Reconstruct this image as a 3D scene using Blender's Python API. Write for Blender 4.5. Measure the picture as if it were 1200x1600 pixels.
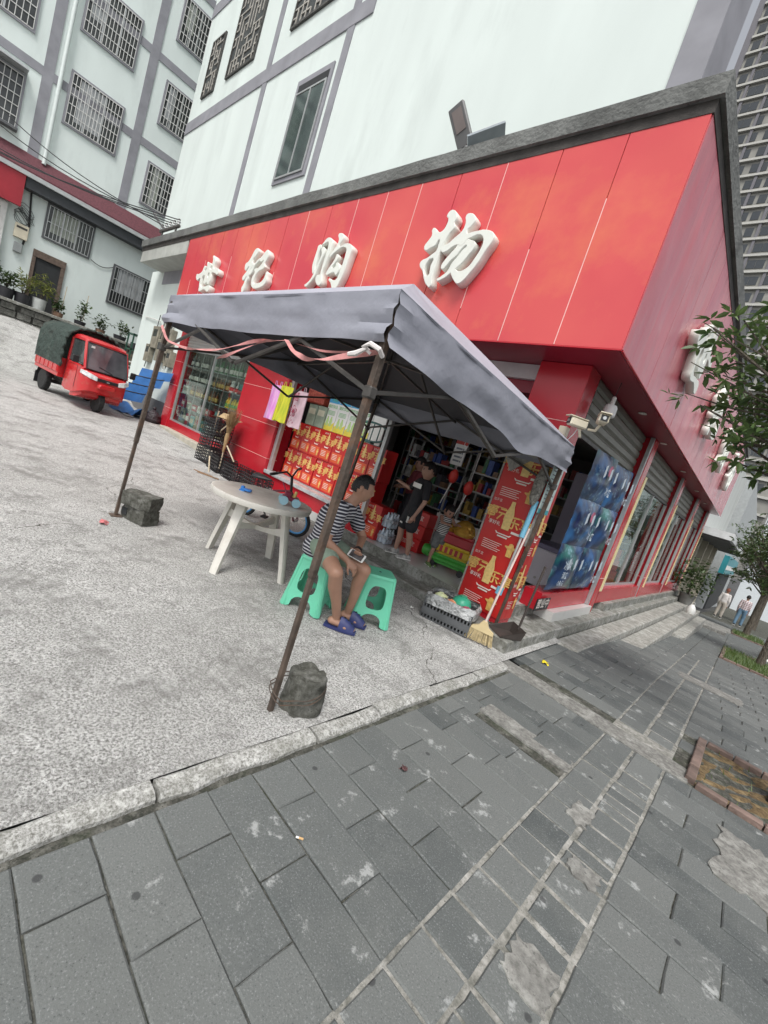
import bpy, bmesh, math, random
from mathutils import Vector, Matrix, noise
random.seed(7)
for o in list(bpy.data.objects): bpy.data.objects.remove(o)
scene = bpy.context.scene
C = scene.collection
R = math.radians
# ------------------------------------------------------------------ camera
cam_d = bpy.data.cameras.new('camera'); cam = bpy.data.objects.new('camera', cam_d); C.objects.link(cam)
cam_d.sensor_fit = 'VERTICAL'; cam_d.sensor_height = 32; cam_d.lens = 32*669/1600
cam_d.clip_start = .05; cam_d.clip_end = 2000
def cam_rot(yaw, pitch, roll):
    f = Vector((math.sin(yaw)*math.cos(pitch), math.cos(yaw)*math.cos(pitch), -math.sin(pitch)))
    r = Vector((math.cos(yaw), -math.sin(yaw), 0)); d = f.cross(r)
    c, s = math.cos(roll), math.sin(roll)
    x = c*r+s*d; y = -(-s*r+c*d)
    return Matrix((x, y, -f)).transposed()
cam.matrix_world = Matrix.Translation((0, 0, 1.5)) @ cam_rot(R(-40.85), R(7.34), R(-18.24)).to_4x4()
scene.camera = cam
# ------------------------------------------------------------------ world and sun (overcast)
w = bpy.data.worlds.new('World'); scene.world = w; w.use_nodes = True
nt = w.node_tree; bgn = nt.nodes['Background']
sky = nt.nodes.new('ShaderNodeTexSky'); sky.sky_type = 'NISHITA'; sky.sun_disc = False
sky.sun_elevation = R(58); sky.sun_rotation = R(150); sky.air_density = 1.0; sky.dust_density = 3.0; sky.ozone_density = 1.0
hs = nt.nodes.new('ShaderNodeHueSaturation'); hs.inputs['Saturation'].default_value = .22
nt.links.new(sky.outputs[0], hs.inputs['Color']); nt.links.new(hs.outputs[0], bgn.inputs[0])
bgn.inputs[1].default_value = .125
sd = bpy.data.lights.new('sun', 'SUN'); so = bpy.data.objects.new('sun', sd); C.objects.link(so)
sd.energy = 1.5; sd.angle = R(20); sd.color = (1, .975, .94)
# sun direction: matches sky rotation (measured clockwise from +Y)
az, el = R(150), R(58)
sv = Vector((math.sin(az)*math.cos(el), math.cos(az)*math.cos(el), math.sin(el)))
so.rotation_euler = sv.to_track_quat('Z', 'Y').to_euler(); so.location = (0, 0, 30)
vs = scene.view_settings; vs.view_transform = 'Standard'; vs.look = 'None'; vs.gamma = 1; vs.use_curve_mapping = False
vs.exposure = .68
# ------------------------------------------------------------------ helpers
OFF = {}
class MB:
    def __init__(s): s.v = []; s.f = []
    def add(s, vs, fs, M=None):
        b = len(s.v)
        for p in vs:
            p = Vector(p)
            s.v.append(M @ p if M else p)
        s.f += [tuple(i+b for i in f) for f in fs]
        return s
    def box(s, x0, x1, y0, y1, z0, z1, M=None):
        return s.add([(x0,y0,z0),(x1,y0,z0),(x1,y1,z0),(x0,y1,z0),(x0,y0,z1),(x1,y0,z1),(x1,y1,z1),(x0,y1,z1)],
              [(3,2,1,0),(4,5,6,7),(0,1,5,4),(1,2,6,5),(2,3,7,6),(3,0,4,7)], M)
    def cbox(s, c, d, M=None):
        return s.box(c[0]-d[0]/2, c[0]+d[0]/2, c[1]-d[1]/2, c[1]+d[1]/2, c[2]-d[2]/2, c[2]+d[2]/2, M)
    def slab(s, x0, x1, y0, y1, z0, z1, c=.01, M=None):      # box with chamfered top
        return s.add([(x0,y0,z0),(x1,y0,z0),(x1,y1,z0),(x0,y1,z0),(x0,y0,z1-c),(x1,y0,z1-c),(x1,y1,z1-c),(x0,y1,z1-c),
               (x0+c,y0+c,z1),(x1-c,y0+c,z1),(x1-c,y1-c,z1),(x0+c,y1-c,z1)],
              [(0,1,5,4),(1,2,6,5),(2,3,7,6),(3,0,4,7),(4,5,9,8),(5,6,10,9),(6,7,11,10),(7,4,8,11),(8,9,10,11)], M)
    def cyl(s, a, b, r0, r1=None, n=10, caps=True, M=None):
        a = Vector(a); b = Vector(b); r1 = r0 if r1 is None else r1
        d = (b-a).normalized(); u = d.orthogonal().normalized(); w_ = d.cross(u)
        vs = []
        for p, r in ((a, r0), (b, r1)):
            for i in range(n):
                t = 2*math.pi*i/n; vs.append(p+(u*math.cos(t)+w_*math.sin(t))*r)
        fs = [(i, (i+1)%n, n+(i+1)%n, n+i) for i in range(n)]
        if caps: fs += [tuple(range(n-1, -1, -1)), tuple(range(n, 2*n))]
        return s.add(vs, fs, M)
    def tube(s, pts, r, n=8, closed=False, M=None, up=None):
        pts = [Vector(p) for p in pts]; k = len(pts)
        rs = r if isinstance(r, (list, tuple)) else [r]*k
        vs = []; u = None
        for i, p in enumerate(pts):
            if closed: d = pts[(i+1)%k]-pts[i-1]
            else: d = pts[min(i+1, k-1)]-pts[max(i-1, 0)]
            d = d.normalized() if d.length > 1e-9 else Vector((0, 0, 1))
            u = d.orthogonal().normalized() if u is None else (u-d*u.dot(d)).normalized()
            w_ = d.cross(u)
            for j in range(n):
                t = 2*math.pi*j/n; vs.append(p+(u*math.cos(t)+w_*math.sin(t))*rs[i])
        fs = []
        for i in range(k if closed else k-1):
            a = i*n; b = ((i+1)%k)*n
            fs += [(a+j, a+(j+1)%n, b+(j+1)%n, b+j) for j in range(n)]
        if not closed: fs += [tuple(range(n-1, -1, -1)), tuple(range((k-1)*n, k*n))]
        return s.add(vs, fs, M)
    def lathe(s, prof, n=16, M=None, o=(0, 0, 0)):
        vs = []; k = len(prof)
        for r, z in prof:
            for j in range(n):
                t = 2*math.pi*j/n; vs.append((o[0]+r*math.cos(t), o[1]+r*math.sin(t), o[2]+z))
        fs = []
        for i in range(k-1):
            fs += [(i*n+j, i*n+(j+1)%n, (i+1)*n+(j+1)%n, (i+1)*n+j) for j in range(n)]
        fs += [tuple(range(n-1, -1, -1)), tuple(range((k-1)*n, k*n))]
        return s.add(vs, fs, M)
    def loft(s, rings, caps=True, M=None):
        n = len(rings[0]); vs = [p for r in rings for p in r]; fs = []
        for i in range(len(rings)-1):
            fs += [(i*n+j, i*n+(j+1)%n, (i+1)*n+(j+1)%n, (i+1)*n+j) for j in range(n)]
        if caps: fs += [tuple(range(n-1, -1, -1)), tuple(range((len(rings)-1)*n, len(rings)*n))]
        return s.add(vs, fs, M)
    def grid(s, P, nu, nv, M=None):                          # P(u,v) with u,v in 0..1
        vs = [P(i/nu, j/nv) for j in range(nv+1) for i in range(nu+1)]
        fs = [(j*(nu+1)+i, j*(nu+1)+i+1, (j+1)*(nu+1)+i+1, (j+1)*(nu+1)+i) for j in range(nv) for i in range(nu)]
        return s.add(vs, fs, M)
    def prism(s, poly, y0, y1, M=None):                      # polygon in xz, pushed along y
        n = len(poly)
        vs = [(p[0], y0, p[1]) for p in poly]+[(p[0], y1, p[1]) for p in poly]
        fs = [tuple(range(n)), tuple(range(2*n-1, n-1, -1))]+[(i, n+i, n+(i+1)%n, (i+1)%n) for i in range(n)]
        return s.add(vs, fs, M)
def mesh_of(name, mb, bevel=0, segs=1, off=None, fix=True):
    me = bpy.data.meshes.new(name)
    vs = [(p-off) for p in mb.v] if off is not None else mb.v
    me.from_pydata([tuple(p) for p in vs], [], mb.f)
    if bevel or fix:
        bm = bmesh.new(); bm.from_mesh(me)
        if fix: bmesh.ops.recalc_face_normals(bm, faces=bm.faces)
        if bevel: bmesh.ops.bevel(bm, geom=[e for e in bm.edges if len(e.link_faces) == 2 and e.calc_face_angle(0) > .5], offset=bevel, segments=segs, affect='EDGES', clamp_overlap=True)
        bm.to_mesh(me); bm.free()
    me.update()
    return me
def put(name, me, m, parent=None, loc=None, rot=None, smooth=False):
    o = bpy.data.objects.new(name, me); C.objects.link(o)
    if m is not None:
        me.materials.clear(); me.materials.append(m)
    if smooth and len(me.polygons):
        me.polygons.foreach_set('use_smooth', [True]*len(me.polygons))
        try: me.set_sharp_from_angle(angle=R(38))
        except Exception: pass
    if parent is not None:
        o.parent = parent; OFF[o.name] = OFF.get(parent.name, Vector((0, 0, 0)))
    if loc is not None: o.location = loc
    if rot is not None: o.rotation_euler = rot
    return o
def obj(name, mb, m, parent=None, loc=None, rot=None, smooth=False, bevel=0, segs=1, fix=True):
    off = OFF.get(parent.name) if parent is not None else None
    return put(name, mesh_of(name, mb, bevel, segs, off, fix), m, parent, loc, rot, smooth)
def tag(o, label, cat=None, group=None, kind=None):
    if label: o['label'] = label
    if cat: o['category'] = cat
    if group: o['group'] = group
    if kind: o['kind'] = kind
    return o
def thing(name, label, cat, loc=(0, 0, 0), rotz=0, group=None, world=False):
    o = bpy.data.objects.new(name, None); C.objects.link(o); o.empty_display_size = .1
    o.location = loc; o.rotation_euler = (0, 0, rotz)
    OFF[o.name] = Vector(loc) if world else Vector((0, 0, 0))
    return tag(o, label, cat, group)
def struct(name, mb, m, smooth=False, bevel=0, kind='structure', fix=True):
    o = obj(name, mb, m, None, smooth=smooth, bevel=bevel, fix=fix); o['kind'] = kind
    return o
def dup(root, loc=None, rotz=None, label=None, group=None):
    def cp(o, par):
        c = o.copy(); C.objects.link(c)
        if par is not None: c.parent = par
        for ch in list(o.children): cp(ch, c)
        return c
    r = cp(root, None)
    if loc is not None: r.location = loc
    if rotz is not None: r.rotation_euler = (0, 0, rotz)
    if label: r['label'] = label
    if group: r['group'] = group
    return r
def eul(rx=0, ry=0, rz=0, loc=(0, 0, 0)):
    from mathutils import Euler
    return Matrix.Translation(loc) @ Euler((rx, ry, rz)).to_matrix().to_4x4()
# ------------------------------------------------------------------ materials
MATS = {}
def mat(name, col, rough=.6, var=.12, scale=6., bump=0., bscale=40., metal=0., spec=.5, col2=None, rnd=0., stretch=None, dirt_or_sheen=None, dscale=2., damt=.5, trans=0., coat=0., detail=4):
    if name in MATS: return MATS[name]
    m = bpy.data.materials.new(name); m.use_nodes = True; nt = m.node_tree; N = nt.nodes; L = nt.links
    b = N['Principled BSDF']; b.inputs['Roughness'].default_value = rough; b.inputs['Metallic'].default_value = metal
    b.inputs['Specular IOR Level'].default_value = spec
    if coat: b.inputs['Coat Weight'].default_value = coat; b.inputs['Coat Roughness'].default_value = .08
    if trans: b.inputs['Transmission Weight'].default_value = trans
    tc = N.new('ShaderNodeTexCoord'); src = tc.outputs['Object']
    if stretch:
        mp = N.new('ShaderNodeMapping'); mp.inputs['Scale'].default_value = stretch; L.new(src, mp.inputs[0]); src = mp.outputs[0]
    if rnd:
        oi = N.new('ShaderNodeObjectInfo'); ad = N.new('ShaderNodeVectorMath'); ad.operation = 'ADD'
        sc_ = N.new('ShaderNodeMath'); sc_.operation = 'MULTIPLY'; sc_.inputs[1].default_value = 50
        L.new(oi.outputs['Random'], sc_.inputs[0]); L.new(src, ad.inputs[0]); L.new(sc_.outputs[0], ad.inputs[1]); src = ad.outputs[0]
    nz = N.new('ShaderNodeTexNoise'); nz.inputs['Scale'].default_value = scale; nz.inputs['Detail'].default_value = detail; L.new(src, nz.inputs[0])
    mx = N.new('ShaderNodeMix'); mx.data_type = 'RGBA'
    cr = N.new('ShaderNodeMapRange'); cr.inputs[1].default_value = .3; cr.inputs[2].default_value = .7; L.new(nz.outputs[0], cr.inputs[0])
    c2 = col2 or tuple(min(1, c*(1+var)) for c in col); c1 = col if col2 else tuple(c*(1-var) for c in col)
    mx.inputs[6].default_value = (*c1, 1); mx.inputs[7].default_value = (*c2, 1); L.new(cr.outputs[0], mx.inputs[0])
    out = mx.outputs[2]
    if dirt_or_sheen:
        n2 = N.new('ShaderNodeTexNoise'); n2.inputs['Scale'].default_value = dscale; n2.inputs['Detail'].default_value = 8; n2.inputs['Roughness'].default_value = .65; L.new(src, n2.inputs[0])
        r2 = N.new('ShaderNodeMapRange'); r2.inputs[1].default_value = .52; r2.inputs[2].default_value = .75; r2.inputs[4].default_value = damt; L.new(n2.outputs[0], r2.inputs[0])
        m2 = N.new('ShaderNodeMix'); m2.data_type = 'RGBA'; L.new(r2.outputs[0], m2.inputs[0]); L.new(out, m2.inputs[6]); m2.inputs[7].default_value = (*dirt_or_sheen, 1); out = m2.outputs[2]
    if rnd:
        h = N.new('ShaderNodeHueSaturation'); mr = N.new('ShaderNodeMapRange'); mr.inputs[3].default_value = 1-rnd; mr.inputs[4].default_value = 1+rnd
        L.new(oi.outputs['Random'], mr.inputs[0]); L.new(mr.outputs[0], h.inputs['Value']); L.new(out, h.inputs['Color']); out = h.outputs[0]
    L.new(out, b.inputs['Base Color'])
    if bump:
        n3 = N.new('ShaderNodeTexNoise'); n3.inputs['Scale'].default_value = bscale; n3.inputs['Detail'].default_value = 5; L.new(src, n3.inputs[0])
        bp = N.new('ShaderNodeBump'); bp.inputs['Strength'].default_value = min(1, bump*2); bp.inputs['Distance'].default_value = .02*bump*10/max(1, bscale/20); L.new(n3.outputs[0], bp.inputs['Height']); L.new(bp.outputs[0], b.inputs['Normal'])
    MATS[name] = m
    return m
def glass(name, tint=(.75, .85, .82), alpha=.25, rough=.03):
    if name in MATS: return MATS[name]
    m = bpy.data.materials.new(name); m.use_nodes = True; nt = m.node_tree; N = nt.nodes; L = nt.links
    for n in list(N): N.remove(n)
    o = N.new('ShaderNodeOutputMaterial'); t = N.new('ShaderNodeBsdfTransparent'); t.inputs[0].default_value = (*tint, 1)
    g = N.new('ShaderNodeBsdfGlossy'); g.inputs['Roughness'].default_value = rough; g.inputs[0].default_value = (.9, .95, .93, 1)
    fr = N.new('ShaderNodeFresnel'); fr.inputs[0].default_value = 1.5
    ad = N.new('ShaderNodeMath'); ad.operation = 'MULTIPLY_ADD'; ad.inputs[1].default_value = .42; ad.inputs[2].default_value = alpha*.12
    x = N.new('ShaderNodeMixShader'); L.new(fr.outputs[0], ad.inputs[0]); L.new(ad.outputs[0], x.inputs[0]); L.new(t.outputs[0], x.inputs[1]); L.new(g.outputs[0], x.inputs[2]); L.new(x.outputs[0], o.inputs[0])
    MATS[name] = m
    return m
def stucco(name, col, streak=(.42, .45, .42), amt=.35):
    return mat(name, col, .85, .05, 1.2, .06, 60, dirt_or_sheen=streak, dscale=1.1, damt=amt, stretch=(1, 1, .28))
white_w = stucco('white_stucco', (.66, .725, .695), (.48, .53, .505), .5)
grey_band = mat('grey_band', (.26, .26, .285), .8, .12, 3, .05, 50)
conc_dark = mat('weathered_concrete', (.155, .16, .152), .9, .35, 3, .25, 25, dirt_or_sheen=(.06, .06, .055), dscale=1.5, damt=.7)
alum = mat('aluminium', (.5, .51, .51), .4, .1, 10, 0, metal=.6)
dark_metal = mat('dark_metal', (.06, .055, .05), .5, .3, 12, .05, 60)
black = mat('black_plastic', (.018, .018, .02), .45, .25, 10)
whitep = mat('white_plastic', (.75, .75, .72), .4, .06, 5)
cream = mat('cream_plastic', (.68, .62, .48), .45, .08, 6)
dark_void = mat('dark_room', (.03, .032, .034), .9, .2, 2)
win_glass = glass('window_glass', (.35, .45, .42), .9)
clear_glass = glass('shop_glass', (.93, .97, .95), .08)
def pz(y): return 0. if y < 6 else -.05*(min(y, 90)-6)
def gz(x, y=0):
    if x > -1.3: return 0.
    if x > -14.8: return .036*(-1.3-x)
    return .036*13.5+(-14.8-x)*.30 if x > -19.6 else .036*13.5+4.8*.30
# ================================================================== ground
def rough_mat(name, base, speck_l, speck_d, scale, rough=.9, big=(.5, .5), bump=.3, voro=True, stain=(.2, .2, .19), stain_amt=.45, stainscale=.5, cracks=False):
    m = bpy.data.materials.new(name); m.use_nodes = True; nt = m.node_tree; N = nt.nodes; L = nt.links
    b = N['Principled BSDF']; b.inputs['Roughness'].default_value = rough; b.inputs['Specular IOR Level'].default_value = .3
    tc = N.new('ShaderNodeTexCoord'); geo = N.new('ShaderNodeNewGeometry'); src = geo.outputs['Position']
    def nz(s, d=6, r=.6):
        n = N.new('ShaderNodeTexNoise'); n.inputs['Scale'].default_value = s; n.inputs['Detail'].default_value = d; n.inputs['Roughness'].default_value = r; L.new(src, n.inputs[0]); return n.outputs[0]
    def rng(i, a, c, lo=0, hi=1):
        r = N.new('ShaderNodeMapRange'); r.inputs[1].default_value = a; r.inputs[2].default_value = c; r.inputs[3].default_value = lo; r.inputs[4].default_value = hi; L.new(i, r.inputs[0]); return r.outputs[0]
    def mix(f, a, c):
        x = N.new('ShaderNodeMix'); x.data_type = 'RGBA'; L.new(f, x.inputs[0])
        for k, s in ((6, a), (7, c)):
            if isinstance(s, tuple): x.inputs[k].default_value = (*s, 1)
            else: L.new(s, x.inputs[k])
        return x.outputs[2]
    n1 = nz(scale*1.5 if cracks else scale, 8, .72); n2 = nz(scale*(.75 if cracks else .35), 6, .7); n3 = nz(stainscale, 9, .65); n4 = nz(scale*2.6, 3, .6)
    c = mix(rng(n1, .36, .56) if cracks else rng(n1, .38, .62), speck_d, base)
    c = mix(rng(n2, .5, .72), c, speck_l)
    c = mix(rng(n4, .6, .68), c, speck_d)
    c = mix(rng(n3, .47, .72, 0, stain_amt), c, stain)
    if cracks:
        dn = N.new('ShaderNodeTexNoise'); dn.inputs['Scale'].default_value = 1.6; dn.inputs['Detail'].default_value = 6; L.new(src, dn.inputs[0])
        va = N.new('ShaderNodeVectorMath'); va.operation = 'MULTIPLY_ADD'; va.inputs[1].default_value = (.7, .7, 0); L.new(dn.outputs['Color'], va.inputs[0]); L.new(src, va.inputs[2])
        vo = N.new('ShaderNodeTexVoronoi'); vo.voronoi_dimensions = '2D'; vo.feature = 'DISTANCE_TO_EDGE'; vo.inputs['Scale'].default_value = .30; L.new(va.outputs[0], vo.inputs[0])
        mk = nz(.9, 3, .5); mm2 = N.new('ShaderNodeMath'); mm2.operation = 'MULTIPLY'; L.new(rng(vo.outputs['Distance'], .0022, .0005), mm2.inputs[0]); L.new(rng(mk, .46, .56), mm2.inputs[1])
        c = mix(mm2.outputs[0], c, (.07, .065, .055))
        c = mix(rng(nz(.16, 4, .6), .50, .66, 0, .35), c, (.24, .235, .215))
        c = mix(rng(nz(2.2, 9, .8), .48, .62, 0, .68), c, (.17, .167, .155))
        c = mix(rng(nz(4.3, 9, .75), .55, .68, 0, .4), c, (.72, .715, .69))
    L.new(c, b.inputs['Base Color'])
    bp = N.new('ShaderNodeBump'); bp.inputs['Strength'].default_value = bump; bp.inputs['Distance'].default_value = .012; L.new(n1, bp.inputs['Height']); L.new(bp.outputs[0], b.inputs['Normal'])
    MATS[name] = m
    return m
m_conc = rough_mat('yard_concrete', (.59, .585, .565), (.80, .80, .78), (.09, .087, .079), 58, bump=.9, stain=(.24, .235, .22), stain_amt=.62, stainscale=.42, cracks=True)
m_kerb = rough_mat('kerb_concrete', (.50, .497, .475), (.68, .68, .65), (.14, .137, .12), 85, bump=.35, stain=(.16, .16, .13), stain_amt=.6, stainscale=5)
m_step = rough_mat('step_concrete', (.30, .30, .275), (.42, .42, .40), (.13, .13, .11), 14, bump=.3, stain=(.10, .10, .085), stain_amt=.7, stainscale=2)
m_joint = rough_mat('joint_soil', (.10, .097, .083), (.24, .235, .21), (.03, .032, .026), 40, bump=.6, stain=(.05, .07, .03), stain_amt=.5, stainscale=6)
m_mortar = rough_mat('joint_mortar', (.34, .33, .30), (.48, .47, .44), (.15, .15, .13), 30, bump=.6, stain=(.12, .12, .11), stain_amt=.5, stainscale=5)
m_road = rough_mat('asphalt', (.06, .06, .06), (.1, .1, .1), (.03, .03, .03), 30, bump=.4)
def paver_mat():
    m = bpy.data.materials.new('paving_stone'); m.use_nodes = True; nt = m.node_tree; N = nt.nodes; L = nt.links
    b = N['Principled BSDF']; b.inputs['Roughness'].default_value = .75; b.inputs['Specular IOR Level'].default_value = .35
    geo = N.new('ShaderNodeNewGeometry'); src = geo.outputs['Position']; oi = N.new('ShaderNodeObjectInfo')
    def nz(s, d=6, r=.6):
        n = N.new('ShaderNodeTexNoise'); n.inputs['Scale'].default_value = s; n.inputs['Detail'].default_value = d; n.inputs['Roughness'].default_value = r; L.new(src, n.inputs[0]); return n.outputs[0]
    def rng(i, a, c, lo=0, hi=1):
        r = N.new('ShaderNodeMapRange'); r.inputs[1].default_value = a; r.inputs[2].default_value = c; r.inputs[3].default_value = lo; r.inputs[4].default_value = hi; L.new(i, r.inputs[0]); return r.outputs[0]
    def mix(f, a, c):
        x = N.new('ShaderNodeMix'); x.data_type = 'RGBA'; L.new(f, x.inputs[0])
        for k, s in ((6, a), (7, c)):
            if isinstance(s, tuple): x.inputs[k].default_value = (*s, 1)
            else: L.new(s, x.inputs[k])
        return x.outputs[2]
    c = mix(oi.outputs['Random'], (.075, .083, .082), (.155, .163, .156))
    c = mix(rng(nz(3.2, 7, .7), .42, .66, 0, .8), c, (.135, .142, .135))
    f = nz(160, 4, .7); c = mix(rng(f, .56, .72), c, (.26, .27, .27)); c = mix(rng(f, .43, .30), c, (.06, .065, .067))
    c = mix(rng(nz(1.1, 8, .7), .57, .74, 0, .5), c, (.078, .082, .082))
    pat = nz(6.5, 10, .72)
    c = mix(rng(pat, .59, .65, 0, .75), c, (.38, .39, .38))
    v = N.new('ShaderNodeTexVoronoi'); v.voronoi_dimensions = '2D'; v.inputs['Scale'].default_value = 1.7; v.inputs['Randomness'].default_value = 1; L.new(src, v.inputs[0])
    c = mix(rng(v.outputs['Distance'], .026, .018, 0, .7), c, (.028, .028, .03))
    L.new(c, b.inputs['Base Color'])
    bp = N.new('ShaderNodeBump'); bp.inputs['Strength'].default_value = .5; bp.inputs['Distance'].default_value = .003; L.new(f, bp.inputs['Height']); L.new(bp.outputs[0], b.inputs['Normal'])
    return m
m_paver = paver_mat()
struct('ground', MB().add([(x, y, pz(y)-.12) for y in (-400, 6, 90, 400) for x in (-400, 400)], [(0,1,3,2),(2,3,5,4),(4,5,7,6)]), m_road)
# yard: one sloping concrete sheet, ramp at the far end
xs = [-1.385]+[-1.8-.55*i for i in range(24)]; xs += [-14.8-.4*i for i in range(13)]+[-22, -26, -40]
ysv = [-30, -18, -12, -8, -5]+[-3+.5*i for i in range(18)]
mb = MB(); nx, ny = len(xs), len(ysv)
vv = []
for y in ysv:
    for x in xs:
        z = gz(x, y)+(noise.noise(Vector((x*.9, y*.9, 0)))*.012 if x < -1.8 else .002)
        if x < -14.8: z += noise.noise(Vector((x*1.3, y*1.3, 3)))*.06
        if x > -1.5: z = .022+noise.noise(Vector((0, y*2.2, 4)))*.006
        vv.append((x+(noise.noise(Vector((y*3, 1, 2)))*.015 if x == xs[0] else 0), y, z))
mb.add(vv, [(j*nx+i, (j+1)*nx+i, (j+1)*nx+i+1, j*nx+i+1) for j in range(ny-1) for i in range(nx-1)])
yard = struct('yard', mb, m_conc, smooth=True)
# kerb along the yard edge: worn concrete lengths
ky = -2.4
random.seed(3)
while ky < 3.75:
    ln = random.choice((.62, .78, .95, .5)); ln = min(ln, 3.85-ky)
    o_ = random.uniform(-.012, .012); h = .021+random.uniform(-.006, .006)
    n = 6; rings = []
    for i in range(n+1):
        y = ky+.008+(ln-.016)*i/n
        a = -1.385+o_+noise.noise(Vector((y*4, 0, 9)))*.018; c = -1.295+o_+noise.noise(Vector((y*5, 5, 1)))*.016
        t = h+noise.noise(Vector((y*6, 2, 2)))*.005
        rings.append([(a, y, -.1), (a, y, t-.006), (a+.012, y, t), (c-.018, y, t-.003), (c, y, t-.02), (c+.008, y, -.1)])
    obj('kerb_stone', MB().loft(rings), m_kerb, yard)
    ky += ln
def V_(*a): return Vector(a)
# pavement: bed, then stones
pave = struct('pavement', MB().loft([[V_(-1.30, y, pz(y)-.5), V_(3.2, y, pz(y)-.5), V_(3.2, y, pz(y)-.011), V_(-1.30, y, pz(y)-.011)] for y in (-4, 6, 90)]), m_joint)
struct('road', MB().loft([[V_(3.35, y, pz(y)-.3), V_(14, y, pz(y)-.3), V_(14, y, pz(y)-.10), V_(3.35, y, pz(y)-.10)] for y in (-60, 6, 90)]), m_road)
mb = MB()
for i in range(30): mb.slab(3.2, 3.35, -6+i*1.0+.004, -5+i*1.0-.004, -.3+pz(i-5), .004+pz(i-5), .012)
struct('road_kerb', mb, m_kerb)
obj('mortar_bed', MB().loft([[V_(-.435, y, pz(y)-.06), V_(0, y, pz(y)-.06), V_(0, y, pz(y)-.0075), V_(-.435, y, pz(y)-.0075)] for y in (.2, 6, 9.5)]), m_mortar, pave)
random.seed(11)
stones = []
def stone(x0, x1, y0, y1, g=.0022, h=0.):
    stones.append((x0+g, x1-g, y0+g, y1-g, h+random.uniform(-.0025, .0025)))
def inpit(x0, x1, y0, y1): return False
PITS = [(.13, .95, 3.86, 4.82), (.03, .95, 11.2, 13.7), (.05, .95, 20.2, 22.6)]
def free(x0, x1, y0, y1):
    for a, b_, c, d in PITS:
        if x1 > a+.02 and x0 < b_-.02 and y1 > c+.02 and y0 < d-.02: return False
    return True
rows = [.15+.203*i for i in range(-12, 130)]
for k, y in enumerate(rows):
    y1 = y+.203
    if y < 3.78 and y1 > 3.60: y1 = 3.80
    if 3.7 < y < 4.02: continue
    cuts = [-1.262, -1.05, -.635, -.43] if k % 2 else [-1.262, -.84, -.43]
    if y > 2.2 and y < 3.6: cuts = [-1.262, -1.05, -.74, -.43] if k % 2 else [-1.262, -1.13, -.70, -.43]
    for a, b_ in zip(cuts, cuts[1:]):
        if abs(y+.1-2.97) < .1 and a > -1.2: continue
        stone(a, b_, y, y1)
    if y > 4.0 and y < 5.6: stone(-1.455, -1.262, y, y1)
    # tactile band: squares with wide mortar joints
    if y > .2 and y < 9.4:
        if k % 4 in (1, 2) or y > 5: 
            stone(-.425, -.225, y, y1, .007); 
            if k % 3: stone(-.222, -.012, y, y1-.1, .009); stone(-.222, -.012, y+.1, y1, .011)
            else: stone(-.222, -.012, y, y1, .012)
        else:
            stone(-.425, -.222, y, y1, .008)
            stone(-.218, -.012, y, y1, .016)
    else: stone(-.425, -.012, y, y1)
    # right side
    off = (k*.17) % .36
    xs_ = [-.008]+[x for x in [off+.36*j-.1 for j in range(9)] if x > .1]
    xs_[-1] = 3.19
    for a, b_ in zip(xs_, xs_[1:]):
        if free(a, b_, y, y1): stone(a, b_, y, y1)
def key(s): return ((s[0]+s[1])/2)**2+((s[2]+s[3])/2)**2
def fwd(s):   # in front of the photograph's viewpoint
    x, y = (s[0]+s[1])/2, (s[2]+s[3])/2
    v = cam.matrix_world.inverted() @ Vector((x, y, 0)); 
    if v.z > -.3: return False
    u, q = v.x/-v.z*669, v.y/-v.z*669
    return abs(u) < 680 and abs(q) < 880
front = sorted([s for s in stones if fwd(s)], key=key)
near = front[:298]; ns = set(near)
rest = [s for s in stones if s not in ns and s[3] < 26 and s[2] > -2]
def stone_mb(s, mb):
    x0, x1, y0, y1, h = s; c = .006
    n = 3; pts = []
    def jit(): return random.uniform(-.0025, .0025)
    base = []
    # irregular outline with mid-edge points
    P = [(x0, y0), ((x0+x1)/2, y0), (x1, y0), (x1, (y0+y1)/2), (x1, y1), ((x0+x1)/2, y1), (x0, y1), (x0, (y0+y1)/2)]
    P = [(a+jit(), b_+jit()) for a, b_ in P]
    cx, cy = (x0+x1)/2, (y0+y1)/2
    inn = [(a+(c if a < cx-.01 else -c if a > cx+.01 else 0), b_+(c if b_ < cy-.01 else -c if b_ > cy+.01 else 0)) for a, b_ in P]
    t1, t2 = random.uniform(-.004, .004), random.uniform(-.004, .004)
    vs = [(a, b_, -.05) for a, b_ in P]+[(a, b_, h-.006) for a, b_ in P]+[(a, b_, h+t1*(a-cx)/(x1-x0)+t2*(b_-cy)/(y1-y0)) for a, b_ in inn]
    fs = [(i, (i+1)%8, 8+(i+1)%8, 8+i) for i in range(8)]+[(8+i, 8+(i+1)%8, 16+(i+1)%8, 16+i) for i in range(8)]+[tuple(range(16, 24))]
    mb.add([(a, b_, c_+pz(b_)) for a, b_, c_ in vs], fs)
for s in near:
    mb = MB(); stone_mb(s, mb); obj('paving_stone', mb, m_paver, pave, fix=False)
mb = MB()
for s in rest: stone_mb(s, mb)
o = obj('distant_paving_stones', mb, m_paver, pave, fix=False); o['kind'] = 'stuff'
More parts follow.
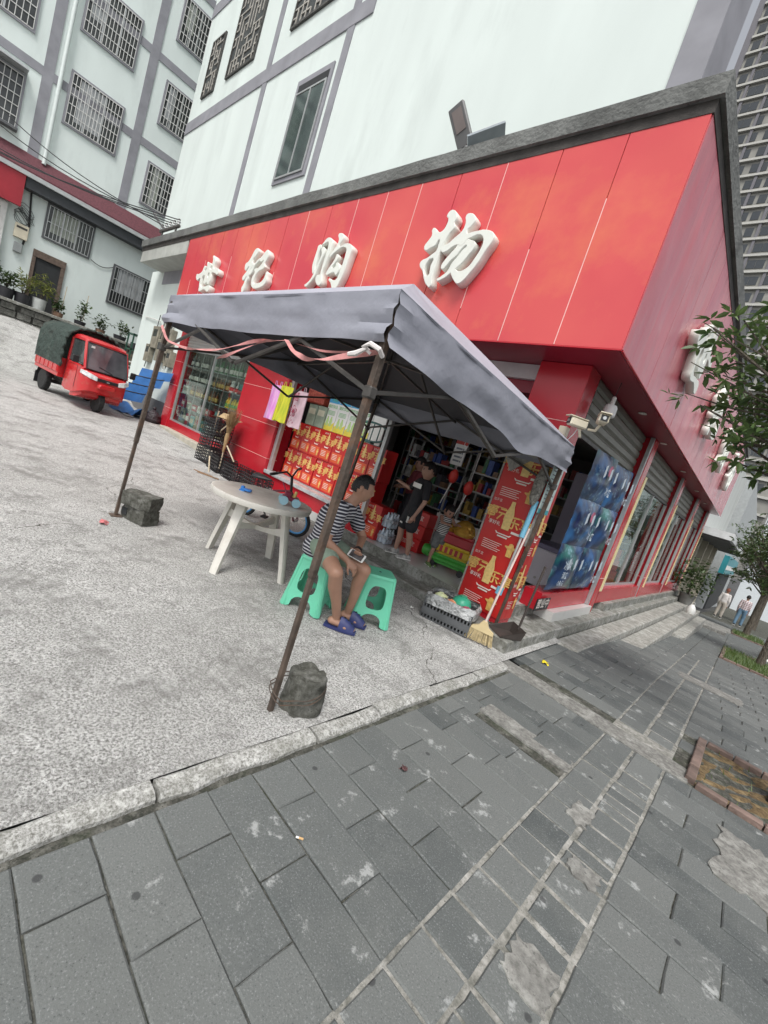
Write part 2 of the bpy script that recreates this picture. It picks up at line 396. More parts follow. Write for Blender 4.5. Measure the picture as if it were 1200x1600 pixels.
# concrete strips and patches set in the paving
m_patch = rough_mat('cement_patch', (.27, .265, .245), (.40, .40, .37), (.13, .128, .118), 26, bump=.5, stain=(.15, .15, .14), stain_amt=.5, stainscale=3)
def patch(name, pts, z=.004):
    n = len(pts); obj(name, MB().add([(a, b_, pz(b_)-.03) for a, b_ in pts]+[(a, b_, pz(b_)+z) for a, b_ in pts], [tuple(range(n, 2*n))]+[(i, (i+1)%n, n+(i+1)%n, n+i) for i in range(n)]), m_patch, pave)
def blobby(x0, x1, y0, y1, j, n=10):
    p = []
    for i in range(n): p.append((x0+(x1-x0)*i/n, y0+random.uniform(-j, j)))
    for i in range(n): p.append((x1+random.uniform(-j, j), y0+(y1-y0)*i/n))
    for i in range(n): p.append((x1-(x1-x0)*i/n, y1+random.uniform(-j, j)))
    for i in range(n): p.append((x0+random.uniform(-j, j), y1-(y1-y0)*i/n))
    return p
patch('concrete_strip', blobby(-1.42, .12, 3.80, 4.03, .012), .006)
patch('pebble_strip', blobby(-1.06, -.43, 2.89, 3.06, .01), .001)
patch('cement_patch', blobby(.33, .60, 2.95, 3.5, .03), .0062)
patch('cement_patch', blobby(-.30, .40, 7.02, 7.4, .03), .0062)
patch('cement_patch', blobby(-.19, -.03, 1.50, 1.66, .02, 6), .0068)
patch('cement_patch', blobby(-.17, -.05, 2.16, 2.26, .02, 5), .0072)
patch('cement_patch', blobby(-.30, -.20, 2.50, 2.70, .02, 5), .0076)
# tree pits with soil and brick edging
m_soil = rough_mat('pit_soil', (.20, .14, .07), (.34, .26, .14), (.08, .055, .03), 30, bump=.9, stain=(.13, .095, .05), stain_amt=.6, stainscale=3)
m_brick = mat('pit_brick', (.17, .12, .10), .85, .3, 9, .2, 40, rnd=.2)
for i, (a, b_, c, d) in enumerate(PITS):
    pit = struct('tree_pit', MB().grid(lambda u, v: (a+(b_-a)*u, c+(d-c)*v, pz(c+(d-c)*v)-.012+noise.noise(Vector((u*9+i, v*9, 0)))*.02), 12, 12), m_soil)
    nb = int((d-c)/.2)
    for k in range(nb):
        for x in (a-.03, b_-.03):
            y = c+k*(d-c)/nb
            obj('edging_brick', MB().slab(x, x+.06, y+.004, y+(d-c)/nb-.006, -.06+pz(y), pz(y)+.035+random.uniform(-.008, .008), .006), m_brick, pit)
    nb = int((b_-a)/.2)
    for k in range(nb):
        for y in (c-.03, d-.03):
            x = a+.035+k*(b_-a-.07)/nb
            obj('edging_brick', MB().slab(x+.004, x+(b_-a-.07)/nb-.006, y, y+.06, -.06+pz(y), pz(y)+.03+random.uniform(-.008, .008), .006), m_brick, pit)
# ================================================================== the shop
shop = thing('corner_shop', 'single-storey corner shop clad in red metal panels with large white characters', 'shop', (-6.5, 7, 0), world=True)
def redmat(name, col, rough, rnd=.07):
    m = mat(name, col, rough, .10, .7, .0, 3, rnd=rnd, spec=.5, dirt_or_sheen=(.38, .10, .06), dscale=1.1, damt=.25)
    return m
red_panel = mat('red_panel', (.57, .042, .066), .27, .10, .62, .08, 2.4, rnd=0, spec=.55, col2=(.68, .110, .090), dirt_or_sheen=(.74, .23, .09), dscale=.7, damt=.6, detail=3)  # orange blotches are sky reflections painted into the panel colour
red_side = mat('red_panel_sky_sheen', (.44, .085, .12), .26, .12, 1.1, .2, 3.2, rnd=.04, spec=.5, col2=(.54, .155, .17), stretch=(1, 1.6, .5))  # pinker than the front: grazing sky reflection painted into the colour
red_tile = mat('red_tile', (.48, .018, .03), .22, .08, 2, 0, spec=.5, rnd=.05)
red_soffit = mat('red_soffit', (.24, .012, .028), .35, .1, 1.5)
seam_m = mat('seam_sealant', (.80, .50, .46), .7, .1, 5)
FX0, FX1, FY, FZ0, FZ1 = -11.86, -1.40, 3.90, 2.97, 4.86
SY1 = 17.4
random.seed(21)
def panel(P, w, h, nrm, seed, name, m, amp=.013):
    # slightly oil-canned metal panel, edges folded back
    P = Vector(P); w = Vector(w); h = Vector(h); nrm = Vector(nrm); mb = MB(); nu, nv = 6, 14
    tilt = random.uniform(-.0025, .0025)
    def f(u, v):
        e = min(u, 1-u)*2; e2 = min(v, 1-v)*4
        k = min(1, e*1.6)*min(1, e2)
        d = noise.noise(Vector((u*1.1+seed*3.1, v*3.2, seed)))*amp+noise.noise(Vector((u*2.3+seed, v*7, seed*2)))*amp*.4
        return P+w*u+h*v+nrm*(d*k+.006+tilt*(v-.5))
    mb.grid(f, nu, nv)
    n = len(mb.v); 
    edge = [i for i in range(nu+1)]+[j*(nu+1)+nu for j in range(1, nv+1)]+[nv*(nu+1)+i for i in range(nu-1, -1, -1)]+[j*(nu+1) for j in range(nv-1, 0, -1)]
    b0 = len(mb.v); mb.v += [mb.v[i]-nrm*.03 for i in edge]
    for q in range(len(edge)):
        q2 = (q+1) % len(edge); mb.f.append((edge[q], edge[q2], b0+q2, b0+q))
    return obj(name, mb, m, shop, smooth=True)
npan = 17; pw = .612
obj('fascia_backing', MB().box(FX0+.01, FX1-.02, FY+.014, FY+.10, FZ0+.01, FZ1+.05), seam_m, shop)
for i in range(npan+1):
    x1 = FX1-i*pw; x0 = max(FX0, x1-pw)
    if x1-x0 < .1: continue
    g = .0035+random.uniform(0, .0025)
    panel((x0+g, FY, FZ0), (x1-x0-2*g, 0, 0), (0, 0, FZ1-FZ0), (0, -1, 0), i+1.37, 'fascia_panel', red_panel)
for i in range(1, npan+1):
    x = FX1-i*pw
    if i in (4, 8, 12): continue
    zt = random.choice((FZ1, FZ1, 4.3, 3.9)); zb_ = random.choice((FZ0, FZ0, 3.3))
    obj('seam_bead', MB().box(x-.004, x+.004, FY-.0085, FY+.012, zb_+.002, zt-.002), seam_m, shop)
ns_ = 26; sw = (SY1-FY)/ns_
obj('side_fascia_backing', MB().box(FX1-.10, FX1-.014, FY+.12, SY1, FZ0+.01, FZ1+.05), seam_m, shop)
for i in range(ns_):
    y0 = FY+i*sw; g = .003
    panel((FX1, y0+g+(.008 if i == 0 else 0), FZ0), (0, sw-2*g, 0), (0, 0, FZ1-FZ0), (1, 0, 0), i+40.3, 'side_fascia_panel', red_side, .030)
# soffit
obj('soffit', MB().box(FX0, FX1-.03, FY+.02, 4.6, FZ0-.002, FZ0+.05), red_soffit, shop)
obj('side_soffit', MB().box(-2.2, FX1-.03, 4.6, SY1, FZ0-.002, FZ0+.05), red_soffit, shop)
obj('soffit_edge_trim', MB().box(FX0, FX1, FY-.010, FY+.012, FZ0-.014, FZ0-.003), red_tile, shop)
obj('soffit_edge_trim', MB().box(FX1-.012, FX1+.010, FY+.02, SY1, FZ0-.014, FZ0-.003), red_tile, shop)
lamp_w = mat('downlight', (.7, .68, .62), .5, .05)
for y in (5.9, 7.5, 9.8, 12.3, 14.6): obj('downlight', MB().lathe([(.045, 0), (.05, -.012), (.035, -.014)], 12, o=(-1.6, y, FZ0-.003)), lamp_w, shop, smooth=True)
# parapet
rings = []
def par_ring(x, y, nx, ny):
    # profile: dark recess under a weathered concrete upstand
    pr = [(0.30, 4.965), (-.050, 4.965), (-.055, 5.04), (-.06, 5.125), (.30, 5.125)]
    j = noise.noise(Vector((x*1.7, y*1.7, 2)))*.012
    return [Vector((x+nx*a, y+ny*a, z+(j if z > 5 else 0))) for a, z in pr]
N_ = 40
for i in range(N_+1):
    x = -15.3+(FX1+15.3)*i/N_; rings.append(par_ring(x, FY, 0, 1))
rings[-1] = [Vector((FX1-a, FY+a, z)) for a, z in [(0.30, 4.965), (-.050, 4.965), (-.055, 5.04), (-.06, 5.125), (.30, 5.125)]]
N2 = 30
for i in range(1, N2+1):
    y = FY+(SY1+.2-FY)*i/N2; rings.append(par_ring(FX1, y, -1, 0))
obj('parapet', MB().loft(rings), conc_dark, shop)
obj('painted_shadow_gap', MB().box(-15.3, FX1+.012, FY-.012, FY+.013, FZ1-.0, 4.964), mat('painted_shadow_gap', (.045, .040, .036), .8, .4, 6, .2), shop)  # near-black strips paint the shadow gap under the parapet
obj('painted_shadow_gap', MB().box(FX1-.012, FX1+.012, FY+.014, SY1, FZ1-.0, 4.964), MATS['painted_shadow_gap'], shop)
obj('roof_slab', MB().box(-15.3, FX1-.3, FY+.30, 12, 4.86, 5.06), conc_dark, shop)
obj('roof_slab_end', MB().box(-15.28, FX0-.02, FY-.0, 4.9, 4.56, 4.858), mat('slab_plaster', (.40, .41, .38), .85, .15, 4, .1, 30, dirt_or_sheen=(.15, .15, .13), damt=.6), shop)
# left white wall with grey plinth
obj('end_wall', MB().box(-16.1, -12.22, 4.5, 4.8, .2, 4.62), white_w, shop)
obj('end_wall_top', MB().box(-15.0, -12.22, 4.485, 4.5, 4.20, 4.58), grey_band, shop)
obj('end_plinth', MB().box(-16.1, -12.22, 4.47, 4.5, .2, .95), mat('grey_plinth', (.14, .14, .145), .8, .15, 3), shop)
# floor, steps
m_floor = mat('floor_tile', (.62, .62, .60), .2, .06, 2, 0, dirt_or_sheen=(.35, .34, .31), dscale=2, damt=.4)
obj('floor', MB().box(-12.2, -1.90, 4.40, 12, -.1, .278), m_floor, shop)
obj('floor_edge', MB().slab(-4.6, -1.86, 4.385, 4.398, .1, .281, .004), m_step, shop)
obj('floor_edge', MB().slab(-1.898, -1.86, 4.40, 8.3, .1, .281, .004), m_step, shop)
def stepslab(name, pts, z0, z1, m=m_step):
    n = len(pts); cx = sum(p[0] for p in pts)/n; cy = sum(p[1] for p in pts)/n
    inn = [(p[0]+(.012 if p[0] < cx else -.012), p[1]+(.012 if p[1] < cy else -.012)) for p in pts]
    mb = MB().add([(*p, z0) for p in pts]+[(*p, z1-.012) for p in pts]+[(*p, z1) for p in inn], [(i, (i+1)%n, n+(i+1)%n, n+i) for i in range(n)]+[(n+i, n+(i+1)%n, 2*n+(i+1)%n, 2*n+i) for i in range(n)]+[tuple(range(2*n, 3*n))])
    return obj(name, mb, m, shop)
stepslab('step', [(-5.2, 4.13), (-3.6, 4.10), (-2.1, 4.06), (-1.47, 4.06), (-1.45, 17), (-1.9, 17), (-1.9, 4.384), (-5.2, 4.384)], -1.2, .145)
m_tread = rough_mat('step_tread', (.40, .395, .36), (.52, .52, .49), (.19, .185, .165), 16, bump=.3, stain=(.16, .155, .14), stain_amt=.6, stainscale=2)
stepslab('step', [(-1.449, 5.35), (-1.17, 5.45), (-1.15, 17), (-1.449, 17)], -1.2, .022, m_tread)
stepslab('step', [(-1.149, 7.55), (-.85, 7.75), (-.86, 16.9), (-1.149, 16.9)], -1.2, -.075, m_tread)
stepslab('step', [(-.859, 11.2), (-.63, 11.4), (-.65, 16.6), (-.859, 16.6)], -1.2, -.20, m_tread)
# columns
obj('corner_column', MB().box(-2.32, -1.77, 4.36, 4.66, .14, FZ0-.004), red_tile, shop, bevel=.006)
for z in (2.38, 1.2):
    obj('column_joint', MB().box(-2.324, -1.766, 4.356, 4.664, z, z+.006), seam_m, shop)
obj('red_pillar', MB().box(-8.45, -6.90, 4.38, 4.75, .2, FZ0-.004), red_tile, shop, bevel=.006)
for z in (.75, 1.35, 1.98, 2.5): obj('pillar_joint', MB().box(-8.453, -6.897, 4.377, 4.6, z, z+.006), seam_m, shop)
obj('red_pillar', MB().box(-12.2, -11.78, 4.36, 4.7, .2, FZ0-.004), red_tile, shop, bevel=.006)
for z in (.9, 1.5, 2.1): obj('pillar_joint', MB().box(-12.203, -11.777, 4.357, 4.6, z, z+.006), seam_m, shop)
# ledge and frames of the left display window
obj('ledge', MB().slab(-11.8, -8.4, 4.22, 4.6, .2, .43, .015), mat('cream_ledge', (.42, .39, .32), .8, .15, 5, .1), shop)
obj('window_sill', MB().box(-11.78, -8.45, 4.40, 4.6, .43, .62), red_tile, shop)
wf = thing  # alias kept simple
def winframe(x0, x1, y, z0, z1, t, name='window_frame', ndiv=1, m=alum, dep=.05):
    mb = MB()
    mb.box(x0, x0+t, y, y+dep, z0, z1); mb.box(x1-t, x1, y, y+dep, z0, z1)
    mb.box(x0+t, x1-t, y+.002, y+dep-.002, z0, z0+t); mb.box(x0+t, x1-t, y+.002, y+dep-.002, z1-t, z1)
    for i in range(1, ndiv):
        x = x0+(x1-x0)*i/ndiv; mb.box(x-t/2, x+t/2, y+.004, y+dep-.004, z0+t, z1-t)
    return obj(name, mb, m, shop)
winframe(-11.77, -8.46, 4.42, .62, 2.46, .04, ndiv=2)
obj('pane', MB().box(-11.74, -10.13, 4.445, 4.45, .65, 2.43), clear_glass, shop); obj('pane', MB().box(-10.1, -8.5, 4.445, 4.45, .65, 2.43), clear_glass, shop)
m_shut = mat('shutter_steel', (.50, .50, .475), .45, .08, 4, 0, metal=.3, dirt_or_sheen=(.25, .24, .22), damt=.4)
m_shutd = mat('shutter_steel_dark', (.16, .155, .13), .45, .12, 4, 0, metal=.3)
def shutter_x(x0, x1, y, z0, z1, m, n):
    mb = MB(); h = (z1-z0)/n
    prof = []
    for i in range(n):
        z = z0+i*h; prof += [(0, z), (-.018, z+h*.25), (-.018, z+h*.75), (0, z+h*.98)]
    k = len(prof)
    mb.add([(x0, y+p, z) for p, z in prof]+[(x1, y+p, z) for p, z in prof], [(i, k+i, k+i+1, i+1) for i in range(k-1)])
    return obj('rolling_shutter', mb, m, shop, fix=False)
shutter_x(-11.77, -8.46, 4.42, 2.46, 2.96, m_shut, 7)
# middle bay: low red wall, sill, frame
obj('low_wall', MB().box(-6.89, -4.25, 4.42, 4.60, .2, .50), red_tile, shop)
obj('metal_sill', MB().box(-6.89, -4.23, 4.38, 4.62, .50, .56), mat('silver_sill', (.55, .56, .57), .35, .3, 9, .1, 20, metal=.4), shop, bevel=.006)
obj('window_frame', MB().box(-6.89, -6.80, 4.44, 4.50, .56, 2.9), alum, shop); obj('window_frame', MB().box(-4.28, -4.22, 4.44, 4.50, .56, 2.9), alum, shop)
# front doorway: shutter box and header
obj('shutter_box', MB().box(-6.88, -2.33, 4.50, 4.80, 2.80, 2.962), mat('shutter_box', (.55, .54, .52), .5, .1, 3, 0, dirt_or_sheen=(.3, .28, .26), damt=.4), shop)
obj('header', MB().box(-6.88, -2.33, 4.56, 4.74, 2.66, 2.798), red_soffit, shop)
# interior shell
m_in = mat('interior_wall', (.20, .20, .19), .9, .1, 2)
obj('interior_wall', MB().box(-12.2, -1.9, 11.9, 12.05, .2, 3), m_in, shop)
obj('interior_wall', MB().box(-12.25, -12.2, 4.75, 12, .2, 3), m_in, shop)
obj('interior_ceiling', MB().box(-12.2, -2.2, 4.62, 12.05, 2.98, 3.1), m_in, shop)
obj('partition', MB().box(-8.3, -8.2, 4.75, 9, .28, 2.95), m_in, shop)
# side bays
obj('side_sill', MB().box(-2.0, -1.60, 8.0, 17.3, .0, .275), m_step, shop)
POSTS = [7.28, 10.75, 13.9, 16.9]
tape = mat('yellow_tape', (.72, .62, .28), .5, .25, 14, 0, col2=(.78, .72, .45))
for i, y in enumerate(POSTS):
    obj('side_post', MB().box(-2.0, -1.66, y, y+.24, .14, FZ0-.004), red_tile, shop, bevel=.005)
    obj('post_joint', MB().box(-2.0, -1.656, y-.003, y+.243, .72, .727), seam_m, shop)
    obj('yellow_strip', MB().box(-1.70, -1.652, y+.245, y+.36, .5, 2.42), tape, shop)
    obj('post_trim', MB().box(-1.72, -1.67, y-.07, y-.003, .28, 2.96), alum, shop)
bays = [(4.70, 7.20), (7.64, 10.67), (11.11, 13.82), (14.26, 16.82)]
for i, (a, b_) in enumerate(bays):
    # rolled shutter above each bay
    mb = MB(); n = 5; prof = []
    z0, z1 = 2.36, 2.965; h = (z1-z0)/n
    for k in range(n):
        z = z0+k*h; prof += [(0, z), (.018, z+h*.25), (.018, z+h*.75), (0, z+h*.98)]
    kk = len(prof)
    mb.add([(-1.80+p, a, z) for p, z in prof]+[(-1.80+p, b_, z) for p, z in prof], [(q, kk+q, kk+q+1, q+1) for q in range(kk-1)])
    obj('rolling_shutter', mb, m_shutd, shop, fix=False)
    obj('shutter_bottom_bar', MB().box(-1.83, -1.77, a, b_, 2.32, 2.36), dark_metal, shop)
    if i:
        obj('bay_sill', MB().box(-1.95, -1.68, a, b_, .275, .52), red_tile, shop)
        mb = MB()
        for y in (a, (a+b_)/2-.02, b_-.045): mb.box(-1.82, -1.77, y, y+.045, .52, 2.34)
        mb.box(-1.818, -1.772, a+.045, b_-.045, .52, .56)
        obj('window_frame', mb, alum, shop)
        obj('pane', MB().box(-1.80, -1.795, a+.045, (a+b_)/2-.02, .56, 2.32), clear_glass, shop)
        obj('pane', MB().box(-1.80, -1.795, (a+b_)/2+.025, b_-.045, .56, 2.32), clear_glass, shop)
obj('bay_sill', MB().box(-1.95, -1.72, 5.25, 7.2, .275, .50), red_tile, shop)
obj('white_ledge', MB().box(-2.0, -1.62, 5.6, 7.27, .0, .272), m_floor, shop)
obj('window_frame', MB().box(-1.86, -1.80, 7.12, 7.2, .5, 2.34), alum, shop)
# ---- big raised characters on the fascia 
# outlines of the raised characters, in metres on the fascia (x, z)
GLY = {
 'shi': [([(-9.941,4.282),(-9.852,4.261),(-9.777,4.212),(-9.761,4.159),(-9.780,4.089),(-9.772,4.018),(-9.640,4.020),(-9.571,4.007),(-9.505,3.971),(-9.501,3.884),(-9.602,3.905),(-9.772,3.935),(-9.814,3.924),(-9.804,3.881),(-9.799,3.776),(-9.844,3.695),(-9.951,3.741),(-10.054,3.705),(-10.098,3.759),(-10.131,3.891),(-10.224,3.872),(-10.229,3.777),(-10.210,3.661),(-9.950,3.661),(-9.756,3.666),(-9.729,3.629),(-9.753,3.550),(-9.990,3.595),(-10.165,3.561),(-10.246,3.565),(-10.273,3.642),(-10.308,3.766),(-10.313,3.841),(-10.463,3.797),(-10.566,3.930),(-10.495,3.931),(-10.361,3.959),(-10.298,3.997),(-10.276,4.063),(-10.247,4.095),(-10.185,4.078),(-10.226,4.007),(-10.093,4.027),(-10.152,4.164),(-10.054,4.146),(-9.942,4.117),(-9.957,4.025),(-9.846,4.021),(-9.880,4.121),(-9.902,4.214)], [[(-9.965,3.842),(-9.975,3.911),(-9.923,3.942),(-9.908,3.852)]])],
 'ji': [([(-8.116,4.293),(-8.026,4.250),(-8.029,4.211),(-8.172,4.055),(-8.077,4.006),(-8.125,3.945),(-8.167,3.862),(-8.139,3.845),(-8.158,3.800),(-8.157,3.751),(-8.190,3.672),(-8.208,3.542),(-8.250,3.499),(-8.287,3.518),(-8.313,3.588),(-8.272,3.655),(-8.258,3.723),(-8.234,3.797),(-8.285,3.749),(-8.345,3.726),(-8.387,3.778),(-8.345,3.832),(-8.283,3.886),(-8.243,3.976),(-8.295,3.929),(-8.347,3.907),(-8.404,3.997),(-8.392,4.034),(-8.309,4.072),(-8.240,4.154),(-8.175,4.265)], []),
    ([(-8.173,3.850),(-8.106,3.819),(-8.034,3.974),(-7.912,4.062),(-7.887,4.093),(-7.963,4.090),(-8.070,3.994)], []),
    ([(-7.734,4.235),(-7.660,4.195),(-7.625,4.140),(-7.657,4.061),(-7.693,3.987),(-7.664,3.944),(-7.693,3.910),(-7.754,3.893),(-7.838,3.870),(-7.904,3.813),(-7.935,3.736),(-7.929,3.658),(-7.817,3.654),(-7.723,3.660),(-7.624,3.696),(-7.582,3.747),(-7.570,3.811),(-7.557,3.851),(-7.521,3.838),(-7.500,3.767),(-7.479,3.685),(-7.526,3.622),(-7.633,3.581),(-7.767,3.563),(-7.882,3.572),(-7.968,3.616),(-8.016,3.691),(-8.019,3.776),(-7.974,3.853),(-8.014,3.903),(-7.966,3.928),(-7.905,3.927),(-7.841,3.966),(-7.800,3.999),(-7.763,4.062),(-7.802,4.046),(-7.857,4.038),(-7.911,4.071),(-7.902,4.100),(-7.828,4.160)], [])],
 'gou': [([(-5.965,4.271),(-5.864,4.216),(-5.851,4.167),(-5.851,4.021),(-5.876,3.856),(-5.893,3.744),(-5.873,3.680),(-5.852,3.588),(-5.888,3.564),(-5.956,3.591),(-6.017,3.664),(-6.002,3.721),(-5.943,3.725),(-5.938,3.789),(-5.935,3.930),(-5.925,4.104),(-5.956,4.204),(-6.017,4.195),(-6.079,4.176),(-6.104,4.164),(-6.070,4.207),(-6.024,4.259)], []),
    ([(-6.184,4.178),(-6.088,4.145),(-6.103,4.125),(-6.130,4.056),(-6.130,3.956),(-6.125,3.870),(-6.109,3.776),(-6.128,3.751),(-6.171,3.800),(-6.202,3.874),(-6.203,4.004),(-6.194,4.111)], []),
    ([(-6.085,4.138),(-6.009,4.118),(-5.987,4.060),(-6.006,3.976),(-6.031,3.879),(-6.050,3.794),(-6.065,3.723),(-6.105,3.653),(-6.165,3.597),(-6.210,3.558),(-6.273,3.582),(-6.234,3.606),(-6.160,3.662),(-6.114,3.747),(-6.081,3.832),(-6.065,3.923),(-6.047,4.036),(-6.082,4.095)], []),
    ([(-5.706,4.310),(-5.635,4.276),(-5.620,4.220),(-5.671,4.120),(-5.562,4.145),(-5.477,4.147),(-5.387,4.113),(-5.346,4.070),(-5.355,3.998),(-5.367,3.867),(-5.383,3.721),(-5.417,3.609),(-5.492,3.488),(-5.550,3.517),(-5.625,3.602),(-5.693,3.659),(-5.666,3.662),(-5.573,3.634),(-5.511,3.646),(-5.479,3.739),(-5.466,3.873),(-5.464,4.006),(-5.480,4.074),(-5.541,4.099),(-5.625,4.093),(-5.697,4.058),(-5.767,4.015),(-5.822,3.974),(-5.829,4.013),(-5.774,4.078),(-5.721,4.155),(-5.720,4.223),(-5.763,4.302)], []),
    ([(-5.673,4.008),(-5.617,3.984),(-5.612,3.950),(-5.664,3.871),(-5.699,3.825),(-5.616,3.841),(-5.627,3.876),(-5.586,3.884),(-5.528,3.843),(-5.510,3.781),(-5.562,3.706),(-5.603,3.745),(-5.681,3.742),(-5.799,3.723),(-5.793,3.782),(-5.731,3.868),(-5.681,3.954)], [])],
 'wu': [([(-3.705,4.358),(-3.619,4.299),(-3.604,4.250),(-3.621,4.205),(-3.588,4.161),(-3.637,4.095),(-3.667,4.018),(-3.679,3.947),(-3.695,3.883),(-3.700,3.819),(-3.694,3.704),(-3.692,3.597),(-3.679,3.489),(-3.731,3.507),(-3.796,3.567),(-3.872,3.680),(-3.952,3.760),(-3.942,3.801),(-3.869,3.830),(-3.799,3.875),(-3.757,3.905),(-3.753,3.969),(-3.764,4.036),(-3.797,3.973),(-3.863,3.946),(-3.931,3.922),(-3.969,3.971),(-3.934,4.035),(-3.902,4.090),(-3.921,4.175),(-3.882,4.174),(-3.817,4.122),(-3.757,4.132),(-3.726,4.185),(-3.732,4.274),(-3.761,4.294),(-3.742,4.347)], [[(-3.862,3.708),(-3.767,3.823),(-3.772,3.733),(-3.768,3.621)]]),
    ([(-3.437,4.287),(-3.343,4.233),(-3.329,4.185),(-3.400,4.078),(-3.303,4.076),(-3.138,4.077),(-3.017,4.009),(-3.016,3.950),(-3.065,3.850),(-3.108,3.734),(-3.175,3.623),(-3.237,3.540),(-3.295,3.515),(-3.347,3.544),(-3.414,3.610),(-3.440,3.659),(-3.403,3.681),(-3.343,3.654),(-3.286,3.659),(-3.217,3.702),(-3.168,3.790),(-3.133,3.886),(-3.132,3.961),(-3.168,4.017),(-3.222,4.037),(-3.290,4.021),(-3.352,3.997),(-3.401,3.939),(-3.485,3.950),(-3.554,3.920),(-3.602,3.888),(-3.676,3.890),(-3.681,3.951),(-3.617,3.974),(-3.542,4.038),(-3.468,4.101),(-3.453,4.185),(-3.480,4.273)], []),
    ([(-3.469,4.008),(-3.294,3.983),(-3.235,3.955),(-3.229,3.894),(-3.275,3.821),(-3.322,3.747),(-3.393,3.680),(-3.438,3.643),(-3.516,3.582),(-3.616,3.569),(-3.576,3.600),(-3.497,3.661),(-3.465,3.755),(-3.419,3.815),(-3.371,3.890),(-3.336,3.933),(-3.388,3.907),(-3.436,3.832),(-3.489,3.789),(-3.528,3.735),(-3.580,3.686),(-3.612,3.724),(-3.584,3.795),(-3.530,3.863),(-3.473,3.945)], [])],
}
m_char = mat('sign_white', (.72, .74, .68), .5, .06, 6, .03, 30, dirt_or_sheen=(.5, .47, .38), dscale=6, damt=.4)
def glyph_mesh(key):
    polys = [[outer]+holes for outer, holes in GLY[key]]
    xs = [p[0] for pl in polys for r in pl for p in r]; zs = [p[1] for pl in polys for r in pl for p in r]
    cx, cz = (min(xs)+max(xs))/2, (min(zs)+max(zs))/2
    out = bpy.data.meshes.new('sign_character'); bmj = bmesh.new()
    for k, pl in enumerate(polys):
        cu = bpy.data.curves.new('g', 'CURVE'); cu.dimensions = '2D'; cu.fill_mode = 'BOTH'; cu.extrude = .055-.002*k; cu.bevel_depth = .006; cu.bevel_resolution = 0; cu.offset = -.004
        for ring in pl:
            sp = cu.splines.new('BEZIER'); sp.bezier_points.add(len(ring)-1); sp.use_cyclic_u = True; sp.resolution_u = 3
            for bp, (x, z) in zip(sp.bezier_points, ring):
                bp.co = (x-cx, z-cz, 0); bp.handle_left_type = bp.handle_right_type = 'AUTO'
        to = bpy.data.objects.new('g', cu); C.objects.link(to)
        dg = bpy.context.evaluated_depsgraph_get(); me = bpy.data.meshes.new_from_object(to.evaluated_get(dg))
        me.transform(Matrix.Rotation(R(90), 4, 'X')); bmj.from_mesh(me)
        bpy.data.objects.remove(to); bpy.data.curves.remove(cu); bpy.data.meshes.remove(me)
    bmj.to_mesh(out); bmj.free()
    return out, cx, cz
GM = {}
for k in ('shi', 'ji', 'gou', 'wu'):
    me, cx, cz = glyph_mesh(k); GM[k] = (me, cx, cz)
    o = put('sign_character', me, m_char, shop, Vector((cx, FY-.068, cz))-OFF[shop.name])
for k, y, s in (('shi', 6.2, 1.22), ('ji', 8.85, 1.22), ('gou', 11.5, 1.22), ('wu', 14.3, 1.22)):
    me = GM[k][0].copy()
    o = put('sign_character', me, m_char, shop, Vector((FX1+.075, y, 3.86))-OFF[shop.name], (0, 0, R(90))); o.scale = (s*.92, .8, s*.92)
# ================================================================== white building above the shop
wb = thing('white_building', 'tall white rendered building with grey bands rising behind the red shop front', 'building', (-9, 4.8, 5), world=True)
WY = 4.75; WX0, WX1 = -17.05, -1.95
obj('wall', MB().box(WX0, WX1, WY, WY+.5, 5.0, 24), white_w, wb)
obj('rear_wing', MB().box(WX0, -5.5, WY+.5, 12.5, 5.0, 24), white_w, wb)
def wbx(x0, x1, z0, z1, d=.02, name='grey_band', m=grey_band): return obj(name, MB().box(x0, x1, WY-d, WY, z0, z1), m, wb)
k = WY/5.
wbx(-2.36*k, WX1+.03, 5.0, 24, .03)
obj('grey_band', MB().box(WX1+.001, WX1+.03, WY+.001, WY+.5, 5.0, 24), grey_band, wb)
zb = 1.5+(9.66-1.5)*k
for x in (-12.68*k, -9.22*k): wbx(x-.11, x+.11, 5.0, 24, .02)
for z in (zb, zb+3.4, zb+6.8): wbx(WX0+.01, -9.0*k+.4 if z == zb else -2.36*k-.001, z-.17, z+.17, .026)
wbx(-9.0*k+.4, -7.7*k, zb-.10, zb+.24, .026) if False else None
# tall window, deep reveal
m_wfr = mat('window_frame_grey', (.33, .34, .34), .5, .1, 5)
def tall_window(x0, x1, z0, z1):
    w_ = obj('window', MB().box(x0-.09, x1+.09, WY-.035, WY-.003, z0-.09, z1+.12), grey_band, wb)
    obj('reveal', MB().box(x0, x1, WY-.04, WY-.036, z0, z1), dark_void, w_)
    mb = MB(); t = .035
    for x in (x0, (x0+x1)/2, x1-t): mb.box(x, x+t, WY-.065, WY-.042, z0, z1-.18)
    mb.box(x0+t, (x0+x1)/2, WY-.063, WY-.044, z0, z0+t); mb.box((x0+x1)/2+t, x1-t, WY-.063, WY-.044, z0, z0+t); mb.box(x0+t, x1-t, WY-.0630, WY-.044, z1-.18-t, z1-.18)
    obj('frame', mb, alum, w_)
    obj('pane', MB().box(x0+t, x1-t, WY-.052, WY-.048, z0+t, z1-.22), mat('dark_pane', (.035, .055, .05), .08, .4, 1.5, spec=.8), w_)
z0 = 1.5+(6.72-1.5)*k; z1 = 1.5+(8.78-1.5)*k
tall_window(-10.72*k, -9.56*k, z0, z1)
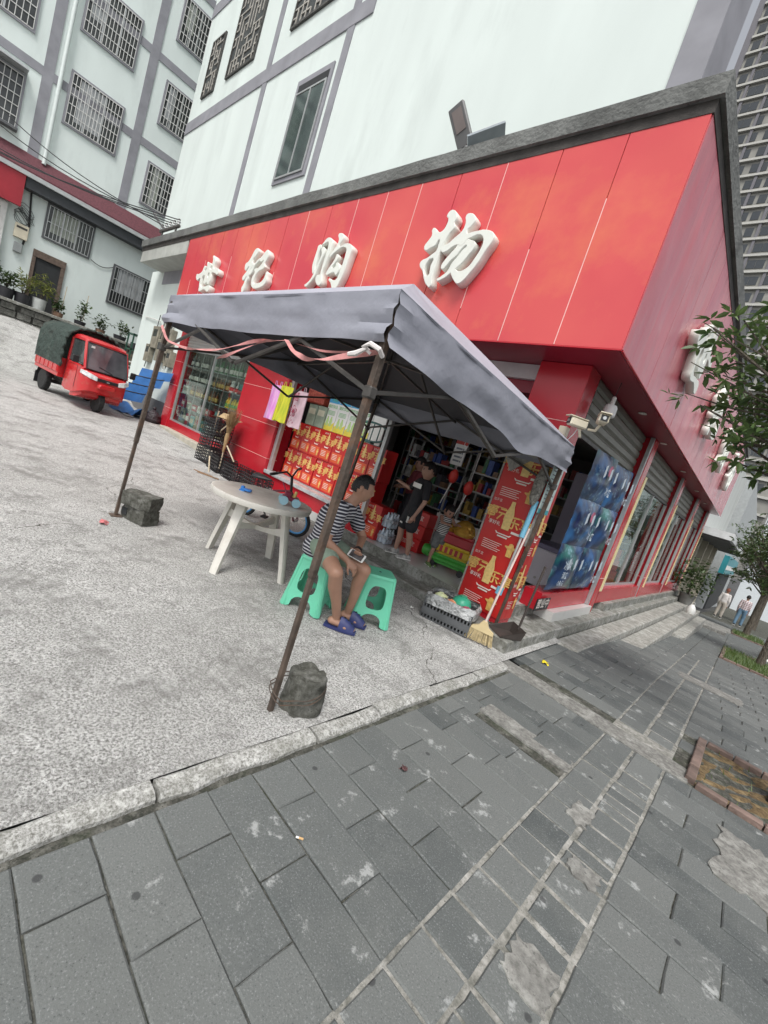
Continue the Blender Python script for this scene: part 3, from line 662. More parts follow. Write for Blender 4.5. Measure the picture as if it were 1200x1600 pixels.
# lattice windows on the upper storey
m_lat = mat('lattice', (.42, .40, .36), .6, .15, 10); m_latb = mat('lattice_back', (.045, .05, .05), .6, .3, 4)
def lattice(x0, x1, z0, z1):
    w_ = obj('lattice_window', MB().box(x0, x1, WY-.02, WY-.002, z0, z1), m_latb, wb)
    mb = MB(); t = .028
    mb.box(x0, x0+.05, WY-.05, WY-.021, z0, z1); mb.box(x1-.05, x1, WY-.05, WY-.021, z0, z1); mb.box(x0+.05, x1-.05, WY-.049, WY-.021, z0, z0+.05); mb.box(x0+.05, x1-.05, WY-.049, WY-.021, z1-.05, z1)
    obj('frame', mb, dark_metal, w_)
    mb = MB(); nxx = max(4, int((x1-x0)/.17)); nzz = int((z1-z0)/.2); rnd_ = random.Random(5)
    for i in range(1, nxx):
        x = x0+(x1-x0)*i/nxx
        for j in range(nzz):
            if rnd_.random() < .75:
                za = z0+(z1-z0)*j/nzz; mb.box(x-t/2, x+t/2, WY-.045, WY-.025, za, za+(z1-z0)/nzz)
    for j in range(1, nzz):
        z = z0+(z1-z0)*j/nzz
        for i in range(nxx):
            if rnd_.random() < .6:
                xa = x0+(x1-x0)*i/nxx; mb.box(xa, xa+(x1-x0)/nxx, WY-.043, WY-.027, z-t/2, z+t/2)
    tag(obj('lattice', mb, m_lat, w_), None, kind='stuff')
zl = 1.5+(10.42-1.5)*k
lattice(-17.25*k+.1, -16.35*k+.1, zl-.05, zl+1.55); lattice(-15.45*k, -13.75*k, zl, zl+2.4); lattice(-11.95*k, -10.0*k, zl, zl+2.4); lattice(-8.0*k, -6.0*k, zl, zl+2.4)
# ================================================================== apartment block at the far left (faces +X)
ap = thing('apartment_block', 'white apartment block with grey bands and barred windows above a maroon eave', 'apartment building', (-21.5, 2, 1.6), world=True)
AX = -21.0
m_apw = stucco('apartment_render', (.70, .77, .745), (.50, .55, .53), .5)
obj('wall', MB().box(AX-8, AX, -14, 9, 1.0, 24), m_apw, ap)
def ab(y0, y1, z0, z1, d=.03, name='grey_band', m=grey_band): return obj(name, MB().box(AX, AX+d, y0, y1, z0, z1), m, ap)
for y in (-4.2, -1.2, 1.72, 4.35): ab(y-.14, y+.14, 7.1, 24, .03)
for z in (9.70, 12.60, 15.5): ab(-14, 9, z-.13, z+.13, .025)
m_bar = mat('white_bars', (.62, .62, .60), .5, .1, 8)
m_inner = mat('window_inner', (.05, .055, .055), .15, .5, 1.2, spec=.6)
m_curt = mat('curtain', (.35, .38, .33), .8, .3, 2, stretch=(1, 8, 1))
m_dframe = mat('dark_window_frame', (.10, .105, .11), .6, .15, 6)
def barred(y0, y1, z0, z1, nb, nh, frame=None, dep=.06, bars=None):
    w_ = obj('window', MB().box(AX+.002, AX+.012, y0, y1, z0, z1), m_inner, ap)
    mb = MB(); t = .07
    mb.box(AX+.003, AX+dep, y0-t, y0, z0-t, z1+t); mb.box(AX+.003, AX+dep, y1, y1+t, z0-t, z1+t); mb.box(AX+.003, AX+dep-.003, y0, y1, z0-t, z0); mb.box(AX+.003, AX+dep-.003, y0, y1, z1, z1+t)
    obj('frame', mb, frame or grey_band, w_)
    mb = MB()
    for i in range(1, 3): 
        y = y0+(y1-y0)*i/3; mb.box(AX+.012, AX+.03, y-.025, y+.025, z0, z1)
    obj('sash', mb, alum, w_)
    cw, co, cz_ = random.uniform(.25, .75), random.uniform(0, .2), random.uniform(.05, .6)
    obj('curtain', MB().grid(lambda u, v: (AX+.0145+.003*math.sin(u*40), y0+.05+(y1-y0)*(co+cw*u), z0+cz_+(z1-z0-cz_-.03)*v), 24, 1), m_curt if random.random() < .6 else mat('curtain_pale', (.42, .44, .45), .8, .2, 3, stretch=(1, 9, 1)), w_)
    mb = MB()
    for i in range(nb+1):
        y = y0+(y1-y0)*i/nb; mb.box(AX+dep+.01, AX+dep+.026, y-.009, y+.009, z0, z1)
    for j in range(nh+1):
        z = z0+(z1-z0)*j/nh; mb.box(AX+dep, AX+dep+.010, y0, y1, z-.012, z+.012)
    obj('grille', mb, bars or m_bar, w_)
for z in (8.68, 11.55, 14.45):
    barred(2.32, 3.78, z+.02, z+1.55, 14, 5); barred(4.93, 5.83, z-.95+.35 if False else z-.92 , z+.48, 8, 5)
    barred(-.9, 1.18, z-1.0, z+.5, 14, 5); barred(-3.8, -2.0, z, z+1.5, 14, 5)
ab(-.95, 1.25, 9.28, 9.34, .45, 'window_hood', alum)
ab(-.95, 1.25, 7.55, 7.62, .30, 'window_ledge', m_dframe)
# maroon tiled eave and soffit over the ground floor
m_eave = mat('maroon_eave', (.115, .035, .045), .8, .25, 20, .2, 60)
ev = obj('eave', MB().prism([(AX, 7.2), (AX+.02, 7.2), (AX+.42, 6.62), (AX+.42, 6.50), (AX, 6.50)], -14, 8.5), m_eave, ap)
obj('eave_gutter', MB().box(AX+.40, AX+.50, -14, 8.5, 6.42, 6.55), mat('gutter', (.42, .44, .44), .5, .1), ap)
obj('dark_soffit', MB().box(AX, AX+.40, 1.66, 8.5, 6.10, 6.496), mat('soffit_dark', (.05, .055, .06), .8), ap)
obj('downpipe', MB().cyl((AX+.12, 2.02, 7.1), (AX+.12, 2.02, 20), .06, n=10), mat('pipe_white', (.66, .72, .7), .5, .05), ap, smooth=True)
barred(2.40, 3.68, 4.98, 6.02, 12, 2, m_dframe, bars=alum); barred(4.6, 5.85, 3.80, 5.12, 12, 3, m_dframe, bars=alum)
dr = obj('door', MB().box(AX+.004, AX+.03, 2.30, 3.02, 1.7, 4.22), dark_void, ap)
mb = MB(); mb.box(AX+.005, AX+.07, 2.2, 2.3, 1.7, 4.22); mb.box(AX+.005, AX+.07, 3.02, 3.14, 1.7, 4.22); mb.box(AX+.005, AX+.08, 2.2, 3.14, 4.22, 4.45); obj('door_frame', mb, mat('old_wood', (.13, .095, .075), .8, .3, 12), dr)
obj('shop_sign_panel', MB().box(AX+.3, AX+.44, -4, 1.0, 5.45, 6.55), mat('dull_red_sign', (.33, .018, .03), .45, .1, 2), ap)
obj('shop_sign_panel', MB().box(AX+.3, AX+.44, 1.006, 1.64, 5.45, 6.55), MATS['dull_red_sign'], ap)
obj('shop_window', MB().box(AX+.004, AX+.1, -4, 1.2, 1.7, 5.4), mat('dusty_window', (.16, .16, .14), .3, .4, 2), ap)
mb = MB(); mb.box(AX+.05, AX+.16, 1.2, 1.36, 1.7, 5.45); mb.box(AX+.05, AX+.15, -4, 1.2, 5.25, 5.44); obj('shop_window_frame', mb, m_bar, ap)
obj('meter_box', MB().box(AX+.002, AX+.16, 1.62, 1.98, 4.55, 5.0), cream, ap, bevel=.01)
obj('meter_box_slots', MB().box(AX+.161, AX+.165, 1.66, 1.94, 4.85, 4.92), dark_metal, ap)
obj('meter', MB().box(AX+.002, AX+.12, 1.68, 1.9, 4.1, 4.4), mat('meter_grey', (.30, .32, .32), .5), ap, bevel=.01)
random.seed(4)
mb = MB()
for i in range(7):
    c = Vector((AX+.06, 1.8+random.uniform(-.08, .12), 5.35+random.uniform(-.2, .15)))
    mb.tube([c+Vector((.02*math.sin(a*.7+i), .17*math.cos(a*.63+i)*(1+.3*random.random()), .20*math.sin(a*.63+i*.6))) for a in range(11)], .008, 5)
mb.tube([(AX+.05, 1.9, 4.4), (AX+.05, 1.98, 5.0), (AX+.05, 1.85, 6.3)], .03, 6)
obj('cable_tangle', mb, black, ap)
for i, (ya, za, yb, zb_) in enumerate(((3.8, 4.95, 4.6, 5.1),)):
    obj('wall_cable', MB().tube([(AX+.04, ya+(yb-ya)*t, za+(zb_-za)*t-.15*math.sin(t*math.pi)) for t in [j/8 for j in range(9)]], .012, 5), black, ap)
# air gap / far backdrop between the two buildings is covered by the white building's end
# ================================================================== retaining wall with plants
m_stone = rough_mat('retaining_stone', (.15, .15, .135), (.25, .25, .23), (.05, .05, .045), 7, bump=1., stain=(.06, .065, .05), stain_amt=.7, stainscale=1.5)
rw = thing('retaining_wall', 'rough dark stone retaining wall behind the red three-wheeler', 'wall', (-19.4, 1, 1.6), world=True)
obj('wall_core', MB().box(-20.9, -19.55, -12, 8.6, .8, 2.36), m_stone, rw)
random.seed(9)
y = -1.0
while y < 6.2:
    for z0 in (1.72, 1.95, 2.16):
        yy = y+random.uniform(-.1, .1); w_ = random.uniform(.36, .5)
        mb = MB().slab(-19.60, -19.47+random.uniform(0, .06), yy, yy+w_-.03, z0, z0+.2, .02); 
        obj('stone', mb, m_stone, rw)
    y += .42
obj('coping', MB().slab(-19.7, -19.38, -12, 8.6, 2.37, 2.46, .02), m_step, rw)
# ================================================================== canopy tent
tent = thing('canopy_tent', 'grey pop-up canopy tent on rusty square poles in front of the shop', 'canopy', (-3, 2.9, .1), world=True)
fab = mat('tent_fabric', (.265, .272, .315), .8, .06, 1.2, .15, 9, dirt_or_sheen=(.21, .215, .24), dscale=1.2, damt=.4)
fab2 = mat('tent_roof_fabric', (.34, .34, .39), .85, .1, 1.6, .15, 9)
rust = mat('rusty_pole', (.075, .055, .042), .65, .4, 9, .2, 40, dirt_or_sheen=(.16, .07, .03), dscale=7, damt=.6)
K = {'FR': Vector((-1.535, 1.405, 2.235)), 'BR': Vector((-1.64, 4.33, 2.15)), 'FL': Vector((-4.44, 1.42, 2.25)), 'BL': Vector((-4.52, 4.33, 2.23))}
peak = Vector((-3.03, 2.9, 3.06))
rng_ = random.Random(2)
def roof_panel(a, b_):
    def f(u, v):
        e = a.lerp(b_, u); p = e.lerp(peak, v)
        sag = -.10*math.sin(math.pi*min(1, v*1.0))*math.sin(math.pi*u)*(1-v)-.02*math.sin(math.pi*u)
        return p+Vector((0, 0, sag+noise.noise(p*2.1)*.012*(1 if 0 < u < 1 else 0)))
    return MB().grid(f, 12, 10)
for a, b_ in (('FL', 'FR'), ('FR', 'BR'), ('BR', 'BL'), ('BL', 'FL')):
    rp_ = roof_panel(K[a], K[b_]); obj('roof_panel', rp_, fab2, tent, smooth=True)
    rl = MB(); rl.add([p-Vector((0, 0, .008)) for p in rp_.v], rp_.f); obj('roof_shade_sheet', rl, mat('painted_roof_shade', (.065, .065, .072), .8, .1, 3), tent, smooth=True)  # added dark sheet that paints the shade beneath the roof
def valance(a, b_, hgt, seed, mid=0.):
    d = (b_-a).normalized(); nrm = Vector((d.y, -d.x, 0))
    def f(u, v):
        p = a.lerp(b_, u); s = math.sin(math.pi*u)
        wr = noise.noise(Vector((u*14+seed, v*1.5, seed)))*.016+noise.noise(Vector((u*5+seed, v*3, seed*3)))*.02
        corner = max(0, 1-min(u, 1-u)*7)
        wr += corner*.012*math.sin(v*16+seed)
        q = p+Vector((0, 0, -hgt*v-.010*s-mid*math.exp(-((u-.62)/.09)**2)*v+noise.noise(Vector((u*6, seed, 0)))*.008*v))
        return q+nrm*(wr*min(1, v*2.5+.15)+.012*v-.03*s*v)
    mb = MB().grid(f, 70, 8)
    return obj('valance', mb, fab, tent, smooth=True)
valance(K['FL'], K['FR'], .245, 1.0); valance(K['FR'], K['BR'], .265, 4.2, .06); valance(K['BR'], K['BL'], .25, 8.1); valance(K['BL'], K['FL'], .25, 12.7)
def sq(a, b_, t, name='pole', m=rust):
    a = Vector(a); b_ = Vector(b_); d = (b_-a).normalized(); u = Vector((1, 0, 0)); u = (u-d*u.dot(d)).normalized(); w_ = d.cross(u); h = t/2
    mb = MB().loft([[p+u*sx*h+w_*sy*h for sx, sy in ((-1, -1), (1, -1), (1, 1), (-1, 1))] for p in (a, b_)])
    return obj(name, mb, m, tent, bevel=.003)
BASE = {'FR': Vector((-1.572, 1.439, .005)), 'FL': Vector((-4.53, 1.435, .115)), 'BR': Vector((-1.77, 4.36, .146)), 'BL': Vector((-4.55, 4.25, .13))}
TOP = {}
for k_ in K:
    c = Vector((-3.03, 2.88, 0)); t = K[k_].copy(); t.z -= .04; t += (Vector((c.x, c.y, t.z))-t).normalized()*.05; TOP[k_] = t
    b0 = BASE[k_]; mid = b0.lerp(t, .36)
    sq(b0, b0.lerp(t, .40), .029, 'inner_pole'); sq(mid, t, .037, 'pole')
    obj('foot_plate', MB().cbox(b0+Vector((0, 0, .004)), (.10, .10, .008)), rust, tent)
    obj('corner_bracket', MB().cbox(t+Vector((0, 0, -.02)), (.06, .06, .08)), dark_metal, tent, bevel=.008)
    sq(t, peak+Vector((0, 0, -.10)), .024, 'hip_rib', dark_metal)
    obj('slider_bracket', MB().cbox(b0.lerp(t, .80), (.055, .055, .06)), dark_metal, tent, bevel=.008)
sq(peak+Vector((0, 0, -.75)), peak+Vector((0, 0, -.06)), .03, 'centre_post', dark_metal)
def scissor(a, b_):
    A, B = TOP[a], TOP[b_]; A2, B2 = BASE[a].lerp(A, .80), BASE[b_].lerp(B, .80); m1, m2 = A.lerp(B, .5), A2.lerp(B2, .5)
    o_ = Vector((B-A).normalized().cross(Vector((0, 0, 1))))*.012
    sq(A+o_, m2+o_, .022, 'scissor_bar', dark_metal); sq(A2-o_, m1-o_, .022, 'scissor_bar', dark_metal)
    sq(B+o_, m2-o_*.5, .022, 'scissor_bar', dark_metal); sq(B2-o_, m1+o_*.5, .022, 'scissor_bar', dark_metal)
for a, b_ in (('FL', 'FR'), ('FR', 'BR'), ('BR', 'BL'), ('BL', 'FL')): scissor(a, b_)
for a, b_ in (('FL', 'FR'), ('FR', 'BR'), ('BR', 'BL'), ('BL', 'FL')):
    m2 = TOP[a].lerp(TOP[b_], .5); c1 = peak+Vector((0, 0, -.72)); c2 = peak+Vector((0, 0, -.30))
    sq(m2+Vector((0, 0, -.42)), c2, .022, 'truss_bar', dark_metal); sq(m2+Vector((0, 0, -.03)), c1, .022, 'truss_bar', dark_metal)
# white tie at the front corner, pink ribbons strung under the front edge
tie = obj('white_tie', MB().tube([(-1.60, 1.40, 1.93), (-1.63, 1.37, 1.95), (-1.585, 1.365, 1.965), (-1.54, 1.39, 1.95), (-1.55, 1.43, 1.93)], .012, 6).tube([(-1.61, 1.375, 1.945), (-1.66, 1.36, 1.91), (-1.70, 1.35, 1.90)], [.008, .014, .010], 6), mat('white_rag', (.72, .68, .66), .9, .1, 9), tent, smooth=True)
pink = mat('pink_ribbon', (.55, .24, .23), .6, .25, 12)
def ribbon(pts, w_=.022):
    mb = MB(); vs = []; n = len(pts)
    P = []
    for i in range(n-1):
        for j in range(6): P.append(Vector(pts[i]).lerp(Vector(pts[i+1]), j/6))
    P.append(Vector(pts[-1]))
    for q in range(2): P = [P[0]]+[(P[i-1]+P[i]*2+P[i+1])/4 for i in range(1, len(P)-1)]+[P[-1]]
    for i, p in enumerate(P):
        a = i*.22+noise.noise(p*3)*2
        o_ = Vector((0, math.cos(a), math.sin(a)))*w_/2; t = Vector((0, .001, 0)); vs.append([p-o_+t, p+o_+t, p+o_-t, p-o_-t])
    mb.loft(vs); return obj('ribbon', mb, pink, tent, smooth=True)
ribbon([(-4.42, 1.40, 1.97), (-4.15, 1.38, 1.84), (-3.7, 1.38, 1.80), (-3.2, 1.40, 1.83), (-2.7, 1.40, 1.93), (-2.35, 1.40, 1.95)])
ribbon([(-2.55, 1.40, 1.94), (-2.8, 1.38, 1.86), (-3.0, 1.38, 1.80), (-3.12, 1.38, 1.77)])
ribbon([(-2.35, 1.40, 1.955), (-2.22, 1.38, 1.89), (-2.08, 1.38, 1.855), (-1.9, 1.38, 1.87), (-1.72, 1.39, 1.91), (-1.56, 1.40, 1.94)], .03)
ribbon([(-2.3, 1.44, 1.95), (-2.0, 1.43, 1.92), (-1.6, 1.44, 1.95)], .012)
# ------------------------------------------------------------------ weights at the poles
m_blk = rough_mat('concrete_block', (.13, .13, .115), (.24, .24, .22), (.05, .05, .04), 26, bump=1., stain=(.06, .06, .05), stain_amt=.6, stainscale=4)
def rough_block(name, w_, d_, h_, seed, label, cat, loc, rz, hole=False):
    t = thing(name, label, cat, loc, rz, None)
    bm = bmesh.new(); bmesh.ops.create_cube(bm, size=1); bmesh.ops.subdivide_edges(bm, edges=bm.edges, cuts=5, use_grid_fill=True)
    for v in bm.verts:
        v.co = Vector((v.co.x*w_, v.co.y*d_, (v.co.z+.5)*h_)); n_ = noise.noise(v.co*11+Vector((seed, 0, 0)))*.009+noise.noise(v.co*30+Vector((seed, 4, 0)))*.004
        v.co += Vector((v.co.x/w_, v.co.y/d_, v.co.z/h_-.5))*n_*2
        cx_ = abs(v.co.x)/(w_/2)+abs(v.co.y)/(d_/2)+abs(v.co.z-h_/2)/(h_/2)
        if cx_ > 2.5: v.co = v.co.lerp(Vector((0, 0, h_/2)), .05)
    me = bpy.data.meshes.new('block'); bm.to_mesh(me); bm.free(); put('block', me, m_blk, t, smooth=True)
    return t
g0 = gz(-4.5)
lowb = rough_block('concrete_block', .30, .19, .15, 1, 'grey concrete block lying on the ground under another block by the left pole', 'block', (-4.43, 1.62, g0-.004), R(22))
obj('cavity', MB().slab(-.135, -.075, -.100, -.09, .04, .11, .003), dark_void, lowb)
rough_block('concrete_block', .31, .20, .135, 5, 'concrete block stacked on top of another at the left canopy pole', 'block', (-4.42, 1.60, g0+.146), R(38))
lt = thing('concrete_cylinder', 'broken mossy concrete cylinder tied to the nearest canopy pole', 'concrete weight', (-1.545, 1.62, 0))
bm = bmesh.new(); rings = 12; nn = 28; vsr = []
for i in range(rings+1):
    z = .225*i/rings; r = .118*(1-.10*(i/rings))*(1 if i < rings else .93)
    row = []
    for j in range(nn):
        a = 2*math.pi*j/nn; rr = r*(1+noise.noise(Vector((math.cos(a)*2, math.sin(a)*2, z*9)))*.16+noise.noise(Vector((math.cos(a)*9, math.sin(a)*9, z*40)))*.05)
        row.append(bm.verts.new((rr*math.cos(a), rr*math.sin(a), z+(noise.noise(Vector((math.cos(a)*2, math.sin(a)*2, 7)))*.03 if i > rings-3 else 0))))
    vsr.append(row)
for i in range(rings):
    for j in range(nn): bm.faces.new((vsr[i][j], vsr[i][(j+1)%nn], vsr[i+1][(j+1)%nn], vsr[i+1][j]))
tc_ = []
prev = vsr[-1]
for q in (.75, .5, .25):
    row = [bm.verts.new((v.co.x*q/ (1 if q == .75 else 1), v.co.y*q, .222+noise.noise(Vector((v.co.x*30*q, v.co.y*30*q, 2)))*.016)) for v in vsr[-1]]
    for j in range(nn): bm.faces.new((prev[j], prev[(j+1)%nn], row[(j+1)%nn], row[j]))
    prev = row
bm.faces.new(prev)
me = bpy.data.meshes.new('cylinder_body'); bm.to_mesh(me); bm.free(); put('cylinder_body', me, m_blk, lt, smooth=True)
def wire_loop(zc, n=24): return [(.128*math.cos(2*math.pi*i/n)-.005, .128*math.sin(2*math.pi*i/n)-.02+(-.07 if math.sin(2*math.pi*i/n) < -.75 else 0), zc+.02*math.sin(2*math.pi*i/n*2)) for i in range(n)]
obj('tie_wire', MB().tube(wire_loop(.13), .003, 5, True), rust, lt)
obj('tie_wire', MB().tube(wire_loop(.155), .003, 5, True), rust, lt)
# ------------------------------------------------------------------ round table
m_tab = mat('table_plastic', (.62, .60, .545), .5, .1, 4, .04, 30, dirt_or_sheen=(.30, .25, .20), dscale=5, damt=.5)
tb = thing('garden_table', 'dirty white round plastic garden table beneath the canopy', 'table', (-3.45, 2.27, gz(-3.45)), R(25))
TZ = .70
obj('tabletop', MB().lathe([(.0, TZ-.012), (.425, TZ-.012), (.45, TZ-.05), (.463, TZ-.052), (.472, TZ-.02), (.468, TZ-.004), (.455, TZ), (.44, TZ-.004), (.0, TZ-.004)], 56), m_tab, tb, smooth=True)
for i in range(4):
    a = math.pi/2*i
    rings = []
    for t in range(7):
        s = t/6; r = .27+.165*s; z = (TZ-.02)*(1-s)-(.022 if t == 6 else .0); w_ = .048-.014*s; d_ = .030-.008*s
        ca, sa = math.cos(a), math.sin(a)
        rings.append([(ca*(r+dx)-sa*dy, sa*(r+dx)+ca*dy, z) for dx, dy in ((-d_, -w_), (d_*.6, -w_), (d_, -w_*.5), (d_, w_*.5), (d_*.6, w_), (-d_, w_))])
    obj('leg', MB().loft(rings), m_tab, tb, smooth=True)
for k_ in range(2):
    a = math.pi/2*k_+0
    pts = []
    mb = MB()
    rings = []
    for t in range(-8, 9):
        s = t/8; z = .40-.10*abs(s)**1.8*0+.06*(abs(s)**2); hh = .028+.035*abs(s)**3
        ca, sa = math.cos(a), math.sin(a); x = s*.325
        rings.append([(ca*x-sa*dy, sa*x+ca*dy, z+dz+k_*.004) for dy, dz in ((-.016, -hh), (.016, -hh), (.016, hh*.5), (-.016, hh*.5))])
    obj('cross_brace', MB().loft(rings), m_tab, tb, smooth=True)
# toys on the table
tz = gz(-3.45)+TZ+.001
bl = mat('toy_blue', (.04, .22, .62), .35, .1, 6)
t = thing('toy_block', 'small bright blue plastic toy on the round table', 'toy', (-3.52, 2.12, tz-.004), R(40))
obj('toy_body', MB().cbox((0, 0, .018), (.10, .045, .022)).cbox((-.035, 0, .035), (.03, .035, .02)), bl, t, bevel=.005)
obj('toy_arm', MB().cyl((.02, -.035, .02), (.02, .035, .02), .012, n=8), bl, t); obj('toy_foot', MB().cbox((-.03, 0, .004), (.05, .06, .012)), bl, t, bevel=.003)
t = thing('toy_truck', 'maroon toy truck with pale blue wheels on the round table', 'toy', (-3.22, 2.40, tz-.003), R(60))
mm_ = mat('toy_maroon', (.20, .02, .05), .35, .2, 8); lb = mat('toy_lightblue', (.33, .55, .64), .4, .1, 8)
obj('toy_body', MB().cbox((0, 0, .065), (.15, .07, .04)).cbox((-.03, 0, .10), (.06, .06, .05)), mm_, t, bevel=.008)
obj('toy_figure', MB().cyl((.03, 0, .08), (.04, 0, .14), .02, .012, 8), mat('toy_yellow', (.6, .45, .15), .5), t); obj('toy_antenna', MB().cyl((-.05, .02, .11), (-.10, .05, .19), .005, n=6), mm_, t)
for sx in (-1, 1):
    for sy in (-1, 1): obj('toy_wheel', MB().lathe([(.02, -.018), (.04, -.018), (.043, 0), (.04, .018), (.02, .018)], 16, M=eul(R(90), 0, 0, (sx*.058, sy*.058, .043))), lb, t, smooth=True)
# ------------------------------------------------------------------ green stools
m_grn = mat('green_plastic', (.16, .60, .40), .35, .05, 3, spec=.5)
m_grn.node_tree.nodes['Principled BSDF'].inputs['Subsurface Weight'].default_value = .15
m_grn.node_tree.nodes['Principled BSDF'].inputs['Subsurface Radius'].default_value = (.01, .03, .02)
def stool_mesh():
    H = .455; parts = {}
    half = lambda z: .135+(.185-.135)*(1-z/H)
    # one side wall: outline with arch and oval opening, built as strip pairs
    def side(rot):
        mb = MB(); 
        W = 15; Hn = 18
        inside = lambda s, z: (((abs(s)/.55)**3+((z-.215)/.125)**2) < 1 and True) or (z < .075 and abs(s) < .66 and (z/.075)**2+(abs(s)/.66)**4 < 1)
        us = [-1+2*i/24 for i in range(25)]; zs = [H*j/26 for j in range(27)]
        idx = {}; vs = []
        def P(s, z, o_):
            h_ = half(z)-o_; r = .88; x = s*h_; return Vector((x, -(half(z)-o_), z))
        faces = []
        def vid(i, j, o_):
            k_ = (i, j, o_)
            if k_ not in idx:
                idx[k_] = len(vs); vs.append(P(us[i], zs[j], o_))
            return idx[k_]
        cell = [[not inside((us[i]+us[i+1])/2, (zs[j]+zs[j+1])/2) for j in range(26)] for i in range(24)]
        for i in range(24):
            for j in range(26):
                if not cell[i][j]: continue
                faces.append((vid(i, j, 0), vid(i+1, j, 0), vid(i+1, j+1, 0), vid(i, j+1, 0)))
        me = MB(); me.add([rot @ v for v in vs], faces)
        return me
    return side, half, H
def make_stool(label, loc, rz):
    st = thing('stool', label, 'stool', loc, rz, 'green plastic stools')
    H = .455; hb, ht = .178, .128
    half = lambda z: ht+(hb-ht)*(1-z/H)
    # seat: rounded square, dished rim
    def rsq(h, r, z, n=5):
        out = []
        for cx, cy, a0 in ((1, 1, 0), (-1, 1, 90), (-1, -1, 180), (1, -1, 270)):
            for i in range(n+1):
                a = R(a0+90*i/n); out.append((cx*(h-r)+r*math.cos(a), cy*(h-r)+r*math.sin(a), z))
        return out
    obj('seat', MB().loft([rsq(.10, .03, H-.004), rsq(.118, .035, H), rsq(.132, .04, H-.004), rsq(.139, .042, H-.016), rsq(.139, .042, H-.028), rsq(.13, .04, H-.030)]), m_grn, st, smooth=True)
    obj('seat_hole', MB().lathe([(.012, 0), (.012, .002)], 12, o=(0, 0, H-.0035)), dark_void, st)
    # sides with arched feet and rounded openings: explicit outline rings triangulated by bmesh
    for q in range(4):
        Mr = Matrix.Rotation(math.pi/2*q, 4, 'Z')
        bm = bmesh.new()
        outer = []
        h0 = half(0); h1 = half(H-.02)
        # feet outline in (s,z): s is absolute x
        outer += [(-h0*.99, 0), (-h0*.70, 0)]
        for i in range(0, 9):
            a = math.pi*(1-i/8); outer.append((h0*.55*math.cos(a)*(1.0), .015+.095*math.sin(a)**.7))
        outer += [(h0*.70, 0), (h0*.99, 0)]
        for z in (.1, .2, .3, H-.02): outer.append((half(z)*.985, z))
        for z in (H-.02, .3, .2, .1): outer.append((-half(z)*.985, z))
        hole = []
        for i in range(20):
            a = 2*math.pi*i/20; ca, sa = math.cos(a), math.sin(a)
            hole.append((.082*math.copysign(abs(ca)**.6, ca)*(1-.14*sa), .255+.105*math.copysign(abs(sa)**.6, sa)))
        es = []
        for ring in (outer, hole):
            vs_ = [bm.verts.new((x, -half(z), z)) for x, z in ring]
            es += [bm.edges.new((vs_[i], vs_[(i+1)%len(vs_)])) for i in range(len(vs_))]
        bmesh.ops.triangle_fill(bm, use_beauty=True, use_dissolve=False, edges=es)
        bmesh.ops.recalc_face_normals(bm, faces=bm.faces)
        r_ = bmesh.ops.extrude_face_region(bm, geom=list(bm.faces))
        for v in [g for g in r_['geom'] if isinstance(g, bmesh.types.BMVert)]: v.co.y += .012
        bmesh.ops.recalc_face_normals(bm, faces=bm.faces)
        bm.transform(Mr)
        me = bpy.data.meshes.new('side_panel'); bm.to_mesh(me); bm.free(); put('side_panel', me, m_grn, st)
    for q in range(4):   # corner ribs = legs
        a = math.pi/4+math.pi/2*q
        rings = []
        for z in (0, .02, .15, .3, H-.02):
            r_ = half(z)*1.405-.012; w_ = .020+(.012 if z < .03 else 0)
            rings.append([(math.cos(a)*(r_+dx)-math.sin(a)*dy, math.sin(a)*(r_+dx)+math.cos(a)*dy, z) for dx, dy in ((-.008, -w_), (.006, -w_*.8), (.012, 0), (.006, w_*.8), (-.008, w_))])
        obj('leg', MB().loft(rings), m_grn, st, smooth=True)
    return st
make_stool('mint green plastic stool the seated man is sitting on', (-2.635, 2.46, gz(-2.63)+.001), R(28))
make_stool('empty mint green plastic stool to the right of the seated man', (-2.35, 2.93, gz(-2.35)+.001), R(54))
# ================================================================== print helper
TXT = {}
def text_mb(body, size=1., bold=.0, width=None):
    k_ = (body, bold)
    if k_ not in TXT:
        cu = bpy.data.curves.new('t', 'FONT'); cu.body = body; cu.align_x = 'CENTER'; cu.align_y = 'CENTER'; cu.resolution_u = 1; cu.offset = bold; cu.fill_mode = 'FRONT'
        o = bpy.data.objects.new('t', cu); C.objects.link(o); dg = bpy.context.evaluated_depsgraph_get(); me = bpy.data.meshes.new_from_object(o.evaluated_get(dg))
        TXT[k_] = ([v.co.copy() for v in me.vertices], [tuple(p.vertices) for p in me.polygons])
        bpy.data.objects.remove(o); bpy.data.meshes.remove(me); bpy.data.curves.remove(cu)
    vs, fs = TXT[k_]
    xs = [v.x for v in vs]; w0 = max(xs)-min(xs); s = size if width is None else width/w0
    mb = MB(); mb.add([(v.x*s, 0, v.y*s if width is None else v.y*size) for v in vs], fs); return mb
def place(dst, src, x, z, y=0.): dst.add([p+Vector((x, y, z)) for p in src.v], src.f)
gold = mat('gold_print', (.72, .45, .13), .45, .2, 25)
gold2 = mat('gold_print_pale', (.74, .53, .2), .45, .15, 30)
wprint = mat('white_print', (.78, .72, .66), .6, .1, 20)
redp = mat('red_paper', (.45, .012, .014), .32, .2, 3, .05, 8, rnd=.08, col2=(.55, .022, .018))
orangep = mat('orange_print', (.68, .10, .03), .4, .15, 6)
def quad(mb, x0, x1, z0, z1, y=0.): mb.add([(x0, y, z0), (x1, y, z0), (x1, y, z1), (x0, y, z1)], [(0, 1, 2, 3)])
def poly(mb, pts, y=0.): mb.add([(a, y, b_) for a, b_ in pts], [tuple(range(len(pts)))])
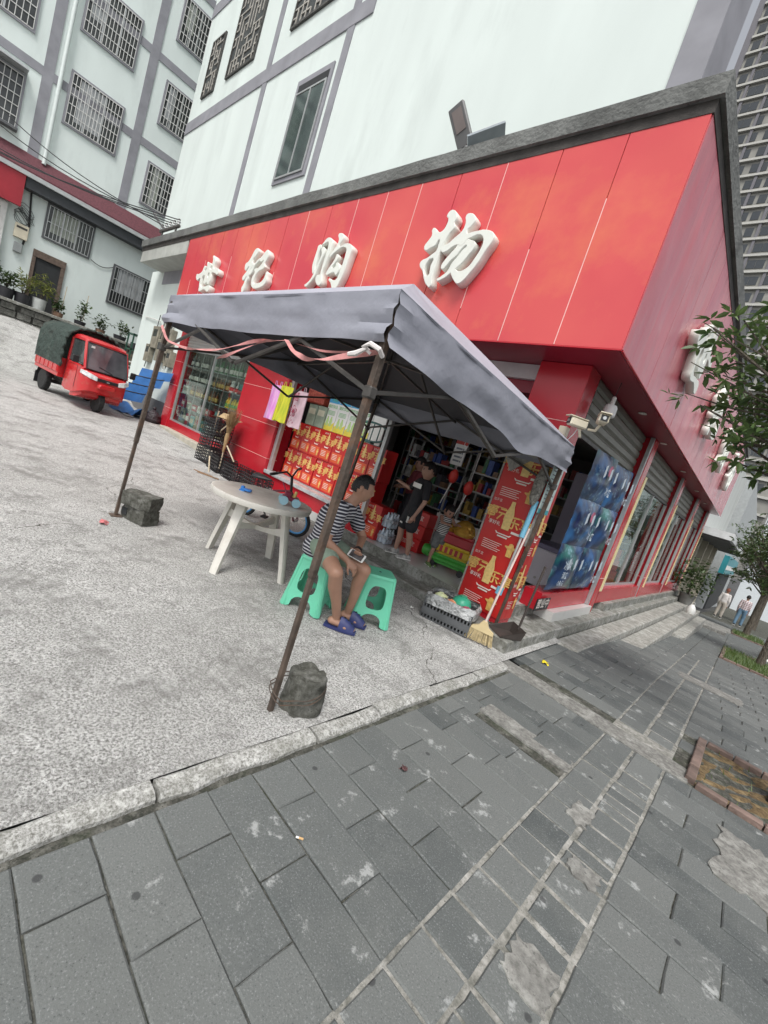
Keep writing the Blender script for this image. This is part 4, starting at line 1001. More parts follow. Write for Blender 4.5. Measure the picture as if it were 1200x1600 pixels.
BOTTLE = [(-.045, -.15), (.045, -.15), (.05, .02), (.025, .10), (.022, .15), (-.022, .15), (-.025, .10), (-.05, .02)]
def promo():      # tile .52 wide, .62 high, centred
    g = MB(); g2 = MB(); w_ = MB()
    place(g, text_mb('壹元', .15, .02), -.14, .10); place(g, text_mb('乐享', .145, .02), .145, .05)
    for a in ((-.225, -.05, .175, .182), (.06, .23, .12, .127), (-.225, -.218, .02, .18), (.225, .232, -.02, .125)): quad(g, *a, y=-.0004)
    poly(g2, [(a*1.0, b_*1.05+.12) for a, b_ in BOTTLE], -.0008)
    place(w_, text_mb('享好礼', .05, .004), -.14, .0); quad(w_, .08, .2, -.055, -.03)
    poly(w_, [(-.10, -.075), (-.08, -.10), (.08, -.10), (.10, -.075), (.085, -.077), (.07, -.088), (-.07, -.088), (-.085, -.077)], -.001)
    quad(w_, -.06, .06, -.128, -.112)
    for i in range(5): quad(w_, -.20, .03-.02*(i % 3), -.205-.022*i, -.199-.022*i)
    place(w_, text_mb('加多宝', .035), -.19, .25)
    poly(g, [(.11, -.30), (.17, -.30), (.175, -.22), (.21, -.20), (.21, -.19), (.17, -.185), (.165, -.16), (.14, -.15), (.115, -.16), (.11, -.185), (.07, -.19), (.07, -.20), (.105, -.22)])
    return g, g2, w_
PG, PG2, PW = promo()
PROMO = [mesh_of('gold_lettering', PG, fix=False), mesh_of('pale_gold_bottle', PG2, fix=False), mesh_of('white_lettering', PW, fix=False)]
def add_promo(parent, loc, rotz=0., s=(1, 1, 1)):
    for me, m, n in zip(PROMO, (gold, gold2, wprint), ('gold_lettering', 'bottle_picture', 'white_lettering')):
        o = put(n, me, m, parent, loc, (0, 0, rotz)); o.scale = s
# ------------------------------------------------------------------ promotional sheets wrapped round the corner column
cov = thing('column_poster', 'red and gold promotional sheet wrapped round the corner column', 'poster', (-2.04, 4.36, .15), world=False)
def sheet(parent, w_, h_, seed, m, name='sheet', M=None, amp=.006, nu=12, nv=20, th=.003):
    mb = MB(); mb.grid(lambda u, v: (-w_/2+w_*u, -.004-abs(noise.noise(Vector((u*3+seed, v*6, seed)))*amp), h_*v), nu, nv, M); return obj(name, mb, m, parent, smooth=True, fix=False)
newsp = mat('newsprint', (.42, .41, .38), .8, .25, 30, 0, col2=(.22, .22, .21))
sheet(cov, .53, 1.88, 1, redp, M=Matrix.Translation((0, -.006, .06)))
for z in (.40, 1.02, 1.62): add_promo(cov, (0.0, -.020, z))
sheet(cov, .285, 1.88, 5, redp, M=eul(0, 0, R(90), (.279, .15, .06)))
for z in (.45, 1.07): add_promo(cov, (.294, .15, z), R(90), (.52, 1, .9))
obj('newspaper_edge', MB().box(-.284, -.266, -.018, .0, .05, 1.95), newsp, cov); obj('newspaper_edge', MB().box(.262, .286, -.022, -.001, .9, 1.95), newsp, cov)
obj('folded_newspaper', MB().prism([(-.26, 2.0), (-.26, 1.72), (-.17, 1.60), (.12, 1.86), (.2, 2.0)], -.034, -.022), newsp, cov)
nt_ = thing('price_notice', 'pale teal printed notice taped to the side of the corner column', 'notice', (-1.752, 4.40, 1.42), R(90))
obj('paper', MB().box(-.12, .16, -.006, -.002, 0, .50), mat('notice_paper', (.55, .68, .66), .6, .08, 5), nt_)
mb = MB(); quad(mb, -.12, .16, 0, .05, -.0075); obj('teal_footer', mb, mat('teal_print', (.05, .33, .38), .6), nt_)
mb = MB()
for i in range(9): quad(mb, -.09, .13-.03*(i % 3), .45-.042*i, .462-.042*i, -.0075)
obj('text_lines', mb, mat('grey_print', (.2, .22, .25), .7), nt_)
# ------------------------------------------------------------------ stacked red drink cartons in the middle bay
bw, bh, bd = .298, .50, .26
card = mesh_of('carton', MB().box(-bw/2+.002, bw/2-.002, 0, bd, 0, bh-.003), bevel=.004)
om = MB(); quad(om, -.12, .125, .03, .19, -.0005); ome = mesh_of('orange_panel', om, fix=False)
lw = MB()
for i in range(4): quad(lw, -.10, .02, .15-.025*i, .158-.025*i, -.0012)
place(lw, text_mb('加多宝', .034), -.08, .45, -.0012); lwe = mesh_of('white_lettering', lw, fix=False)
gb = MB(); place(gb, text_mb('壹元', .125, .02), -.070, .345, -.0012); place(gb, text_mb('乐享', .12, .02), .070, .31, -.0012)
poly(gb, [(.075, .045), (.105, .045), (.107, .10), (.125, .115), (.105, .12), (.105, .15), (.075, .15), (.075, .12), (.055, .115), (.073, .10)], -.0016); gbe = mesh_of('gold_lettering', gb, fix=False)
g2b = MB(); poly(g2b, [(a*.45, b_*.7+.375) for a, b_ in BOTTLE], -.0024); g2e = mesh_of('bottle_picture', g2b, fix=False)
wbm = MB(); poly(wbm, [(-.06, .245), (-.045, .215), (.045, .215), (.06, .245), (.04, .232), (-.04, .232)], -.0018); wbe = mesh_of('bowl_picture', wbm, fix=False)
rowname = ['lower', 'upper']; ordn = ['first', 'second', 'third', 'fourth', 'fifth', 'sixth', 'seventh', 'eighth']
def carton(x, y, z, label):
    t = thing('drink_carton', label, 'carton', (x, y, z), random.uniform(-.02, .02), 'red drink cartons stacked in the shop window')
    put('carton_body', card, redp, t)
    for me, m, n in ((ome, orangep, 'orange_panel'), (lwe, wprint, 'white_lettering'), (gbe, gold, 'gold_lettering'), (g2e, gold2, 'bottle_picture'), (wbe, wprint, 'bowl_picture')): put(n, me, m, t)
for r_ in range(2):
    for i in range(8):
        carton(-6.60+i*.30+(.008 if r_ else 0), 4.66+random.uniform(-.01, .01), .575+r_*bh, f'red and gold drink carton, {ordn[i]} from the left in the {rowname[r_]} row')
carton(-4.12, 4.55, .2825, 'red and gold drink carton standing on the floor at the doorway end of the stack')
obj('carton_shelf', MB().box(-6.80, -4.25, 4.62, 5.0, .53, .572), alum, shop)
# tall milk-drink cartons on top
cbm = mat('blue_carton', (.20, .50, .70), .5, .2, 3, col2=(.55, .72, .78)); yel = mat('yellow_print', (.75, .65, .08), .5, .2, 8); grnp = mat('green_print', (.12, .42, .12), .6)
for i in range(4):
    t = thing('milk_carton', f'tall blue, white and yellow drink carton, {ordn[i]} from the left on the red stack', 'carton', (-5.88+i*.29, 4.70, .577+2*bh), random.uniform(-.02, .02), 'tall pale cartons on the red stack')
    obj('carton_body', MB().box(-.14, .14, 0, .12, 0, .62), whitep, t, bevel=.004)
    mb = MB(); quad(mb, -.138, .138, .47, .618, -.001); obj('blue_top', mb, mat('blue_print', (.07, .36, .62), .5, .2, 8), t)
    mb = MB(); poly(mb, [(-.138, .002), (.138, .002), (.138, .16), (.05, .10), (-.06, .14), (-.138, .09)], -.001); obj('yellow_base', mb, yel, t)
    mb = MB(); place(mb, text_mb('酸奶饮品', .062, .006), 0, .41, -.0015); place(mb, text_mb('乳酸菌', .05), 0, .52, -.0025)
    for q in range(4): quad(mb, -.09, .09, .33-.02*q, .338-.02*q, -.0015)
    obj('green_lettering', mb, grnp, t)
    mb = MB(); poly(mb, [(a*.7-.05, b_*.55+.16) for a, b_ in BOTTLE], -.002); poly(mb, [(a*.7+.04, b_*.55+.16) for a, b_ in BOTTLE], -.002); obj('bottle_picture', mb, mat('pale_green_print', (.45, .62, .25), .5), t)
# items above left: sweet tub, green boxes
t = thing('sweet_tub', 'clear tub packed with red wrapped sweets at the top left of the carton window', 'tub', (-6.35, 4.72, 1.96), .1)
obj('tub_body', MB().box(-.22, .22, -.1, .14, 0, .28), mat('red_sweets', (.30, .04, .03), .35, .5, 22, .3, 25, col2=(.55, .12, .07)), t, bevel=.02)
obj('lid', MB().box(-.23, .23, -.11, .15, .281, .30), mat('clear_lid', (.45, .47, .47), .2), t)
for i in range(2):
    t = thing('snack_box', ['pale green snack box beneath the tub of red sweets, left one', 'pale green snack box beneath the tub of red sweets, right one'][i], 'box', (-6.36+.26*i, 4.72, 1.577), 0, 'green snack boxes')
    obj('box_body', MB().box(-.12, .12, -.06, .12, 0, .37), mat('pale_green_card', (.26, .32, .25), .6, .2, 8), t, bevel=.004); 
    mb = MB(); quad(mb, -.09, .09, .2, .3, -.062); obj('print', mb, mat('cream_print', (.55, .55, .42), .6), t)
# white board and green seat
t = thing('white_board', 'blank white board propped on the cartons by the doorway', 'board', (-4.80, 4.72, 1.58), R(4)); obj('board_sheet', MB().box(-.19, .19, 0, .02, 0, .44), whitep, t); obj('board_edge', MB().box(-.2, .2, .001, .019, .441, .455), alum, t)
t = thing('green_rack', 'dark green oval plastic tray standing on the carton stack behind the pole', 'tray', (-4.62, 4.52, 1.60), R(10))
mgr = mat('dark_green_plastic', (.045, .13, .12), .4, .1)
ell = [(.30*math.cos(a*math.pi/12), .02*math.sin(a*math.pi/6), .15+.14*math.sin(a*math.pi/12)) for a in range(24)]
obj('rim', MB().tube(ell, .016, 8, True), mgr, t, smooth=True)
for i in range(5):
    a = -.24+.12*i; h_ = .14*math.sqrt(1-(a/.30)**2); obj('slat', MB().tube([(a, 0, .15-h_), (a, 0.006, .15+h_)], .009, 6), mgr, t)
obj('foot', MB().box(-.06, .06, -.05, .05, -.02, .012), mgr, t)
# bags hanging by the pillar
def bag(name, label, x, y, z, w_, h_, m, seed, loc_deco=None):
    t = thing(name, label, 'bag', (x, y, z), 0, None)
    def f(u, v):
        pinch = 1-.10*v; x_ = (-w_/2+w_*u)*pinch
        d = math.sin(u*math.pi)*(.05*(1-v)+.015)+noise.noise(Vector((u*5+seed, v*1.3, seed)))*.025
        return (x_, -d, -h_*(1-v)+noise.noise(Vector((u*3, seed, 1)))*.02*(1-v))
    mb = MB().grid(f, 16, 12); n0 = len(mb.v); mb.v += [Vector((p.x, .012, p.z)) for p in mb.v[:]]
    mb.f += [tuple(i+n0 for i in reversed(q)) for q in mb.f[:]]
    obj('bag_body', mb, m, t, smooth=True, fix=False)
    for s in (-1, 1): obj('handle', MB().tube([(s*w_*.2-.03, 0, 0), (s*w_*.2-.02, -.005, .07), (s*w_*.2+.02, -.005, .07), (s*w_*.2+.03, 0, 0)], .006, 5), m, t)
    obj('hook', MB().tube([(0, 0, .07), (0, .08, .09)], .003, 5), dark_metal, t)
    return t
bag('carrier_bag', 'pink and purple plastic bag hanging on the red pillar, leftmost of three', -6.98, 4.26, 2.07, .42, .62, mat('pink_plastic', (.55, .12, .50), .3, .3, 3, 0, stretch=(6, 1, 1), col2=(.68, .45, .62)), 1)
bag('carrier_bag', 'yellow-green plastic bag hanging between the pink and the spotted bag', -6.63, 4.22, 2.08, .40, .62, mat('lime_plastic', (.32, .40, .02), .3, .3, 3, 0, stretch=(6, 1, 1), col2=(.62, .55, .03)), 4)
sp = bag('gift_bag', 'pale pink gift bag with dark red pictures, rightmost of the hanging bags', -6.26, 4.28, 2.06, .38, .62, mat('pale_pink_paper', (.50, .36, .40), .5, .15, 5), 7)
mb = MB(); place(mb, text_mb('囍', .16, .01), 0, -.12, -.085); place(mb, text_mb('❀', .25), .02, -.36, -.085)
for i in range(5): quad(mb, -.12+.05*i, -.1+.05*i, -.56+.03*(i % 2), -.53+.03*(i % 2), -.085)
obj('red_print', mb, mat('maroon_print', (.22, .03, .06), .6), sp)
# ------------------------------------------------------------------ bottle shelves in the left display window
ds = thing('display_shelf', 'glass and metal shelving full of bottles in the left shop window', 'shelf', (-10.1, 4.75, .62), world=True)
SZ = [.66, 1.04, 1.38, 1.72, 2.07]
m_glsh = mat('shelf_board', (.22, .26, .25), .2, .1, 4); m_cab = mat('cabinet_back', (.13, .135, .125), .6, .3, 3)
obj('cabinet_back', MB().box(-11.75, -8.47, 4.70, 4.73, .4, 2.7), m_cab, ds)
for z in SZ: obj('shelf', MB().box(-11.72, -8.48, 4.475, 4.9, z-.02, z), m_glsh, ds)
for i in range(8): obj('divider', MB().box(-11.72+i*.4625-.006, -11.72+i*.4625+.006, 4.462, 4.475, .62, 2.45), alum, ds)
def bottle_proto(kind):
    if kind == 'spirit': pr, mB, mL = [(.036, 0), (.036, .15), (.014, .19), (.014, .235), (.016, .24), (.016, .26)], whitep, mat('red_label', (.42, .03, .03), .5)
    if kind == 'wine': pr, mB, mL = [(.036, 0), (.037, .17), (.014, .22), (.013, .29), (.015, .30)], mat('dark_glass', (.012, .015, .012), .12, .2), mat('pale_label', (.68, .66, .6), .6)
    if kind == 'green': pr, mB, mL = [(.034, 0), (.034, .16), (.013, .21), (.013, .28)], mat('green_glass', (.03, .16, .05), .12, .3), mat('pale_label', (.68, .66, .6), .6)
    if kind == 'yellow': pr, mB, mL = [(.04, 0), (.042, .12), (.03, .17), (.016, .20), (.018, .23)], mat('yellow_liquid', (.62, .45, .05), .2, .2), mat('green_label', (.18, .4, .1), .5)
    if kind == 'amber': pr, mB, mL = [(.034, 0), (.034, .15), (.014, .20), (.013, .26)], mat('amber_glass', (.16, .05, .015), .15, .3), mat('gold_label', (.5, .33, .1), .5)
    return pr, mB, mL
BP = {}
BL = {'spirit': 'small white spirit bottle with red label on the window shelves', 'wine': 'dark wine bottle with pale label on the window shelves', 'green': 'green glass bottle on the top window shelf', 'yellow': 'bright yellow drink bottle on the window shelves', 'amber': 'amber bottle in the row at the middle of the window shelves'}
NUMW = 'first second third fourth fifth sixth seventh eighth ninth tenth eleventh twelfth thirteenth fourteenth fifteenth sixteenth seventeenth eighteenth nineteenth twentieth'.split()
BCOUNT = {}
BNAME = {'spirit': 'small white spirit bottle with red label', 'wine': 'dark wine bottle with pale label', 'green': 'green glass bottle', 'yellow': 'yellow drink bottle', 'amber': 'amber bottle with gold label'}
def bottle(kind, x, y, z):
    sn = ['bottom', 'second', 'middle', 'fourth', 'top'][min(range(5), key=lambda q: abs(SZ[q]-z))]
    BCOUNT[(kind, sn)] = BCOUNT.get((kind, sn), -1)+1
    lab = f'{BNAME[kind]}, {NUMW[BCOUNT[(kind, sn)]]} of its kind on the {sn} window shelf'
    if kind not in BP:
        pr, mB, mL = bottle_proto(kind); t = thing('bottle', lab, 'bottle', (x, y, z), 0, kind+' bottles in the display window')
        obj('glass_body', MB().lathe(pr, 10), mB, t, smooth=True); r_ = pr[1][0]; h_ = pr[1][1]
        obj('label', MB().lathe([(r_+.001, h_*.25), (r_+.0015, h_*.26), (r_+.0015, h_*.8), (r_+.001, h_*.81)], 10), mL, t, smooth=True)
        BP[kind] = t; return
    dup(BP[kind], (x, y, z), random.uniform(0, 6), lab)
random.seed(31)
for i in range(30):
    x = -11.55+i*.10
    if i < 12: kd = 'wine'
    else: kd = 'green'
    if random.random() < .92: bottle(kd, x+random.uniform(-.01, .01), 4.55+random.uniform(-.02, .05), SZ[4]+.001)
for i in range(28):
    x = -11.55+i*.105; kd = 'wine' if i < 14 else 'amber' if i < 22 else 'spirit'
    if random.random() < .9: bottle(kd, x, 4.54+random.uniform(-.01, .05), SZ[3]+.001)
for i in range(26):
    x = -11.2+i*.10; kd = 'amber' if i < 15 else 'yellow'
    if (i < 15 or i > 18) and random.random() < .95: bottle(kd, x, 4.54+random.uniform(-.01, .04), SZ[2]+.001)
bc = [mat('box_red', (.40, .03, .04), .5, .1), mat('box_white', (.62, .62, .58), .5, .1), mat('box_olive', (.33, .34, .24), .5, .1), mat('box_black', (.03, .03, .035), .4, .1), mat('box_teal', (.12, .30, .30), .5, .1), mat('box_tan', (.42, .33, .2), .5, .1)]
bn = ['red', 'white', 'olive green', 'black', 'teal', 'tan']
spots = [(-11.35, 0, 2, .30, .36), (-11.0, 0, 0, .16, .28), (-10.7, 0, 4, .22, .26), (-10.4, 0, 5, .22, .3), (-10.05, 0, 4, .26, .24), (-9.75, 0, 1, .2, .2), (-11.45, 1, 0, .2, .2), (-11.1, 1, 2, .2, .16), (-10.75, 1, 0, .22, .15), (-10.4, 1, 1, .3, .15), (-10.0, 1, 0, .22, .16), (-9.5, 1, 3, .3, .25), (-9.1, 1, 0, .2, .2), (-11.5, 2, 1, .3, .2), (-8.75, 3, 3, .3, .3), (-9.2, 0, 5, .4, .2)]
ORD2 = ordn
for i, (x, s_, c_, w_, h_) in enumerate(spots):
    shelfn = ['bottom', 'second', 'middle', 'fourth', 'top'][s_]
    t = thing('goods_box', f'{bn[c_]} box, {ORD2[sum(1 for q in spots if q[1] == s_ and q[0] < x)]} from the left on the {shelfn} shelf in the display window', 'box', (x, 4.57, SZ[s_]+.001), random.uniform(-.1, .1), 'boxes in the display window')
    obj('box_body', MB().box(-w_/2, w_/2, -.06, .1, 0, h_), bc[c_], t, bevel=.004)
    mb = MB(); quad(mb, -w_*.35, w_*.35, h_*.35, h_*.75, -.0612); obj('printed_panel', mb, bc[(c_+1) % 6], t)
# ------------------------------------------------------------------ shop interior shelving
def shelving(label, x0, x1, y0, y1, zs, seed, face):
    t = thing('shop_shelving', label, 'shelving', ((x0+x1)/2, (y0+y1)/2, .281), world=True)
    rr = random.Random(seed); cols = {}
    for z in zs: obj('shelf', MB().box(x0, x1, y0, y1, z-.025, z), mat('shelf_metal', (.42, .42, .40), .5), t)
    for x in (x0, x1-.03):
        for y in (y0, y1-.03): obj('upright', MB().box(x, x+.03, y, y+.03, .281, zs[-1]+.35), MATS['shelf_metal'], t)
    pal = [(.28, .03, .03), (.42, .42, .40), (.04, .08, .26), (.34, .23, .05), (.06, .17, .08), (.2, .12, .07), (.07, .07, .08)]
    for z in zs:
        if face == 'x':
            y = y0+.05
            while y < y1-.12:
                w_ = rr.uniform(.05, .13); h_ = rr.uniform(.08, .26); k_ = rr.randrange(7); cols.setdefault(k_, MB()).box(x1-.22, x1-.02-rr.uniform(0, .06), y, y+w_-.01, z+.001, z+h_); y += w_+rr.uniform(0, .03)
        else:
            x = x0+.05
            while x < x1-.12:
                w_ = rr.uniform(.05, .13); h_ = rr.uniform(.08, .26); k_ = rr.randrange(7); cols.setdefault(k_, MB()).box(x, x+w_-.01, y0+.02+rr.uniform(0, .06), y0+.22, z+.001, z+h_); x += w_+rr.uniform(0, .03)
    for k_, mb in cols.items():
        o = obj('packed_goods', mb, mat('goods_%d' % k_, pal[k_], .45, .3, 14), t); o['kind'] = 'stuff'
shelving('back row of shelving packed with packets deep inside the shop', -8.0, -2.2, 9.2, 9.6, [.6, 1.0, 1.4, 1.8, 2.2], 1, 'y')
shelving('shelving rack with food packets behind the boy inside the shop', -5.6, -4.4, 6.6, 7.0, [.45, .85, 1.25, 1.65], 2, 'y')
shelving('wire display rack of bowls and toys beside the corner column inside', -4.0, -3.1, 6.5, 6.9, [.5, .95, 1.38, 1.70], 3, 'y')
shelving('glass-front counter shelving along the side windows', -2.75, -2.25, 8.6, 16.0, [.5, .9, 1.3, 1.7, 2.1], 4, 'x')
# things on and in front of the racks
for i, (x, y, z, r_) in enumerate(((-3.80, 6.7, 1.702, .2), (-3.35, 6.7, 1.702, .2))):
    t = thing('straw_hat', ['golden straw hat on the top shelf of the display rack, left one', 'golden straw hat on the top shelf of the display rack, right one'][i], 'hat', (x, y, z), 0, 'straw hats'); ms = mat('straw', (.55, .36, .10), .7, .3, 30, .2, 60)
    obj('crown', MB().lathe([(.11, .012), (.11, .05), (.095, .10), (.05, .125), (.0, .13)], 16), ms, t, smooth=True); obj('brim', MB().lathe([(.0, 0), (.19, .0), (.2, .01), (.1, .014), (0, .014)], 18), ms, t, smooth=True)
t = thing('sign_post', 'white hanging price sign with red stripe inside the doorway', 'sign', (-4.17, 6.2, 1.70)); obj('board', MB().box(-.12, .12, 0, .03, 0, .55), whitep, t)
mb = MB(); quad(mb, -.12, .12, .36, .42, -.001); obj('red_stripe', mb, mat('sign_red', (.5, .05, .04), .5), t)
mb = MB()
for i in range(4): quad(mb, -.08, .08, .27-.07*i, .30-.07*i, -.001)
obj('grey_lines', mb, MATS['grey_print'], t); obj('hanger', MB().cyl((0, .015, .55), (0, .015, 1.27), .006, n=6), dark_metal, t)
for i, (x, z) in enumerate(((-3.72, 1.40), (-3.40, 1.30))):
    t = thing('red_lantern', ['red paper lantern hanging inside the doorway, the higher left one', 'red paper lantern hanging inside the doorway, the lower right one'][i], 'lantern', (x, 5.6, z), 0, 'red lanterns')
    obj('lantern_body', MB().lathe([(.02, 0), (.055, .03), (.072, .09), (.066, .15), (.04, .2), (.015, .22)], 14), mat('lantern_red', (.55, .04, .03), .5, .15, 6), t, smooth=True); obj('cord', MB().cyl((0, 0, .22), (0, 0, 2.96-z), .004, n=5), whitep, t); obj('stick', MB().cyl((0, 0, 0), (-.06, -.03, -.35), .008, n=6), whitep, t)
# packs of bottled water and red cases in the doorway
m_pet = mat('water_film', (.34, .42, .48), .12, .4, 18, .5, 22, col2=(.62, .68, .72), spec=.8)
pet = mat('pet_bottle', (.38, .48, .58), .1, .3, 12, col2=(.6, .68, .75)); petc = mat('blue_cap', (.12, .3, .55), .4)
for k_, (z, lab) in enumerate(((.283, 'lower shrink-wrapped pack of water bottles just inside the doorway'), (.52, 'upper shrink-wrapped pack of water bottles just inside the doorway'))):
    t = thing('water_pack', lab, 'water bottles', (-4.0, 4.72, z), R(6), 'water packs')
    for i in range(5):
        for j in range(3):
            obj('bottle', MB().lathe([(.03, 0), (.034, .01), (.034, .07), (.031, .08), (.034, .09), (.034, .15), (.014, .19), (.014, .215), (0, .216)], 8, o=(-.15+.072*i, -.07+.072*j, 0)), pet, t, smooth=True)
    obj('wrap', MB().box(-.19, .19, -.11, .11, .05, .15), m_pet, t, bevel=.03, segs=2)
for i in range(3):
    t = thing('red_case', ['red drinks case on the floor behind the boy, bottom one', 'red drinks case on the floor behind the boy, middle one', 'red drinks case on the floor behind the boy, top one'][i], 'case', (-3.72, 5.15, .282+.2*i), .05*i, 'red drinks cases'); obj('case_body', MB().box(-.2, .2, -.12, .12, 0, .196), redp, t, bevel=.005)
    mb = MB(); place(mb, text_mb('加多宝', .08), 0, .1, -.1215); obj('white_lettering', mb, wprint, t)
t = thing('star_cloth', 'white and red printed cloth hanging low behind the toddler', 'cloth', (-3.35, 5.55, .283)); obj('cloth_sheet', MB().grid(lambda u, v: (-.4+.8*u, .03*math.sin(u*14), .62*v), 16, 2), mat('cloth_white', (.5, .47, .45), .8, .1), t)
mb = MB()
for cx, cz in ((-.15, .3), (.2, .18)):
    poly(mb, [(cx+(.2 if i % 2 == 0 else .07)*math.sin(math.pi*i/5), cz+(.2 if i % 2 == 0 else .07)*math.cos(math.pi*i/5)) for i in range(10)], -.035)
obj('star_print', mb, mat('cloth_red', (.35, .04, .05), .8), t); obj('blue_hem', MB().box(-.4, .4, -.034, .034, 0, .05), mat('cloth_blue', (.05, .08, .3), .8), t)
# ride-on toy with gold figure
t = thing('ride_on_toy', 'green, yellow and red coin-operated ride-on toy with golden top', 'ride-on toy', (-2.92, 4.98, .281), R(20))
gr_ = mat('ride_green', (.06, .33, .05), .35, .1); ye_ = mat('ride_yellow', (.58, .42, .03), .35, .15); rd_ = mat('ride_red', (.38, .03, .04), .35, .15); go_ = mat('ride_gold', (.55, .33, .06), .25, .3, 12, metal=.4)
obj('base', MB().box(-.3, .3, -.17, .17, .07, .20), gr_, t, bevel=.05, segs=3); obj('nose', MB().lathe([(0, -.1), (.07, -.08), (.09, 0), (.07, .08), (0, .1)], 14, M=eul(0, R(90), 0, (-.32, 0, .17))), gr_, t, smooth=True)
obj('middle', MB().box(-.24, .26, -.14, .14, .20, .36), ye_, t, bevel=.04, segs=3); obj('upper', MB().box(-.20, .26, -.13, .13, .34, .52), rd_, t, bevel=.04, segs=3)
obj('gold_figure', MB().lathe([(.0, 0), (.13, .01), (.16, .07), (.13, .15), (.07, .21), (0, .23)], 18, o=(.05, 0, .5)).lathe([(0, 0), (.07, .02), (.085, .07), (.05, .13), (0, .14)], 14, o=(-.15, 0, .50)), go_, t, smooth=True)
for i in range(4): obj('gold_stud', MB().lathe([(0, 0), (.025, .0), (.03, .03), (0, .05)], 8, o=(-.02+.06*i, -.11, .60)), go_, t, smooth=True)
for sx in (-.2, .2):
    for sy in (-.13, .13): obj('wheel', MB().cyl((sx, sy-.02, .045), (sx, sy+.02, .045), .045, n=12), black, t)
mb = MB(); 
for i in range(5): quad(mb, -.16+.07*i, -.12+.07*i, .24, .32, -.1415)
obj('zigzag_print', mb, rd_, t)
# ------------------------------------------------------------------ side bay: freezer, board, blue posters
t = thing('chest_freezer', 'white chest freezer standing on the tiled floor at the side entrance', 'freezer', (-2.34, 6.7, .281)); fz = mat('freezer_white', (.78, .79, .86), .35, .04, 2)
obj('body', MB().box(-.30, .32, -.3, .9, .06, .62), fz, t, bevel=.02, segs=2); obj('lid', MB().box(-.31, .33, -.31, .91, .625, .70), mat('freezer_lid', (.22, .22, .33), .35), t, bevel=.012); obj('lock', MB().cyl((.05, -.305, .18), (.05, -.315, .18), .02, n=10), alum, t)
for sx in (-.25, .27): obj('foot', MB().box(sx-.03, sx+.03, -.27, -.2, 0, .06), black, t)
t = thing('lilac_cabinet', 'lilac upright cabinet with brown wooden tags behind the freezer', 'cabinet', (-2.36, 8.25, .281)); obj('cabinet_body', MB().box(-.5, .35, -.2, .2, 0, 2.0), mat('lilac_paint', (.46, .44, .54), .5, .06, 2), t, bevel=.01)
wdt = mat('wood_tag', (.24, .11, .04), .6, .3, 14)
for i in range(7): obj('wooden_tag', MB().box(-.12-.01*i+.05*(i % 2), .2-.02*i, -.215, -.205, 1.85-.10*i, 1.93-.10*i), wdt, t)
def blue_mat(name, a, b_, seed):
    m = bpy.data.materials.new(name); m.use_nodes = True; nt = m.node_tree; N = nt.nodes; L = nt.links; b = N['Principled BSDF']; b.inputs['Roughness'].default_value = .28
    tc = N.new('ShaderNodeTexCoord'); mp = N.new('ShaderNodeMapping'); mp.inputs['Location'].default_value = (seed, seed*2, seed); L.new(tc.outputs['Object'], mp.inputs[0])
    n1 = N.new('ShaderNodeTexNoise'); n1.inputs['Scale'].default_value = 2.4; n1.inputs['Detail'].default_value = 2; L.new(mp.outputs[0], n1.inputs[0])
    cr = N.new('ShaderNodeValToRGB'); cr.color_ramp.elements[0].position = .35; cr.color_ramp.elements[0].color = (*a, 1); cr.color_ramp.elements[1].position = .65; cr.color_ramp.elements[1].color = (*b_, 1); e = cr.color_ramp.elements.new(.5); e.color = (.008, .02, .07, 1); L.new(n1.outputs[0], cr.inputs[0])
    n0 = N.new('ShaderNodeTexNoise'); n0.inputs['Scale'].default_value = 5; n0.inputs['Detail'].default_value = 4; L.new(mp.outputs[0], n0.inputs[0])
    va = N.new('ShaderNodeVectorMath'); va.operation = 'MULTIPLY_ADD'; va.inputs[1].default_value = (.25, .25, .25); L.new(n0.outputs['Color'], va.inputs[0]); L.new(mp.outputs[0], va.inputs[2])
    v = N.new('ShaderNodeTexVoronoi'); v.inputs['Scale'].default_value = 15; L.new(va.outputs[0], v.inputs[0])
    n2 = N.new('ShaderNodeTexNoise'); n2.inputs['Scale'].default_value = 3.2; n2.inputs['Detail'].default_value = 7; n2.inputs['Roughness'].default_value = .7; L.new(mp.outputs[0], n2.inputs[0])
    r1 = N.new('ShaderNodeMapRange'); r1.inputs[1].default_value = .05; r1.inputs[2].default_value = .55; r1.inputs[3].default_value = 1; r1.inputs[4].default_value = .15; L.new(v.outputs['Distance'], r1.inputs[0])
    r2 = N.new('ShaderNodeMapRange'); r2.inputs[1].default_value = .50; r2.inputs[2].default_value = .64; L.new(n2.outputs[0], r2.inputs[0])
    mu = N.new('ShaderNodeMath'); mu.operation = 'MULTIPLY'; L.new(r1.outputs[0], mu.inputs[0]); L.new(r2.outputs[0], mu.inputs[1])
    x = N.new('ShaderNodeMix'); x.data_type = 'RGBA'; L.new(mu.outputs[0], x.inputs[0]); L.new(cr.outputs[0], x.inputs[6]); x.inputs[7].default_value = (.35, .58, .68, 1); L.new(x.outputs[2], b.inputs['Base Color']); return m
bms = [blue_mat('blue_poster_%d' % i, c1, c2, i*1.7) for i, (c1, c2) in enumerate((((.01, .10, .13), (.02, .13, .36)), ((.03, .03, .17), (.03, .17, .42)), ((.01, .16, .14), (.02, .09, .26))))]
icew = mat('poster_white', (.58, .66, .72), .5, .2, 9); rose = mat('poster_rose', (.45, .12, .2), .5, .3, 9)
pls = ['top', 'middle', 'bottom']
